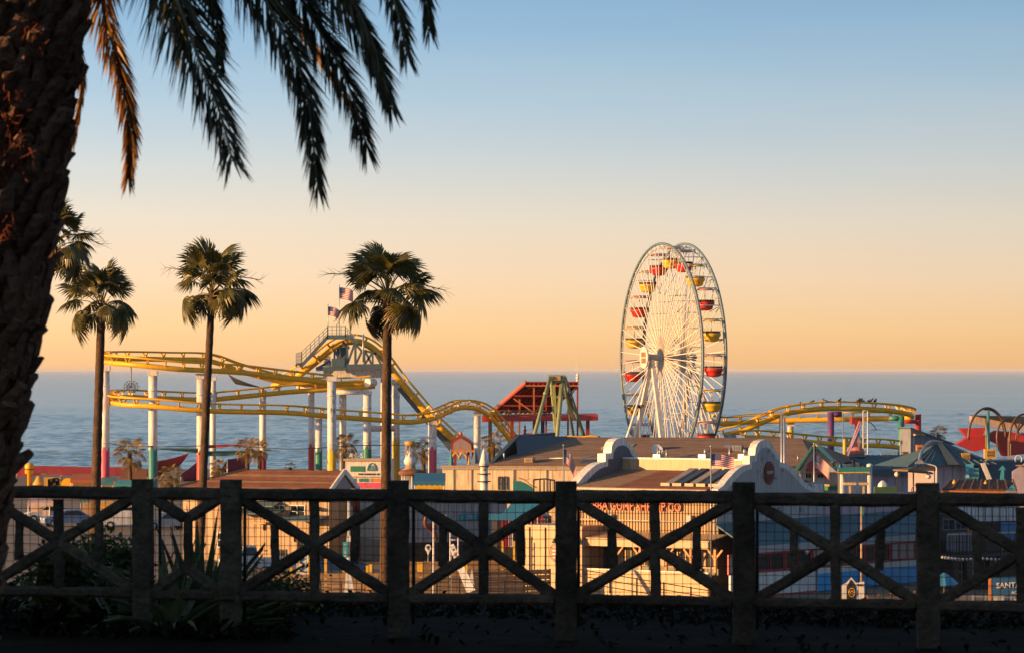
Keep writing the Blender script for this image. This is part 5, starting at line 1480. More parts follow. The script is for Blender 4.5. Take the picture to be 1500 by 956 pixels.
vehicle('blue-grey car beside the dark shrub top in the first crossed bay', 98, 322, 20, paint('car_blue', (.22, .30, .42)))
vehicle('white van right of the first palm trunk, behind the first fence post', 184, 318, 10, white, 'van', 'parked_van', 'van')
vehicle('small silver car behind the narrow fence bay', 243, 316, 25, silver)
vehicle('white pickup truck with pale cab at the left end of the cream shed', 376, 249, 28, paint('truck_white', (.58, .64, .66)), 'truck', 'pickup_truck', 'pickup')
vehicle('dark blue car parked before the shops with red window frames', 486, 246, 200, paint('car_navy', (.06, .12, .2)))
# brown-roofed shed
SH = House('shed', 'cream shed with brown hip roof, white-trimmed gable and grey awnings', 'building', 482, 262, 24)
ls = SH.f(268); z1 = SH.zf(470, 716); zrg = SH.z(687, 5, SH.f(400)); D5 = SH.g(514)
SH.box('wall', ls, 0, 0, D5, 0, z1, cream)
for i in range(24):
    x = ls + .1 + i * (-ls - .2) / 24
    SH.box('wall_panel', x, x + (-ls - .2) / 24 - .05, -.045, -.003, .05, z1 - .04, cream)
ym = D5 / 2; xh = SH.f(346)
mb = MB(); E = [(ls - .3, -.5, z1 - .05), (.25, -.5, z1 - .05), (.25, D5 + .5, z1 - .05), (ls - .3, D5 + .5, z1 - .05)]; r0, r1 = (xh, ym, zrg), (.25, ym, zrg)
mb.poly([E[0], E[1], r1, r0]); mb.poly([E[2], E[3], r0, r1]); mb.poly([E[3], E[0], r0]); rf = SH.part(mb, 'roof', shingle2)
for i in range(12):
    f0, f1 = i / 12, (i + 1) / 12 + .01
    V_ = [Vector(q) for q in (E[0], E[1], r1, r0)]
    pa = [V_[0].lerp(V_[3], f0), V_[1].lerp(V_[2], f0), V_[1].lerp(V_[2], f1), V_[0].lerp(V_[3], f1)]
    mb = MB(); mb.prism([pa[0] + Z * .055, pa[1] + Z * .055, pa[2] + Z * .035, pa[3] + Z * .035], (0, 0, -.03)); SH.part(mb, 'shingle_course', shingle2 if i % 4 else shingle, rf)
mb = MB(); mb.beam(Vector(E[0]) + Z * .12, Vector(r0) + Z * .12, .16, .12); SH.part(mb, 'hip_cap', dark, rf)
mb = MB(); mb.prism([(.27, .3, z1), (.27, D5 - .3, z1), (.27, ym, zrg - .3)], (.05, 0, 0)); gb = SH.part(mb, 'gable', paint('shed_gable_shade', (.16, .20, .25)))  # blue shade of the end gable put into its colour
for a, b in (((.36, -.55, z1 - .1), (.36, ym, zrg + .04)), ((.36, D5 + .55, z1 - .1), (.36, ym, zrg + .04))):
    mb = MB(); mb.beam(a, b, .14, .34); SH.part(mb, 'gable_trim', white)
for (p0, p1, yy, dp) in ((342, 420, 752, 1.6), (424, 482, 762, 2.0), (372, 412, 741, 1.2)):
    mb = MB(); xa, xb = SH.f(p0), SH.f(p1); z = SH.zf(p1, yy)
    mb.prism([(xa, -.05, z + .3), (xb, -.05, z + .3), (xb, -dp, z), (xa, -dp, z)], (0, 0, .08)); SH.part(mb, 'awning', blueroof)
for (px, py) in ((386, 765), (431, 782)):
    mb = MB(); x = SH.f(px); z = SH.zf(px, py); mb.box((x, -.3, z), (.9, .5, .12)); mb.box((x, -.15, z - .25), (.14, .14, .5)); SH.part(mb, 'wall_lamp', cream)
for (px, py, w_, h_) in ((410, 745, .9, .6), (436, 748, 1.3, .9), (446, 802, 1.1, 1.9), (412, 815, .9, 1.1), (330, 790, 1.2, 1.1)): SH.win('f', SH.f(px), SH.zf(px, py), w_, h_, dark if py > 800 else white, off=-.05)
for (x0, x1) in ((425, 433), (460, 467)): SH.box('vent_hood', SH.f(x0), SH.f(x1), -.7, -.05, SH.zf(x0, 746), SH.zf(x0, 741), dark)
# shops in the shade between the shed and the grey wall
SP = House('shop_row', 'dim row of shops with red window frames and grey fascia before the tallest palm', 'building', 596, 270, -6)
ls = SP.f(482); z1 = SP.zf(540, 728)
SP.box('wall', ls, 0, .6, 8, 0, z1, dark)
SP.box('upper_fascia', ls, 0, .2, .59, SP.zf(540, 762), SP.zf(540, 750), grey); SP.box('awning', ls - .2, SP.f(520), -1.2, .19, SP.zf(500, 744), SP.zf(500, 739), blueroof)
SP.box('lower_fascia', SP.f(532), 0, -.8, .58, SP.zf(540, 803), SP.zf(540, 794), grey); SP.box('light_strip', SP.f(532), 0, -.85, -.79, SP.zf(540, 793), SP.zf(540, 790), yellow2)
for (px, py, w_, h_, fm) in ((493, 772, 1.1, 1.0, white), (548, 769, 1.9, 1.3, redf), (578, 769, 1.6, 1.3, redf), (546, 817, .9, 1.5, steel), (556, 817, .9, 1.5, steel), (575, 817, 1.2, 1.6, steel), (491, 806, .9, 1.4, white), (500, 772, .5, 1.0, redf)): SP.win('f', SP.f(px), SP.zf(px, py), w_, h_, fm, off=.57)
SP.box('red_post', SP.f(532), SP.f(535), .1, .4, SP.zf(533, 787), SP.zf(533, 762), red)
lp = thing('banner_pole', 'white pole with hanging blue lettered banner before the shops', 'pole', (*at(511, 541, 262).xy, DECK))
mb = MB(); p = at(511, 722, 262); mb.tube((p.x, 262, DECK), p, .10, n=10); mb.lathe((p.x, 262, DECK), [(.2, 0), (.2, .3), (.1, .4)], 10); mb.box((p.x, 262, at(0, 788, 262).z), (.3, .3, .4)); mb.build('pole', white, lp)
mb = MB(); a = at(506, 806, 261.9); mb.box(a, (.36, .04, sz(26, 262))); bn_ = mb.build('banner', cyan, lp)
for i in range(4): lettering('PIER'[i], .24, fw_, bn_, a + Vector((0, -.03, .38 - .25 * i)) - lp.location, name='lettering', depth=.01)
# grey flat-roofed hall
GW = House('grey_hall', 'grey panelled hall in shade with black shop band and teal sign', 'building', 742, 262, -24)
ls = GW.f(598); z1 = GW.zf(680, 729)
GW.box('wall', ls, 0, 0, 9, GW.zf(660, 793), z1, grey); GW.box('shop_band', ls, 0, .2, 8.9, 0, GW.zf(660, 793) - .004, dark)
n = 11
for i in range(n):
    x = ls + .05 - ls * i / n; GW.box('wall_panel', x, x - ls / n - .05, -.05, -.003, GW.zf(660, 792), z1 - .02, paint('hall_grey', (.36, .36, .39)))
GW.box('roof_edge', ls - .2, .1, -.35, .1, z1 + .003, z1 + .16, white); GW.box('roof_sheet', ls + 1.5, ls + 3.3, -.5, -.36, z1 - .05, z1 + .18, teal)
for px in (604, 650, 690, 720): GW.win('f', GW.f(px), GW.zf(px, 808), 1.3, 1.1, dark, glass, off=.19)
x0, x1 = GW.f(672), GW.f(704); zs0, zs1 = GW.zf(688, 761), GW.zf(688, 752)
GW.box('sign', x0, x1, -.16, -.051, zs0, zs1, teal); sg_ = GW.box('sign_field', x0 + .06, x1 - .06, -.18, -.161, zs0 + .06, zs1 - .06, cyan)
mb = MB(); cx_ = (x0 + x1) / 2; cz_ = (zs0 + zs1) / 2; mb.box((cx_, -.195, cz_ + .1), (.34, .02, .06)); mb.box((cx_, -.195, cz_ - .1), (.34, .02, .06)); mb.box((cx_, -.195, cz_), (.1, .02, .14)); GW.part(mb, 'emblem', cream, sg_)
for dx_ in (-.5, .5): GW.box('sign_mark', cx_ + dx_ - .03, cx_ + dx_ + .03, -.2, -.181, cz_ - .12, cz_ + .12, navy, sg_)
pt_ = thing('pin_sign', 'white teardrop map pin sign with dark bird mark on the black shop band', 'sign', at(627, 812, 252) + Vector((0, 0, 0)))
mb = MB(); c = at(627, 803, 252); P = []
for q in range(24):
    a = R(-60 + 300 * q / 23); P.append(c + Vector((.21 * math.cos(a), 0, .05 + .25 * math.sin(a))))
P.append(c + Vector((0, 0, -.5))); P = [p for p in P]
ang = [math.atan2(p.z - c.z, p.x - c.x) for p in P]; P = [p for _, p in sorted(zip(ang, P), key=lambda q: q[0])]
mb.prism(P, (0, .06, 0)); mb.build('board', white, pt_)
mb = MB(); mb.prism([c + Vector((.09 * math.cos(q * .52), -.02, .09 + .11 * math.sin(q * .52))) for q in range(12)], (0, .015, 0)); mb.prism([c + Vector((-.03, -.02, -.02)), c + Vector((.09, -.02, -.14)), c + Vector((.03, -.02, .03))], (0, .015, 0)); mb.build('mark', navy, pt_)
mb = MB(); mb.tube((c.x, 252.05, DECK), (c.x, 252.05, c.z - .4), .025, n=6); mb.build('stem', silver, pt_)
# brown curved figurehead on the wall
fg = thing('figurehead', 'brown carved figurehead leaning from the grey hall by the lamp pole', 'carving', at(632, 790, 253))
mb = MB(); mb.path(smoothpath([at(640, 790, 253), at(634, 776, 252.6), at(624, 768, 252), at(623, 759, 251.8), at(628, 750, 252)], 5), [.14, .17, .2, .22, .2, .2, .2, .2, .19, .17, .17, .16, .15, .13, .12, .11, .1, .08, .06, .05, .03], 10); mb.build('body', paint('carved_brown', (.24, .09, .05)), fg)
mb = MB(); mb.prism([at(628, 765, 252), at(640, 768, 252.6), at(641, 774, 252.6), at(630, 775, 252)], (0, .2, 0)); mb.build('wing', redb, fg)
# wooden walkway, rails and yellow posts in the light
gy = 'yellow posts along the wooden walkway'
def post(px, y0, y1, Y, label, w=.16, m=None):
    p = at(px, y0, Y); b = at(px, y1, Y); zb = min(b.z, DECK); root = thing('bollard', label, 'bollard', (p.x, Y, DECK), group=gy)
    mb = MB(); mb.box((p.x, Y, (p.z + DECK) / 2), (w, w, p.z - DECK)); mb.build('post', m or yellow2, root)
    mb = MB(); mb.prism([(p.x - w * .62, Y - w * .62, p.z), (p.x + w * .62, Y - w * .62, p.z), (p.x + w * .62, Y + w * .62, p.z), (p.x - w * .62, Y + w * .62, p.z)], (0, 0, .05)); mb.build('cap', m or yellow2, root)
posts = [(426, 832, 226, 'yellow post left of the white lettered board'), (453, 817, 232, 'tall yellow post beside the dark door of the cream shed'), (477, 819, 228, 'yellow post just right of the crossed brace of the third bay'), (504, 836, 224, 'yellow post below the hanging blue banner'),
         (538, 829, 230, 'left one of a close pair of yellow posts before the grey fascia'), (543, 827, 230, 'right one of a close pair of yellow posts before the grey fascia'), (571, 830, 226, 'yellow post right beside the tallest fan palm trunk'), (613, 824, 234, 'left one of two touching yellow posts below the pin sign'), (617, 824, 234, 'right one of two touching yellow posts below the pin sign'), (683, 825, 230, 'yellow post beside the slanting white board'),
         (736, 793, 246, 'short yellow post before the red doors, leftmost there'), (753, 793, 245, 'yellow post between the red doors and the blue wedge sign'), (788, 796, 242, 'yellow post nearest the cream annex of the restaurant')]
for px, y0, Y, lb in posts: post(px, y0, 872, Y, lb, .13 if Y > 240 else .16)
def railing(label, px0, px1, y0, y1, Y0, Y1, m, n_posts, rails=3, h=1.05, boards=False, name='railing', zb=None):
    """timber or pipe railing; y0, y1 are the pixel heights of its top at each end"""
    a, b = at(px0, y0, Y0), at(px1, y1, Y1); root = thing(name, label, 'railing', ((a.x + b.x) / 2, (Y0 + Y1) / 2, min(a.z, b.z) - h), group='railings along the pier walkways')
    for i in range(n_posts):
        p = a.lerp(b, i / (n_posts - 1)); mb = MB(); mb.beam((p.x, p.y, p.z - h), (p.x, p.y, p.z + .04), .09, .09); mb.build('post', m, root)
    d = (b - a).normalized()
    for r in range(rails):
        z = Vector((0, -.06, -h * r / rails - .02)); mb = MB()
        if boards: mb.beam(a + z - Z * .1, b + z - Z * .1, .03, h / rails * .8)
        else: mb.beam(a + z, b + z, .05, .05)
        mb.build('board' if boards else 'rail', m, root)
    return root
railing('sunlit plank railing along the walkway left of the tallest palm', 400, 566, 842, 838, 224, 222, wood, 9, 4, 1.3, True)
railing('sunlit plank railing between the tallest palm and the slanting white board', 574, 690, 838, 836, 222, 222, wood, 7, 4, 1.4, True)
railing('sunlit plank railing between the slanting board and the cream annex', 694, 806, 837, 833, 222, 223, wood, 7, 5, 1.6, True)
railing('far sunlit plank railing below the grey hall', 600, 800, 822, 819, 240, 240, wood, 10, 3, .9, True)
railing('black pipe railing of the ramp before the restaurant front', 815, 1052, 827, 866, 214, 212, black, 7, 3, 1.1)
railing('black pipe railing below the orange planks, left of the restaurant', 640, 806, 846, 852, 214, 214, black, 6, 2, .9)
railing('thin black pipe railing before the shed and the yellow posts', 470, 560, 850, 855, 214, 213, black, 4, 2, .7)
# slanting lettered board, frame, lamp pole, small boards
sb = thing('slanting_board', 'long white lettered board leaning like a ramp by the walkway', 'sign board', at(694, 864, 218))
a, b = at(690, 866, 217.6), at(661, 797, 219); d = (b - a).normalized(); sd = Vector((d.z, 0, -d.x))
mb = MB(); mb.prism([a - sd * .30, a + sd * .30, b + sd * .16, b - sd * .16], (0, .08, 0)); mb.build('board', white, sb)
for i, ch in enumerate('PIER'):
    p = a.lerp(b, .62 + .09 * i) + Vector((0, -.03, 0)); lettering(ch, .3, navy if i % 2 else red, sb, p - sb.location, name='lettering', roll=.4)
mb = MB(); p = at(688, 845, 217.8); mb.prism([p, p + Vector((.14, 0, .5)), p + Vector((.3, 0, -.6)), p + Vector((.1, 0, -.7))], (0, .05, 0)); mb.build('fin', white, sb)
mb = MB(); mb.beam((b.x, b.y + .1, DECK), (b.x, b.y + .1, b.z), .06, .06); mb.beam((a.x, a.y + .1, DECK - .2), (a.x, a.y + .1, a.z + .1), .06, .06); mb.build('prop', silver, sb)
ld = thing('ladder_stand', 'white pipe frame with top hook above the slanting board', 'frame', (*at(666, 541, 225).xy, DECK))
mb = MB()
for x in (659.5, 671): p = at(x, 774 if x < 665 else 780, 225); mb.tube((p.x, 225, DECK), p, .045, n=8)
for y in (790, 800, 812, 824, 838): mb.tube(at(659.5, y, 225), at(671, y, 225), .03, n=6)
mb.path(smoothpath([at(659.5, 774, 225), at(660, 771, 225), at(662, 772, 225), at(662, 776, 225)], 3), .04, 6); mb.build('frame', white, ld)
lpz = thing('lamp_pole', 'slim white lamp pole before the grey hall', 'lamp post', (*at(636, 541, 220).xy, DECK))
mb = MB(); p = at(635, 755, 220); mb.tube((p.x, 220, DECK), p, .07, .05, 10); mb.lathe((p.x, 220, DECK), [(.16, 0), (.16, .25), (.08, .35)], 10); mb.build('pole', white, lpz)
mb = MB(); mb.path([p, p + Vector((.25, 0, .1)), p + Vector((.5, 0, .05))], .03, 6); mb.box(p + Vector((.6, 0, .03)), (.35, .16, .09)); mb.build('lamp_head', silver, lpz)
wb = thing('sandwich_board', 'small white board with black curl, propped before the cream shed', 'sign board', (*at(443, 541, 240).xy, DECK))
mb = MB(); c = at(443, 828, 240); mb.box((c.x, 240, (c.z + .75 + DECK) / 2), (.75, .1, c.z + .75 - DECK)); mb.build('board', white, wb)
mb = MB(); mb.path(smoothpath([c + Vector((.1, -.08, .5)), c + Vector((-.15, -.08, .25)), c + Vector((.12, -.08, 0)), c + Vector((-.1, -.08, -.3)), c + Vector((.14, -.08, -.4))], 5), .04, 6); mb.build('curl', black, wb)
wp2 = thing('traffic_cone_board', 'leaning white folded board at the foot of the walkway by the shops', 'sign board', (*at(511, 541, 221).xy, DECK))
mb = MB(); c = at(511, 845, 221); mb.prism([(c.x - .28, 221, DECK), (c.x + .36, 221, DECK), (c.x + .05, 221.2, c.z + .5), (c.x - .18, 221.2, c.z + .5)], (0, .06, 0)); mb.build('board', white, wp2)
mb = MB(); mb.prism([(c.x - .28, 221.6, DECK), (c.x + .36, 221.6, DECK), (c.x + .05, 221.28, c.z + .48), (c.x - .18, 221.28, c.z + .48)], (0, .05, 0)); mb.build('back_board', white, wp2)
# blue wedge, doors by the annex
wv = thing('wave_sign', 'big blue wave-shaped wall sign left of the cream annex', 'sign', (*at(765, 541, 246).xy, DECK))
mb = MB(); mb.prism([at(x, y, 246) for x, y in ((702, 752), (734, 752), (744, 743), (752, 731), (762, 727), (806, 726), (792, 736), (782, 748), (772, 761), (702, 761))], (0, .3, 0)); mb.build('wave', paint('wave_blue', (.02, .22, .46)), wv)
mb = MB(); mb.prism([at(x, y, 245.9) for x, y in ((752, 731), (762, 727), (806, 726), (806, 728.5), (763, 729.5), (755, 733))], (0, .08, 0)); mb.build('crest', cyan, wv)
mb = MB(); p = at(765, 761, 246.1)
for x in (710, 760, 800): q = at(x, 758, 246.2); mb.beam((q.x, 246.2, DECK), q, .14, .14)
mb.build('post', dark, wv)
DR = House('door_front', 'dark shop front with red doors and white frames under the wave sign', 'building', 808, 252, -4)
ls = DR.f(728); DR.box('wall', ls, 0, 0, 5, 0, DR.zf(770, 755), dark)
for (px, py, w_, h_, fm, gm) in ((741, 780, .55, 1.9, red, maroon), (748, 780, .3, 1.9, white, glass), (766, 785, .7, 2.0, white, glass), (778, 783, .9, 2.4, white, glass), (789, 776, .6, 2.0, red, maroon), (797, 785, .5, 2.4, silver, glass)): DR.win('f', DR.f(px), DR.zf(px, py), w_, h_, fm, gm, off=-.003)
DR.box('side_post', DR.f(800), DR.f(805), -.3, -.02, 0, DR.zf(802, 764), steel)
tw = thing('teal_shell', 'teal shell-shaped sign on brackets over the white long building edge', 'sign', (*at(763, 541, 292).xy, DECK))
mb = MB(); mb.prism([at(x, y, 292) for x, y in ((752, 722), (752, 704), (762, 704), (770, 707), (780, 713), (784, 722))], (0, .4, 0)); mb.build('shell', teal, tw)
mb = MB(); mb.path(smoothpath([at(758, 699, 292), at(768, 702, 292), at(778, 710, 292), at(786, 713, 292)], 4), .06, 6); mb.beam(at(770, 703, 292), at(777, 700, 292), .08, .08); mb.build('bracket', gold, tw)
mb = MB(); q = at(766, 722, 292.2); mb.beam((q.x, 292.2, DECK), q, .2, .2); mb.build('post', dark, tw)
rl = thing('roof_railing', 'dark roof railing of uprights before the cream wall, left of the nearest flag', 'railing', at(797, 716, 290))
mb = MB()
for x in (782, 791, 797, 806, 812): mb.beam(at(x, 720, 290), at(x, 702, 290), .12, .12)
mb.beam(at(781, 702, 290), at(798, 700.5, 290), .1, .12); mb.beam(at(798, 700.5, 290), at(813, 703, 290), .1, .12); mb.build('rail', dark, rl)
mb = MB(); mb.beam((at(797, 0, 290).x, 290.2, DECK), at(797, 720, 290.2), .2, .2); mb.build('post', dark, rl)
# white games stall with green panels
GS = House('games_stall', 'white games stall front with green panels and arch emblem', 'stall', 566, 335, 8)
ls = GS.f(506); z1 = GS.zf(540, 672)
GS.box('front', ls, 0, 0, 4, 0, z1, white); GS.box('cornice', ls - .15, .15, -.2, 0, z1 - .15, z1 + .06, cream)
GS.box('green_panel', GS.f(513.5), GS.f(534), -.06, -.003, GS.zf(520, 690), GS.zf(520, 682), green)
for (a_, b_, m_) in ((513, 521, green), (526, 531, green), (533, 539, green), (541, 545, paint('mint', (.3, .5, .4))), (546, 558, orange)): GS.box('small_panel', GS.f(a_), GS.f(b_), -.06, -.003, GS.zf(530, 705), GS.zf(530, 700), m_)
for (a_, b_) in ((525, 532), (534, 536), (537, 550), (552, 556)): GS.box('dark_slot', GS.f(a_), GS.f(b_), -.05, -.003, GS.zf(530, 695), GS.zf(530, 692.5), dark)
GS.box('pink_strip', GS.f(521), GS.f(560), -.08, -.004, GS.zf(530, 714), GS.zf(530, 706), pink); GS.box('white_strip', GS.f(513), GS.f(558), -.045, -.003, GS.zf(530, 699), GS.zf(530, 697), cream)
mb = MB(); c = Vector((GS.f(545), -.05, GS.zf(545, 688))); mb.path([c + Vector((.4 * math.cos(q * .3142), 0, .62 * math.sin(q * .3142))) for q in range(11)], .045, 6); mb.box(c + Vector((0, 0, -.03)), (.85, .05, .06))
for q in (-.2, 0, .2): mb.box(c + Vector((q, 0, .22)), (.05, .04, .44))
GS.part(mb, 'arch_emblem', teal)
for i, ch in enumerate('GAMES'): lettering(ch, .62, (green, white, cream, green, white)[i], GS.t, (GS.f(509 + i * 5.2), -.05, z1 + .32), name='lettering', depth=.08)
# ornate fountain tower, arch gate, cone tents
ft = thing('ornate_tower', 'pale ornate little tower with a bowl top, right of the tallest palm', 'tower', (*at(601, 541, 380).xy, DECK))
c = at(601, 690, 380); mb = MB(); mb.lathe((c.x, 380, DECK), [(.9, 0), (.9, 1.0), (.75, 1.3), (.75, c.z - DECK), (.9, c.z - DECK + .15), (.55, c.z - DECK + .3), (.5, c.z - DECK + .7)], 14); mb.build('shaft', cream, ft)
mb = MB(); mb.lathe((c.x, 380, c.z + .6), [(.4, 0), (.62, .2), (.66, .5), (.5, .8), (.42, 1.2), (.3, 1.5)], 12); mb.build('bowl', white, ft)
for i in range(8):
    a = i * .785; mb = MB(); mb.path(smoothpath([c + Vector((.42 * math.cos(a), .42 * math.sin(a), 1.3)), c + Vector((.5 * math.cos(a), .5 * math.sin(a), 2.0)), c + Vector((.42 * math.cos(a), .42 * math.sin(a), 2.7))], 3), .05, 5); mb.build('rib', cream, ft)
mb = MB(); mb.lathe((c.x, 380, c.z + 2.6), [(.35, 0), (.55, .1), (.6, .4), (.4, .5)], 12); mb.build('crown', gold, ft)
kr = thing('kiosk', 'round kiosk with a flat brown roof below the ornate tower', 'kiosk', (*at(604, 541, 366).xy, DECK))
c = at(604, 690, 366); mb = MB(); mb.lathe((c.x, 366, c.z), [(1.3, -.35), (1.4, -.05), (1.1, .12), (.3, .25)], 16); mb.build('roof', shingle2, kr); mb = MB(); mb.lathe((c.x, 366, DECK), [(1.0, 0), (1.0, c.z - DECK - .34)], 14); mb.build('wall', silver, kr)
for i in range(8): a = i * .785; mb = MB(); mb.tube((c.x + 1.02 * math.cos(a), 366 + 1.02 * math.sin(a), DECK), (c.x + 1.02 * math.cos(a), 366 + 1.02 * math.sin(a), c.z - .35), .05, n=6); mb.build('post', white, kr)
ag = thing('arch_gate', 'red-brown arched ride station at the foot of the coaster drop', 'ride station', (*at(677, 541, 400).xy, DECK))
arc = [(661, 660), (661, 648), (664, 643), (670, 639), (675, 636), (680, 639), (687, 643), (693, 648), (694, 660)]
mb = MB(); mb.prism([at(x, y, 399) for x, y in arc], (0, 3.0, 0)); mb.build('roof', redb, ag)
mb = MB(); mb.prism([at(677 + (x - 677) * .82, 657 + (y - 657) * .75, 398.9) for x, y in arc], (0, .08, 0)); mb.build('panel', paint('pink_grey', (.36, .25, .24)), ag)
mb = MB(); mb.beam(at(659, 660, 398.8), at(696, 660, 398.8), .3, .25); mb.lathe(at(675, 635, 399.5), [(.14, -.1), (.2, .05), (.08, .25)], 8); mb.build('trim', orange, ag)
for x in (661, 667, 686, 693): mb = MB(); p = at(x, 660, 399.5); mb.beam((p.x, 399.5, DECK), p, .28, .28); mb.build('post', redb, ag)
mb = MB()
for (x0, x1) in ((663, 673), (673, 684)):
    P = [at((x0 + x1) / 2 + (x1 - x0) / 2 * math.cos(math.pi - q * .3927), 672 - 9 * math.sin(q * .3927), 398.6) for q in range(9)]; mb.path(P, .14, 6)
mb.build('arch', gold, ag)
for (x0, x1, yt, m_, lb) in ((656, 666, 656, teal, 'teal pointed tent top left of the arched station'), (684, 690, 668, yellow2, 'small yellow cone tent right of the arched station'), (688, 704, 655, paint('tent_blue', (.07, .12, .2)), 'dark blue pointed tent beside the arched station')):
    Yt = 340; tt = thing('cone_tent', lb, 'tent', (*at((x0 + x1) / 2, 541, Yt).xy, DECK), group='pointed tents by the coaster station')
    c = at((x0 + x1) / 2, 683, Yt); r = sz(x1 - x0, Yt) / 2; zt_ = at(0, yt, Yt).z - c.z
    mb = MB(); mb.lathe((c.x, Yt, c.z), [(r, 0), (r * .6, zt_ * .35), (r * .28, zt_ * .7), (.03, zt_)], 8, False); mb.build('roof', m_, tt)
    mb = MB(); mb.lathe((c.x, Yt, DECK), [(r * .9, 0), (r * .9, c.z - DECK - .002)], 8, False); mb.build('wall', white if x0 != 656 else m_, tt)

ow = thing('pinwheel', 'lacy metal pinwheel hanging under the upper coaster curve at the left', 'ornament', at(193, 566, 415))
c = at(192, 566, 415); mb = MB()
for q in range(12):
    a = q * .5236; mb.tube(c, c + Vector((.95 * math.cos(a), 0, .8 * math.sin(a))), .03, n=4)
    for rr_ in (.45, .75): p = c + Vector((rr_ * math.cos(a + .2), 0, rr_ * .85 * math.sin(a + .2))); mb.box(p, (.16, .05, .12))
mb.build('petals', steel, ow); mb = MB(); mb.tube(c, at(192, 534, 415), .07, n=6); mb.build('stem', grey, ow)
quadsail('dark grey sail slung under the upper coaster curve right of the leaning palm', [(333, 546), (352, 556), (386, 567), (345, 562)], 436, (0, 0, 2, 2), clothm('slate', (.06, .07, .08)), .15, posts=(2,))
# ------------------------------------------------------------------ right side of the pier
tg = thing('gable_tent', 'white and green peaked tent with teal roof edges beside the curved gable', 'tent', (*at(1198, 541, 262).xy, DECK))
Yg = 262; pk, lf_, rt_ = at(1193, 652, Yg), at(1172, 690, Yg), at(1229, 691, Yg); back = Vector((.7, 5.0, 0))
mb = MB(); mb.prism([lf_, rt_, pk], (0, .08, 0)); fr1 = mb.build('front_panel', paint('shade_white', (.55, .56, .58)), tg)  # white made darker and cooler, shade put into the colour
mb = MB(); mb.prism([at(x, y, Yg - .06) for x, y in ((1180, 690), (1184, 678), (1192, 672), (1197, 676), (1206, 668), (1211, 690))], (0, .05, 0)); mb.build('red_print', red, fr1)
mb = MB(); mb.prism([pk + Vector((0, -.3, .1)), rt_ + Vector((.25, -.3, .05)), rt_ + back, pk + back], (0, 0, .1)); mb.build('roof', teal, tg)
mb = MB(); mb.prism([pk + Vector((0, -.3, .1)), lf_ + Vector((-.25, -.3, .05)), lf_ + back, pk + back], (0, 0, .1)); mb.build('roof', green, tg)
for o_, m_ in ((0, yellow2), (.22, teal), (-.2, navy)):
    mb = MB(); mb.beam(pk + Vector((o_, -.36 - abs(o_) * .3, .12 - abs(o_))), rt_ + Vector((.25 + o_, -.36 - abs(o_) * .3, .08 - abs(o_))), .1, .12); mb.beam(pk + Vector((-o_, -.36 - abs(o_) * .3, .12 - abs(o_))), lf_ + Vector((-.25 - o_, -.36 - abs(o_) * .3, .08 - abs(o_))), .1, .12); mb.build('edge_stripe', m_, tg)
for q in (lf_, rt_, lf_ + back, rt_ + back): mb = MB(); mb.beam((q.x, q.y + .1, DECK), q, .14, .14); mb.build('post', grey, tg)
WB = House('white_block', 'low white block with small dark windows under the peaked tent', 'building', 1243, 268, -24)
ls = WB.f(1166); WB.box('wall', ls, 0, 0, 2, 0, WB.zf(1200, 691), paint('shade_white', (.55, .56, .58)))
WB.box('cornice', ls - .1, .1, -.12, 0, WB.zf(1200, 691) + .003, WB.zf(1200, 688), white)
for px in (1181, 1186, 1199, 1204, 1209): WB.win('f', WB.f(px), WB.zf(px, 696), .22, .3, grey, glass, 0, 0, .03)
WB.box('ledge', WB.f(1206), WB.f(1240), -.9, -.1, WB.zf(1220, 711), WB.zf(1220, 708), cream); WB.box('green_box', WB.f(1206), WB.f(1222), -.7, -.11, WB.zf(1220, 717), WB.zf(1220, 711.3), green)
tb = thing('teal_booth', 'open booth with teal beam, yellow edge and round white posts', 'booth', (*at(1254, 541, 258).xy, DECK))
for x in (1234, 1274): mb = MB(); p = at(x, 682, 258); mb.tube((p.x, 258, DECK), p, .17, n=12); mb.lathe(p, [(.22, -.05), (.22, .1), (.1, .18)], 12); mb.build('post', white, tb)
mb = MB(); mb.beam(at(1228, 687, 257.7), at(1274, 686.5, 257.7), .3, .32); mb.build('beam', teal, tb)
mb = MB(); mb.beam(at(1226, 691.5, 257.5), at(1274, 691, 257.5), .1, .07); mb.build('edge_stripe', yellow2, tb)
mb = MB(); a, b = at(1236, 714, 259), at(1272, 693, 259); mb.prism([(a.x, 259.5, DECK), (b.x, 260.3, DECK), (b.x, 260.3, b.z), (a.x, 259.5, b.z)], (0, .1, 0)); mb.build('back_panel', paint('shade_white', (.55, .56, .58)), tb)
mb = MB(); p = at(1225, 682, 257.8); mb.path(smoothpath([p + Vector((-.3, 0, .2)), p + Vector((0, 0, .35)), p + Vector((.3, 0, .1)), p + Vector((.1, 0, -.5))], 4), .13, 7); mb.build('loudspeaker', navy, tb)
for i, (x0, x1) in enumerate(((1236, 1254), (1258, 1272))):
    mb = MB(); c = at((x0 + x1) / 2, 714, 246); mb.box((c.x, 246, c.z + .28), (sz(x1 - x0, 246), .4, .16)); mb.box((c.x, 246, (DECK + c.z + .2) / 2), (.12, .12, c.z + .2 - DECK))
    tag(mb.build('hatch_lid', paint('sunlit_cream_tone', (.72, .50, .22))), ('small cream hatch lid left of its pair before the teal booth', 'small cream hatch lid right of its pair before the teal booth')[i], 'hatch lid', 'hatch lids before the teal booth')  # warm sunlight put into the lids' cream colour
pn = thing('planter', 'green planter with white rock just left of the last fence post in view', 'planter', (*at(1297, 541, 250).xy, DECK))
c = at(1297, 712, 250); mb = MB(); mb.box((c.x, 250, (DECK + c.z) / 2), (1.5, .8, c.z - DECK)); mb.build('box', paint('planter_green', (.03, .10, .04)), pn)
mb = MB(); mb.lathe((c.x - .2, 249.9, c.z), [(.35, 0), (.3, .2), (.12, .38), (.02, .42)], 7, False); mb.build('rock', white, pn)
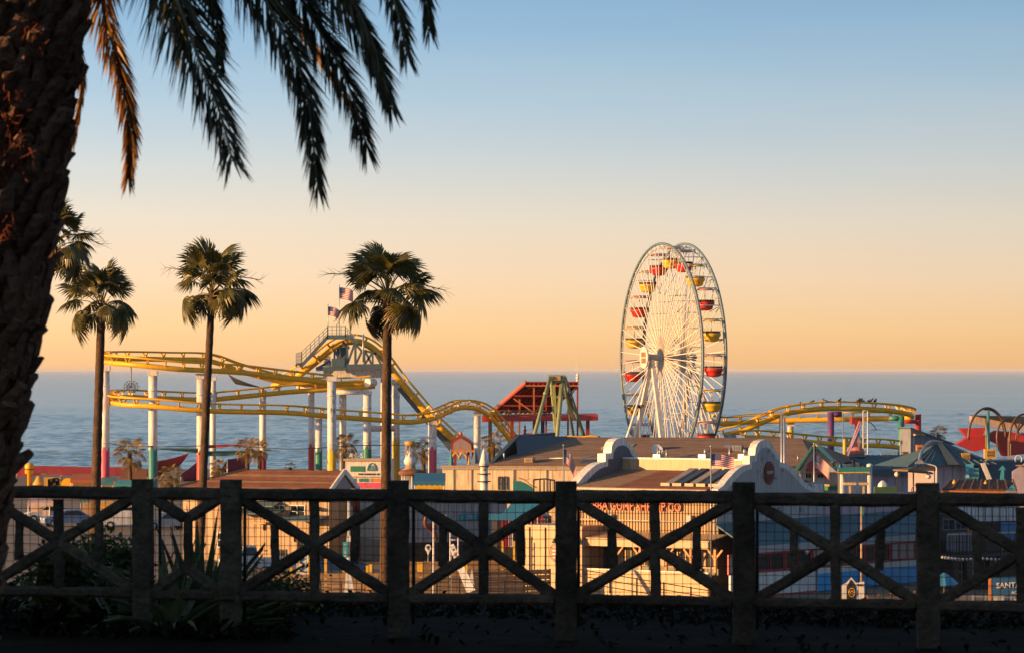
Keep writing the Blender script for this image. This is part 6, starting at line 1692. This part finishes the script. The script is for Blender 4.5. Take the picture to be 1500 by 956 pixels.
# lilac buildings with blue roofs
lcool = paint('lilac_wall', (.42, .35, .42), dirt=.18)
L1 = House('lilac_shop', 'lilac shop with a long low blue-grey roof behind the brown table canopy', 'building', 1376, 318, -24)
ls = L1.f(1276); z1 = L1.zf(1320, 688)
L1.box('wall', ls, 0, 0, 3, 0, z1, lcool)
for i in range(9): x = ls + .1 - ls * i / 9; L1.box('wall_panel', x, x - ls / 9 - .06, -.045, -.003, .05, z1 - .05, lcool)
zr1 = L1.z(668, 3.2, L1.f(1330))
mb = MB(); mb.prism([(ls - .3, -.5, z1), (.3, -.5, z1), (.3, 3.2, zr1), (ls - .3, 3.2, zr1)], (0, 0, .14)); rf = L1.part(mb, 'roof', blueroof)
for i in range(14): x = ls - .2 + (.4 - ls) * i / 13; mb = MB(); mb.beam((x, -.52, z1 + .16), (x, 3.2, zr1 + .16), .06, .06); L1.part(mb, 'roof_seam', blueroof, rf)
L1.box('blue_fascia', ls - .3, .3, -.7, -.52, z1 - .35, z1 + .1, paint('fascia_blue', (.05, .10, .16)))
for (x0, x1, y0, y1, m_) in ((1313, 1322, 668, 672, orange), (1322, 1330, 661, 672, wood), (1331, 1336, 664, 671, cream), (1290, 1312, 664, 668, grey)):
    mb = MB(); a, b = at(x0, y1, 322), at(x1, y0, 322); w2 = b.x - a.x; mb.box(((a.x + b.x) / 2, 322, (a.z + b.z) / 2), (w2, 1.0, b.z - a.z))
    for q in range(3): mb.box((a.x + w2 * (.2 + .3 * q), 321.47, (a.z + b.z) / 2), (w2 * .16, .05, (b.z - a.z) * .6))
    mb.beam(((a.x + b.x) / 2, 322.3, a.z - 1.2), ((a.x + b.x) / 2, 322.3, a.z), .1, .1); mb.build('roof_unit', m_, L1.t)
L2 = House('lilac_hall', 'lilac hall with pointed slate-blue hip roof carrying a framed vent', 'building', 1494, 296, -24)
ls = L2.f(1322); z1 = L2.zf(1400, 681); xq = L2.f(1368)
L2.box('wall', xq, 0, 0, 4, 0, z1, lcool)
for i in range(10): x = xq + .1 - xq * i / 10; L2.box('wall_panel', x, x - xq / 10 - .06, -.045, -.003, .05, z1 - .05, lcool)
zr2 = L2.z(650, 2.2, L2.f(1405))
A_ = [(ls, -.8, z1 - .05), (L2.f(1452), -.8, z1 + .05), (L2.f(1452), 4.6, z1 + .05), (ls, 4.6, z1 - .05)]; pkk = [(L2.f(1392), 2.2, zr2), (L2.f(1408), 2.2, zr2)]
mb = MB(); mb.poly([A_[0], A_[1], pkk[1], pkk[0]]); mb.poly([A_[1], A_[2], pkk[1]]); mb.poly([A_[2], A_[3], pkk[0], pkk[1]]); mb.poly([A_[3], A_[0], pkk[0]]); rf = L2.part(mb, 'roof', blueroof)
for i in range(13):
    f = i / 12; p0 = Vector(A_[0]).lerp(Vector(A_[1]), f); p1 = Vector(pkk[0]).lerp(Vector(pkk[1]), f); mb = MB(); mb.beam(p0 + Z * .05, p1 + Z * .05, .07, .06); L2.part(mb, 'roof_seam', blueroof, rf)
mb = MB(); q0, q1 = Vector(A_[0]).lerp(Vector(A_[1]), .45), Vector(pkk[0]); mb.prism([q0 + Z * .09, q0 + Vector((1.0, 0, .09)), q1 + Vector((.5, -.1, .09)), q1 + Vector((.05, -.1, .09))], (0, 0, .02)); L2.part(mb, 'cream_sheet', cream, rf)  # cream strip laid over the blue roof
mb = MB(); mb.path(smoothpath([Vector(A_[0]) + Vector((1, 0, .3)), Vector(A_[0]).lerp(Vector(pkk[0]), .5) + Z * .35, Vector(pkk[0]) + Vector((-.5, 0, .2)), Vector(pkk[0]) + Vector((.6, 0, .15))], 5), .12, 6); L2.part(mb, 'roof_pipe', silver)
L2.box('blue_band', L2.f(1428), .3, -.4, -.05, L2.zf(1450, 703), L2.zf(1450, 674), paint('band_blue', (.03, .10, .17)))
L2.box('white_cap', L2.f(1440), .5, -.5, .1, z1 + .3, z1 + .42, grey)
def framed_vent(px0, px1, y0, y1, Y, par, m_=None):
    mb = MB(); a, b = at(px0, y1, Y), at(px1, y0, Y); m_ = m_ or gold
    mb.box(((a.x + b.x) / 2, Y + .5, (a.z + b.z) / 2), (b.x - a.x, 1.0, b.z - a.z)); v_ = mb.build('roof_vent', m_, par)
    mb = MB(); w2, h2 = (b.x - a.x) * .62, (b.z - a.z) * .66; mb.box(((a.x + b.x) / 2, Y - .01, (a.z + b.z) / 2), (w2, .03, h2)); mb.build('grille', dark, v_)
    for q in range(4): mb = MB(); mb.box(((a.x + b.x) / 2, Y - .03, a.z + (b.z - a.z) * (.25 + .17 * q)), (w2, .02, .04)); mb.build('slat', m_, v_)
    mb = MB(); mb.beam(((a.x + b.x) / 2, Y + .6, a.z - .9), ((a.x + b.x) / 2, Y + .6, a.z), .3, .3); mb.build('curb', grey, v_)
framed_vent(1409, 1421, 663, 675.5, 294, L2.t); framed_vent(1443, 1459, 657, 671, 300, L2.t); framed_vent(1343, 1352, 651, 667, 325, L1.t, orange)
mb = MB(); a, b = at(1353, 667, 325), at(1364, 651, 325); mb.box(((a.x + b.x) / 2, 325.6, (a.z + b.z) / 2), (b.x - a.x, 1.2, b.z - a.z)); mb.beam((a.x + .3, 325.6, a.z - 1), (a.x + .3, 325.6, a.z), .3, .3); mb.build('roof_box', dark, L1.t)
UR = House('upper_roof_shed', 'grey-blue lean-to roof rising behind the vents, below the red bracket', 'building', 1392, 345, -24)
ls = UR.f(1334); zA, zB = UR.zf(1336, 627), UR.zf(1390, 650)
mb = MB(); mb.prism([(ls, 0, 0), (0, 0, 0), (0, 0, zB), (ls, 0, zA)], (0, 2, 0)); UR.part(mb, 'body', paint('slate_wall', (.24, .27, .34)))
mb = MB(); mb.prism([(ls - .2, -.3, zA + .02), (.3, -.3, zB - .06), (.3, 2.2, zB - .06), (ls - .2, 2.2, zA + .02)], (0, 0, .12)); UR.part(mb, 'roof', blueroof)
mb = MB(); x = UR.f(1345); mb.box((x, -.3, UR.zf(1345, 636)), (.9, .4, .12)); mb.box((x - .45, -.3, UR.zf(1345, 636)), (.25, .42, .16)); UR.part(mb, 'wall_lamp', cream)
for i in range(7): x = ls + .05 - ls * i / 7; mb = MB(); mb.box((x + .3, -.02, (zA + (zB - zA) * i / 7) * .5), (.06, .04, (zA + (zB - zA) * i / 7) - .3)); UR.part(mb, 'batten', paint('slate_wall', (.24, .27, .34)))
# signs on the blue band
def sign3(name, label, pts, Y, m_, d=.15, post=None):
    c = at(sum(p[0] for p in pts) / len(pts), 541, Y); root = thing(name, label, 'sign', (c.x, Y, DECK), group='signs on the blue band of the lilac hall')
    mb = MB(); mb.prism([at(x, y, Y) for x, y in pts], (0, d, 0)); mb.build('board', m_, root)
    q = at(post or sum(p[0] for p in pts) / len(pts), max(p[1] for p in pts) - 3, Y + .1); mb = MB(); mb.beam((q.x, Y + d + .05, DECK), (q.x, Y + d + .05, q.z), .1, .1); mb.build('post', dark, root); return root
s1 = sign3('sign', 'teal stepped sign with white letters on the blue band', [(1414, 700), (1414, 680), (1426, 678), (1426, 685), (1434, 685), (1434, 700)], 293, cyan)
for i, ch in enumerate('BUG'): lettering(ch, .42, (white, navy, navy)[i], s1, at(1417.5 + i * 6, 696 - (i == 1), 292.9) - s1.location, name='lettering', depth=.04)
for i, ch in enumerate('FUN'): lettering(ch, .34, navy if i else white, s1, at(1417 + i * 6.4, 688.5, 292.9) - s1.location, name='lettering', depth=.04)
sign3('sign', 'slanting white board on the blue band, right of the teal stepped sign', [(1436, 678), (1443, 677), (1453, 701), (1446, 702)], 292.6, white)
sign3('sign', 'teal upward arrow sign on the blue band at the right', [(1465, 702), (1467, 687), (1463, 688), (1469, 681), (1474, 688), (1471, 687), (1471, 702)], 292.6, cyan)
nb2 = thing('horseshoe_sign', 'lilac end wall with a pale horseshoe mark at the right frame edge', 'wall', (*at(1500, 541, 288).xy, DECK))
mb = MB(); a, b = at(1483, 690, 288), at(1540, 664, 288); mb.prism([(a.x, 288, DECK), (b.x, 288, DECK), (b.x, 288, b.z + .6), (a.x, 288, a.z)], (0, .3, 0)); mb.build('wall', lcool, nb2)
c = at(1492, 672, 287.9); mb = MB(); mb.path([c + Vector((.26 * math.cos(R(-40 + 26 * q)), 0, .3 * math.sin(R(-40 + 26 * q)))) for q in range(11)], .05, 6); mb.build('mark', white, nb2)
mb = MB(); mb.beam(at(1488, 681, 287.8), at(1520, 681, 287.8), .1, .1); mb.build('ledge', cream, nb2)
# curved-arm street lamp, flat table canopy
sl = thing('street_lamp', 'white street lamp with curved arm before the slate-blue hip roof', 'street lamp', (*at(1372, 541, 262).xy, DECK))
mb = MB(); p = at(1372, 688, 262); mb.tube((p.x, 262, DECK), p, .09, .075, 10); mb.path(smoothpath([p, p + Vector((-.05, 0, .25)), at(1364, 680, 262), at(1352, 677.5, 262)], 5), .05, 7); mb.lathe((p.x, 262, DECK), [(.2, 0), (.2, .3), (.1, .5)], 10); mb.build('pole', white, sl)
mb = MB(); q = at(1347, 677.5, 262); mb.box(q, (.62, .3, .09)); mb.prism([q + Vector((-.3, -.1, .05)), q + Vector((.3, -.1, .05)), q + Vector((.15, -.1, .22)), q + Vector((-.05, -.1, .22))], (0, .2, 0)); mb.build('lamp_head', silver, sl)
tc_ = thing('table_canopy', 'flat sunlit canopy on two posts with globe lamps before the lilac shop', 'canopy', (*at(1335, 541, 256).xy, DECK))
mb = MB(); mb.prism([at(1308, 689, 255), at(1338, 686, 257), at(1367, 694, 256), at(1330, 690, 254)], (0, 0, .12)); mb.build('roof', wood, tc_)
for x in (1315, 1338): mb = MB(); p = at(x, 689, 256); mb.beam((p.x, 256, DECK), p, .09, .09); mb.build('post', dark, tc_)
for x, y in ((1314, 694), (1360, 697)):
    mb = MB(); p = at(x, y, 255.5); mb.lathe(p, [(.05, -.18), (.15, -.12), (.19, 0), (.15, .12), (.05, .18)], 12); mb.tube(p + Z * .15, p + Z * .35, .025, n=6); mb.build('globe_lamp', white, tc_)
lg = thing('hose_reel', 'orange hose hoop hanging at the last fence post in view', 'hose', (*at(1341, 541, 240).xy, DECK))
c = at(1341, 716, 240); mb = MB(); mb.path([c + Vector((.24 * math.cos(q * .2618), 0, .26 * math.sin(q * .2618))) for q in range(13)], .035, 6); mb.tube((c.x - .24, 240, DECK), (c.x - .24, 240, c.z), .03, n=6); mb.tube((c.x + .24, 240, DECK), (c.x + .24, 240, c.z), .03, n=6); mb.build('hoop', orange, lg)
# rust awning
ra = thing('rust_awning', 'long sunlit rust-brown awning roof with teal end, right of the last fence post', 'awning', (*at(1435, 541, 246).xy, DECK))
mb = MB(); mb.prism([at(1380, 717, 243), at(1490, 719, 243), at(1484, 707, 249), at(1392, 704, 249)], (0, 0, .1)); mb.build('roof', shingle2, ra)
for i in range(9): a, b = at(1382 + i * 13.3, 717.2, 243), at(1393 + i * 11.3, 704.3, 249); mb = MB(); mb.beam(a + Z * .13, b + Z * .13, .1, .07); mb.build('roof_batten', shingle2, ra)
mb = MB(); mb.beam(at(1379, 719, 242.9), at(1491, 721, 242.9), .1, .16); mb.build('fascia', orange, ra)
mb = MB(); mb.prism([at(1470, 721, 242.8), at(1484, 709, 243.5), at(1490, 721, 242.8)], (0, .1, 0)); mb.build('end_panel', cyan, ra)
for x in (1383, 1420, 1456, 1488): mb = MB(); p = at(x, 719, 243.3); mb.beam((p.x, 243.3, DECK), p, .12, .12); mb.build('post', wood, ra)
for x, y in ((1398, 711), (1444, 712)): mb = MB(); p = at(x, y, 246); mb.lathe(p + Z * .12, [(.12, 0), (.14, .12), (.04, .3)], 8); mb.build('roof_lamp', gold, ra)
# scrambler ride
sr = thing('scrambler_ride', 'red scrambler ride with tall dark hoops at the far right', 'fairground ride', (*at(1455, 541, 372).xy, DECK))
hoopm = paint('hoop', (.16, .075, .035)); hoopk = paint('hoop_black', (.02, .03, .035))
def hoop(cx, cy, rx, ry, Y, a0, a1, w, m_, skew=0):
    w *= .72
    mb = MB(); c = at(cx, cy, Y); P = []
    for q in range(25):
        a = R(a0 + (a1 - a0) * q / 24); P.append(c + Vector((sz(rx, Y) * math.cos(a), skew * math.cos(a), sz(ry, Y) * math.sin(a))))
    mb.path(P, w, 8); return mb.build('hoop', m_, sr)
hoop(1446, 640, 31, 43, 371, 0, 185, .16, hoopm, 2); hoop(1446, 640, 29, 41, 371.3, 10, 100, .12, hoopk, 2); hoop(1500, 642, 24, 36, 368, 60, 190, .15, hoopm, 1.5); hoop(1476, 640, 18, 27, 369, 0, 215, .14, hoopm, 1.2); hoop(1510, 645, 26, 28, 374, 40, 180, .13, hoopk, 2); hoop(1500, 650, 14, 36, 370, 40, 170, .1, hoopm, 1)
mb = MB(); mb.prism([at(x, y, 373) for x, y in ((1406, 627), (1444, 626), (1440, 639), (1418, 640))], (0, 2.2, 0)); mb.build('tub', red, sr)
mb = MB(); mb.prism([at(x, y, 372) for x, y in ((1402, 650), (1416, 641), (1444, 639), (1446, 656), (1428, 661))], (0, 2.5, 0)); mb.build('tub', paint('deep_red', (.40, .015, .02)), sr)
mb = MB(); mb.prism([at(x, y, 374) for x, y in ((1440, 640), (1460, 630), (1500, 634), (1520, 640), (1520, 662), (1470, 668), (1462, 650))], (0, 2.0, 0)); mb.build('tub', red, sr)
mb = MB(); mb.prism([at(x, y, 376) for x, y in ((1424, 609), (1500, 612), (1530, 618), (1530, 632), (1470, 628), (1425, 620))], (0, 2.4, 0)); mb.build('hull', paint('hull_cream', (.50, .38, .30)), sr)
mb = MB(); mb.prism([at(x, y, 375.8) for x, y in ((1424, 608), (1530, 610), (1530, 624), (1468, 617))], (0, 2.2, 0)); mb.build('hull_deck', hoopk, sr)
mb = MB(); p = at(1447.5, 601, 370); mb.tube((p.x, 370, DECK), p, .17, .15, 10); mb.build('mast', paint('sea_green', (.06, .30, .25)), sr)
mb = MB(); mb.beam(at(1444, 612, 370), at(1444, 655, 370), .08, .12); mb.build('mast_rail', gold, sr)
for x in (1477, 1480): mb = MB(); a = at(x, 640, 369.5); mb.beam((a.x, 369.5, DECK), a, .1, .1); mb.build('frame_post', cream, sr)
mb = MB(); mb.box((at(1460, 0, 374).x, 374, DECK + 1.6), (8, 4, 3.2)); mb.build('base', redb, sr)
# slide, cup, frame, yellow lifebuoy by the coaster
fm_ = thing('ladder_mast', 'tall white double mast joined at the top, before the purple coaster column', 'mast', (*at(1268, 541, 330).xy, DECK))
mb = MB(); a, b = at(1264.5, 601, 330), at(1271, 601, 330)
for q in (a, b): mb.tube((q.x, 330, DECK), q, .06, n=8)
for y in range(601, 690, 8): mb.tube(at(1264.5, y, 330), at(1271, y, 330), .035, n=6)
mb.build('frame', white, fm_)
mb = MB(); mb.path(smoothpath([at(1271, 617, 330), at(1277, 620, 330), at(1282, 626, 330), at(1283, 630, 330)], 4), .05, 6); mb.build('arm', black, fm_)
sd_ = thing('slide', 'lilac chute slanting down beside the pink cup', 'slide', (*at(1248, 541, 345).xy, DECK))
mb = MB(); mb.prism([at(1259, 616, 345), at(1263, 617, 345), at(1252, 655, 344), at(1238, 678, 343), at(1232, 676, 343), at(1247, 650, 344)], (0, .9, 0)); mb.build('chute', paint('chute_lilac', (.45, .26, .34)), sd_)
mb = MB(); q = at(1258, 620, 345.5); mb.beam((q.x, 345.5, DECK), q, .14, .14); q = at(1242, 668, 344); mb.beam((q.x, 344.5, DECK), (q.x, 344.5, q.z), .14, .14); mb.build('post', grey, sd_)
mb = MB(); mb.box(at(1254, 616, 346), (1.0, .8, .6), .2); mb.beam((at(1254, 0, 346).x, 346, DECK), at(1254, 618, 346), .25, .25); mb.build('hopper', redb, sd_)
cu = thing('cup_booth', 'salmon-pink round booth top on thin posts under the double mast', 'booth', (*at(1256, 541, 318).xy, DECK))
c = at(1256, 667, 318); mb = MB(); mb.lathe((c.x, 318, c.z), [(.62, 0), (.62, .35), (.48, .62), (.3, .75)], 14); mb.build('roof', paint('salmon', (.55, .17, .13)), cu)
for i in range(6): a = i * 1.047; mb = MB(); mb.tube((c.x + .55 * math.cos(a), 318 + .55 * math.sin(a), DECK), (c.x + .55 * math.cos(a), 318 + .55 * math.sin(a), c.z), .04, n=6); mb.build('post', dark, cu)
mb = MB(); mb.lathe((c.x, 318, c.z - .08), [(.66, 0), (.66, .075)], 14); mb.build('band', cyan, cu)
yb_ = thing('yellow_float', 'upright yellow float hanging on a thin pole before the purple column', 'float', (*at(1237, 541, 335).xy, DECK))
c = at(1237.5, 656, 335); mb = MB(); mb.lathe((c.x, 335, c.z), [(.08, -1.0), (.17, -.85), (.17, .65), (.08, .85)], 10); mb.build('float', yellow2, yb_); mb = MB(); mb.tube((c.x - .1, 335.1, DECK), at(1235, 604, 335.1), .04, n=6); mb.build('pole', silver, yb_)
for i, (px, Y) in enumerate(((1145, 300), (1149, 300.6))):
    p = at(px, 604 if i == 0 else 610, Y); root = thing('roof_mast', ('grey twin mast, left one, above the hip roof before the coaster', 'grey twin mast, right one, above the hip roof before the coaster')[i], 'mast', (p.x, Y, DECK), group='twin masts behind the curved gable')
    mb = MB(); mb.tube((p.x, Y, DECK), p, .09, n=8); mb.build('pole', silver, root); mb = MB(); mb.box(p, (.3, .2, .25)); mb.build('head', grey, root)
# covered boat on the roof, hoardings behind gable
cb_ = thing('covered_boat', 'boat-shaped white and blue striped canopy behind the curved gable', 'canopy', (*at(1072, 541, 322).xy, DECK))
for i, m_ in enumerate((white, navy, paint('stripe_blue', (.04, .15, .24)), navy, white, white)):
    x0 = 1053 + i * 6.2; x1 = x0 + 6.2; mb = MB(); mb.prism([at(x0, 637 + i * .4, 322), at(x1, 637.4 + i * .4, 322), at(x1 + 4, 652, 319), at(x0 + 4, 652, 319)], (0, 0, .12)); mb.build('stripe', m_, cb_)
for x in (1058, 1092): mb = MB(); p = at(x, 650, 321); mb.beam((p.x, 321, DECK), p, .15, .15); mb.build('post', dark, cb_)
dr2 = thing('dark_canopy', 'small dark sloping canopy at the foot of the wheel', 'canopy', (*at(1010, 541, 340).xy, DECK))
mb = MB(); mb.prism([at(953, 646, 340), at(995, 640, 338), at(995, 649, 338), at(960, 650, 340)], (0, 2, 0)); mb.build('cloth', navy, dr2)
for x in (957, 993): mb = MB(); p = at(x, 646, 340.5); mb.beam((p.x, 340.5, DECK), p, .12, .12); mb.build('post', dark, dr2)
fl_ = thing('floodlight_mast', 'thin floodlight mast before the wheel left leg', 'lamp post', (*at(938, 541, 336).xy, DECK))
mb = MB(); p = at(938, 595, 336); mb.tube((p.x, 336, DECK), p, .07, n=8); mb.build('pole', silver, fl_); mb = MB(); mb.box(p + Vector((-.15, 0, 0)), (.25, .25, .3), .4); mb.box(p + Vector((.18, 0, .05)), (.25, .25, .3), -.3); mb.build('floodlight', black, fl_)
# ------------------------------------------------------------------ shaded shops at the lower right
RS = House('pier_shop', 'dim two-storey shop with white panelled top and dark balcony below the rust awning', 'building', 1500, 232, -22)
ls = RS.f(1372); z1 = RS.zf(1450, 738)
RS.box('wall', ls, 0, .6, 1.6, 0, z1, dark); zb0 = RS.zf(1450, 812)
n = 9
x0_ = RS.f(1408)
for i in range(n):
    x = x0_ + .05 - x0_ * i / n; RS.box('upper_panel', x, x - x0_ / n - .08, .5, .59, RS.zf(1450, 763), RS.zf(1450, 741), paint('shade_white', (.55, .56, .58)))
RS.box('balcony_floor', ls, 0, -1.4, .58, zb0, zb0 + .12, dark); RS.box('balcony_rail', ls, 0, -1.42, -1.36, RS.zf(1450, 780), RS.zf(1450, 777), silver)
for i in range(26): x = ls + .1 - (ls + .2) * i / 25; RS.box('baluster', x, x + .035, -1.41, -1.37, zb0 + .12, RS.zf(1450, 780), dark)
RS.box('blue_panel', RS.f(1462), RS.f(1486), -.4, -.3, RS.zf(1470, 790), RS.zf(1470, 764), blue); RS.box('white_strip', RS.f(1486), RS.f(1490), -.45, -.3, RS.zf(1470, 795), RS.zf(1470, 762), white)
RS.box('awning_sheet', RS.f(1384), RS.f(1418), -1.2, -.2, RS.zf(1400, 806), RS.zf(1400, 782), paint('sheet_blue', (.12, .15, .22)))
for i in range(9): x = RS.f(1384) + .05 + (RS.f(1418) - RS.f(1384)) * i / 9; RS.box('sheet_rib', x, x + .04, -1.24, -1.2, RS.zf(1400, 806), RS.zf(1400, 782), grey)
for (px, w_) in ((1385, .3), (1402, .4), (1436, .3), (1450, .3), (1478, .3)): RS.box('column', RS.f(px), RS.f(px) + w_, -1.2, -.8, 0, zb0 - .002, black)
for (px, py, w_, h_, m_) in ((1396, 768, .9, .7, steel), (1414, 766, .8, .8, steel), (1432, 772, .8, .5, orange), (1415, 838, 1.0, 1.5, grey), (1465, 838, 1.0, 1.5, grey), (1440, 838, .8, 1.5, grey)): RS.win('f', RS.f(px), RS.zf(px, py), w_, h_, m_, off=.58)
for (px, py) in ((1418, 821), (1453, 812), (1466, 806), (1410, 846)): mb = MB(); mb.lathe((RS.f(px), -1.3, RS.zf(px, py)), [(.02, .0), (.07, .03), (.07, .1), (.02, .13)], 8); mb.tube((RS.f(px), -1.3, RS.zf(px, py) + .13), (RS.f(px), -1.3, zb0 - .01 if py > 812 else zb0 + .5), .01, n=4); RS.part(mb, 'bulb', white)
um = thing('umbrella', 'blue market umbrella at the foot of the dim shop', 'umbrella', (*at(1388, 541, 218).xy, DECK))
c = at(1388, 838, 218); mb = MB(); mb.lathe((c.x - .2, 218, c.z), [(.9, -.75), (.86, -.66), (.45, -.25), (.04, 0)], 8, False); mb.build('canopy', paint('umbrella_blue', (.03, .22, .42)), um); mb = MB(); mb.tube((c.x - .2, 218, DECK), (c.x - .2, 218, c.z), .03, n=6); mb.build('pole', wood, um); mb = MB(); mb.lathe((c.x - .2, 218, DECK), [(.3, 0), (.3, .12), (.06, .18)], 10); mb.build('base', dark, um)
sm = thing('pier_sign', 'dark blue sign with white SANTA MONICA lettering at the right frame edge', 'sign', (*at(1490, 541, 206).xy, DECK))
a, b = at(1453, 872, 206), at(1560, 845, 206); mb = MB(); mb.prism([(a.x, 206, a.z), (b.x, 206, a.z + .12), (b.x, 206, b.z + .12), (a.x, 206, b.z)], (0, .12, 0)); mb.build('board', paint('sign_blue', (.012, .10, .25)), sm)
lettering('SANTA MONICA', .42, white, sm, at(1501, 856, 205.9) - sm.location, name='lettering', depth=.03, tilt=0, thick=.006, roll=.03); lettering('AQUATICS', .24, white, sm, at(1497, 867.0, 205.9) - sm.location, name='lettering', depth=.03, roll=.03)
for x in (1450, 1558): q = at(x, 846, 206.2); mb = MB(); mb.beam((q.x, 206.2, DECK - .8), q, .14, .14); mb.build('post', orange, sm)
mb = MB(); a, b = at(1456, 886, 206.6), at(1560, 872, 206.6); mb.prism([(a.x, 206.6, a.z), (b.x, 206.6, a.z), (b.x, 206.6, b.z), (a.x, 206.6, b.z)], (0, .1, 0)); mb.build('under_panel', paint('shade_white', (.55, .56, .58)), sm)
railing('thin steel railing before the dim shop, under the Santa Monica sign', 1425, 1500, 872, 874, 204, 204, silver, 5, 2, .6)
# flagpole, emblem board before the blue base
fpz = thing('flagpole', 'tall cream flagpole rising before the red-framed windows', 'pole', (*at(1264, 541, 214).xy, DECK))
mb = MB(); p = at(1262, 732, 214); mb.tube((p.x, 214, DECK), p, .075, .055, 10); mb.lathe((p.x, 214, DECK), [(.2, 0), (.18, .2), (.09, .3)], 10); mb.build('pole', cream, fpz); mb = MB(); mb.box((p.x + .05, 213.9, at(0, 748, 214).z), (.12, .1, .5)); mb.build('cleat', green, fpz)
eb = thing('emblem_board', 'white house-shaped board with black arch and ring emblem before the blue base', 'sign board', (*at(1248, 541, 213).xy, DECK))
Ye = 213; mb = MB(); mb.prism([at(x, y, Ye) for x, y in ((1233, 878), (1233, 856), (1240, 853), (1247, 845), (1254, 853), (1266, 851), (1266, 878))], (0, .1, 0)); mb.build('board', white, eb)
mb = MB(); mb.prism([at(x, y, Ye - .02) for x, y in ((1240, 878), (1240, 858), (1247, 848), (1254, 858), (1254, 878))], (0, .03, 0)); f_ = mb.build('arch', black, eb)
mb = MB(); c = at(1248, 867, Ye - .05); mb.path([c + Vector((.17 * math.cos(q * .3927), 0, .24 * math.sin(q * .3927))) for q in range(16)], .028, 5, closed=True); mb.path([c + Vector((.08 * math.cos(q * .7854), 0, .1 * math.sin(q * .7854))) for q in range(8)], .025, 5, closed=True); mb.build('ring_emblem', gold, f_)
mb = MB(); mb.box(at(1259, 856, Ye - .06), (.3, .06, .1)); mb.build('hinge', dark, eb)
# bins, barrels and a few extra street things on the deck before the restaurant
gb_ = 'barrels and bins before the restaurant'
for px, lb, m_ in ((994, 'dark barrel at the foot of the ramp railing, left of its pair', dark), (1030, 'dark barrel at the foot of the ramp railing, right of its pair', dark), (920, 'dark barrel under the ramp railing, by the fence brace', dark)):
    r_ = thing('barrel', lb, 'barrel', (*at(px, 541, 211).xy, DECK - .0), group=gb_); mb = MB(); mb.lathe((r_.location.x, 211, DECK), [(.22, 0), (.27, .25), (.27, .42), (.22, .62)], 12); mb.build('body', m_, r_); mb = MB(); mb.lathe((r_.location.x, 211, DECK + .44), [(.275, 0), (.275, .05)], 12); mb.build('hoop', silver, r_)
railing('orange barrier railing before the blue base, left of the last fence post', 1270, 1340, 872, 866, 208, 209, orange, 5, 2, .5)

# birds resting on the right coaster curve
birdm = paint('bird_dark', (.05, .045, .04), dirt=0)
mb = MB(); mb.cs = True
mb.path([(-.28, 0, .12), (-.16, 0, .14), (0, 0, .16), (.12, 0, .2), (.19, 0, .27)], [.015, .06, .10, .085, .05], 8)
mb.lathe((.22, 0, .30), [(.02, -.07), (.06, -.03), (.06, .03), (.02, .07)], 8)
mb.tube((.26, 0, .30), (.35, 0, .28), .015, .004, 5); mb.tube((.02, -.03, 0), (.02, -.03, .1), .01, n=4); mb.tube((.02, .03, 0), (.02, .03, .1), .01, n=4)
bme = mb.mesh('bird', birdm)
rr_ = random.Random(4)
for nb_, (px, py, Y) in enumerate(((1172, 594.5, 442.3), (1188, 591.5, 442.7), (1209, 589.5, 443.1), (1229, 588.4, 443.5), (1258, 588.6, 444.2), (1262, 588.6, 444.3), (1274, 588.8, 444.7), (1281, 589.2, 445))):
    tag(inst('bird', bme, None, at(px, py + .6, Y) + Vector((0, -.5, 0)), (0, 0, rr_.uniform(0, 6.28)), 1.6), 'small dark bird on the right coaster curve rail, ' + ('leftmost of the row', 'second from the left', 'third from the left', 'fourth from the left', 'left of the close pair', 'right of the close pair', 'second from right', 'rightmost')[nb_], 'bird', 'birds resting on the right coaster curve')
# overhead wires and strings of small lamps across the pier roofs
def wire(label, pts, Y, r=.022, bulbs=0, group='wires strung over the pier'):
    P = smoothpath([at(x, y, yy) for (x, y), yy in zip(pts, Y)], 6)
    if not bulbs:
        mb = MB(); mb.path(P, r, 5); return tag(mb.build('wire', black), label, 'wire', group)
    root = thing('lamp_string', label, 'string lights', P[0], 0, group); mb = MB(); mb.path(P, r, 5); mb.build('wire', black, root)
    for q in range(1, len(P) - 1): mb = MB(); mb.lathe(P[q] - Z * .2, [(.03, 0), (.09, .05), (.09, .12), (.03, .19)], 8); mb.build('bulb', fw_, root)
wire('dark wire from the wheel over the sea to the right coaster curve', [(1052, 612), (1090, 607), (1140, 604)], (425, 432, 440), .03)
wire('string of pale bulbs along the cornice of the grey hall', [(606, 733), (640, 736), (672, 735), (704, 736), (738, 732)], (259, 260, 261, 262, 263), .02, 1)
wire('string of pale bulbs under the balcony of the dim shop', [(1376, 812), (1405, 816), (1440, 815), (1475, 817), (1500, 812)], (226, 227, 228, 229, 230), .02, 1)
# ------------------------------------------------------------------ sea air
mb = MB(); mb.box((0, 29000, -9), (90000, 60000, 32))
hz = bpy.data.materials.new('haze'); hz.use_nodes = True
t = hz.node_tree; t.nodes.clear()
o_ = t.nodes.new('ShaderNodeOutputMaterial'); pv_ = t.nodes.new('ShaderNodeVolumePrincipled')
pv_.inputs['Color'].default_value = (.93, .95, 1, 1); pv_.inputs['Density'].default_value = 3.0e-5; pv_.inputs['Anisotropy'].default_value = 0.0
t.links.new(pv_.outputs[0], o_.inputs['Volume'])
try: hz.cycles.homogeneous_volume = True
except Exception: pass
tag(mb.build('haze', hz), kind='stuff')
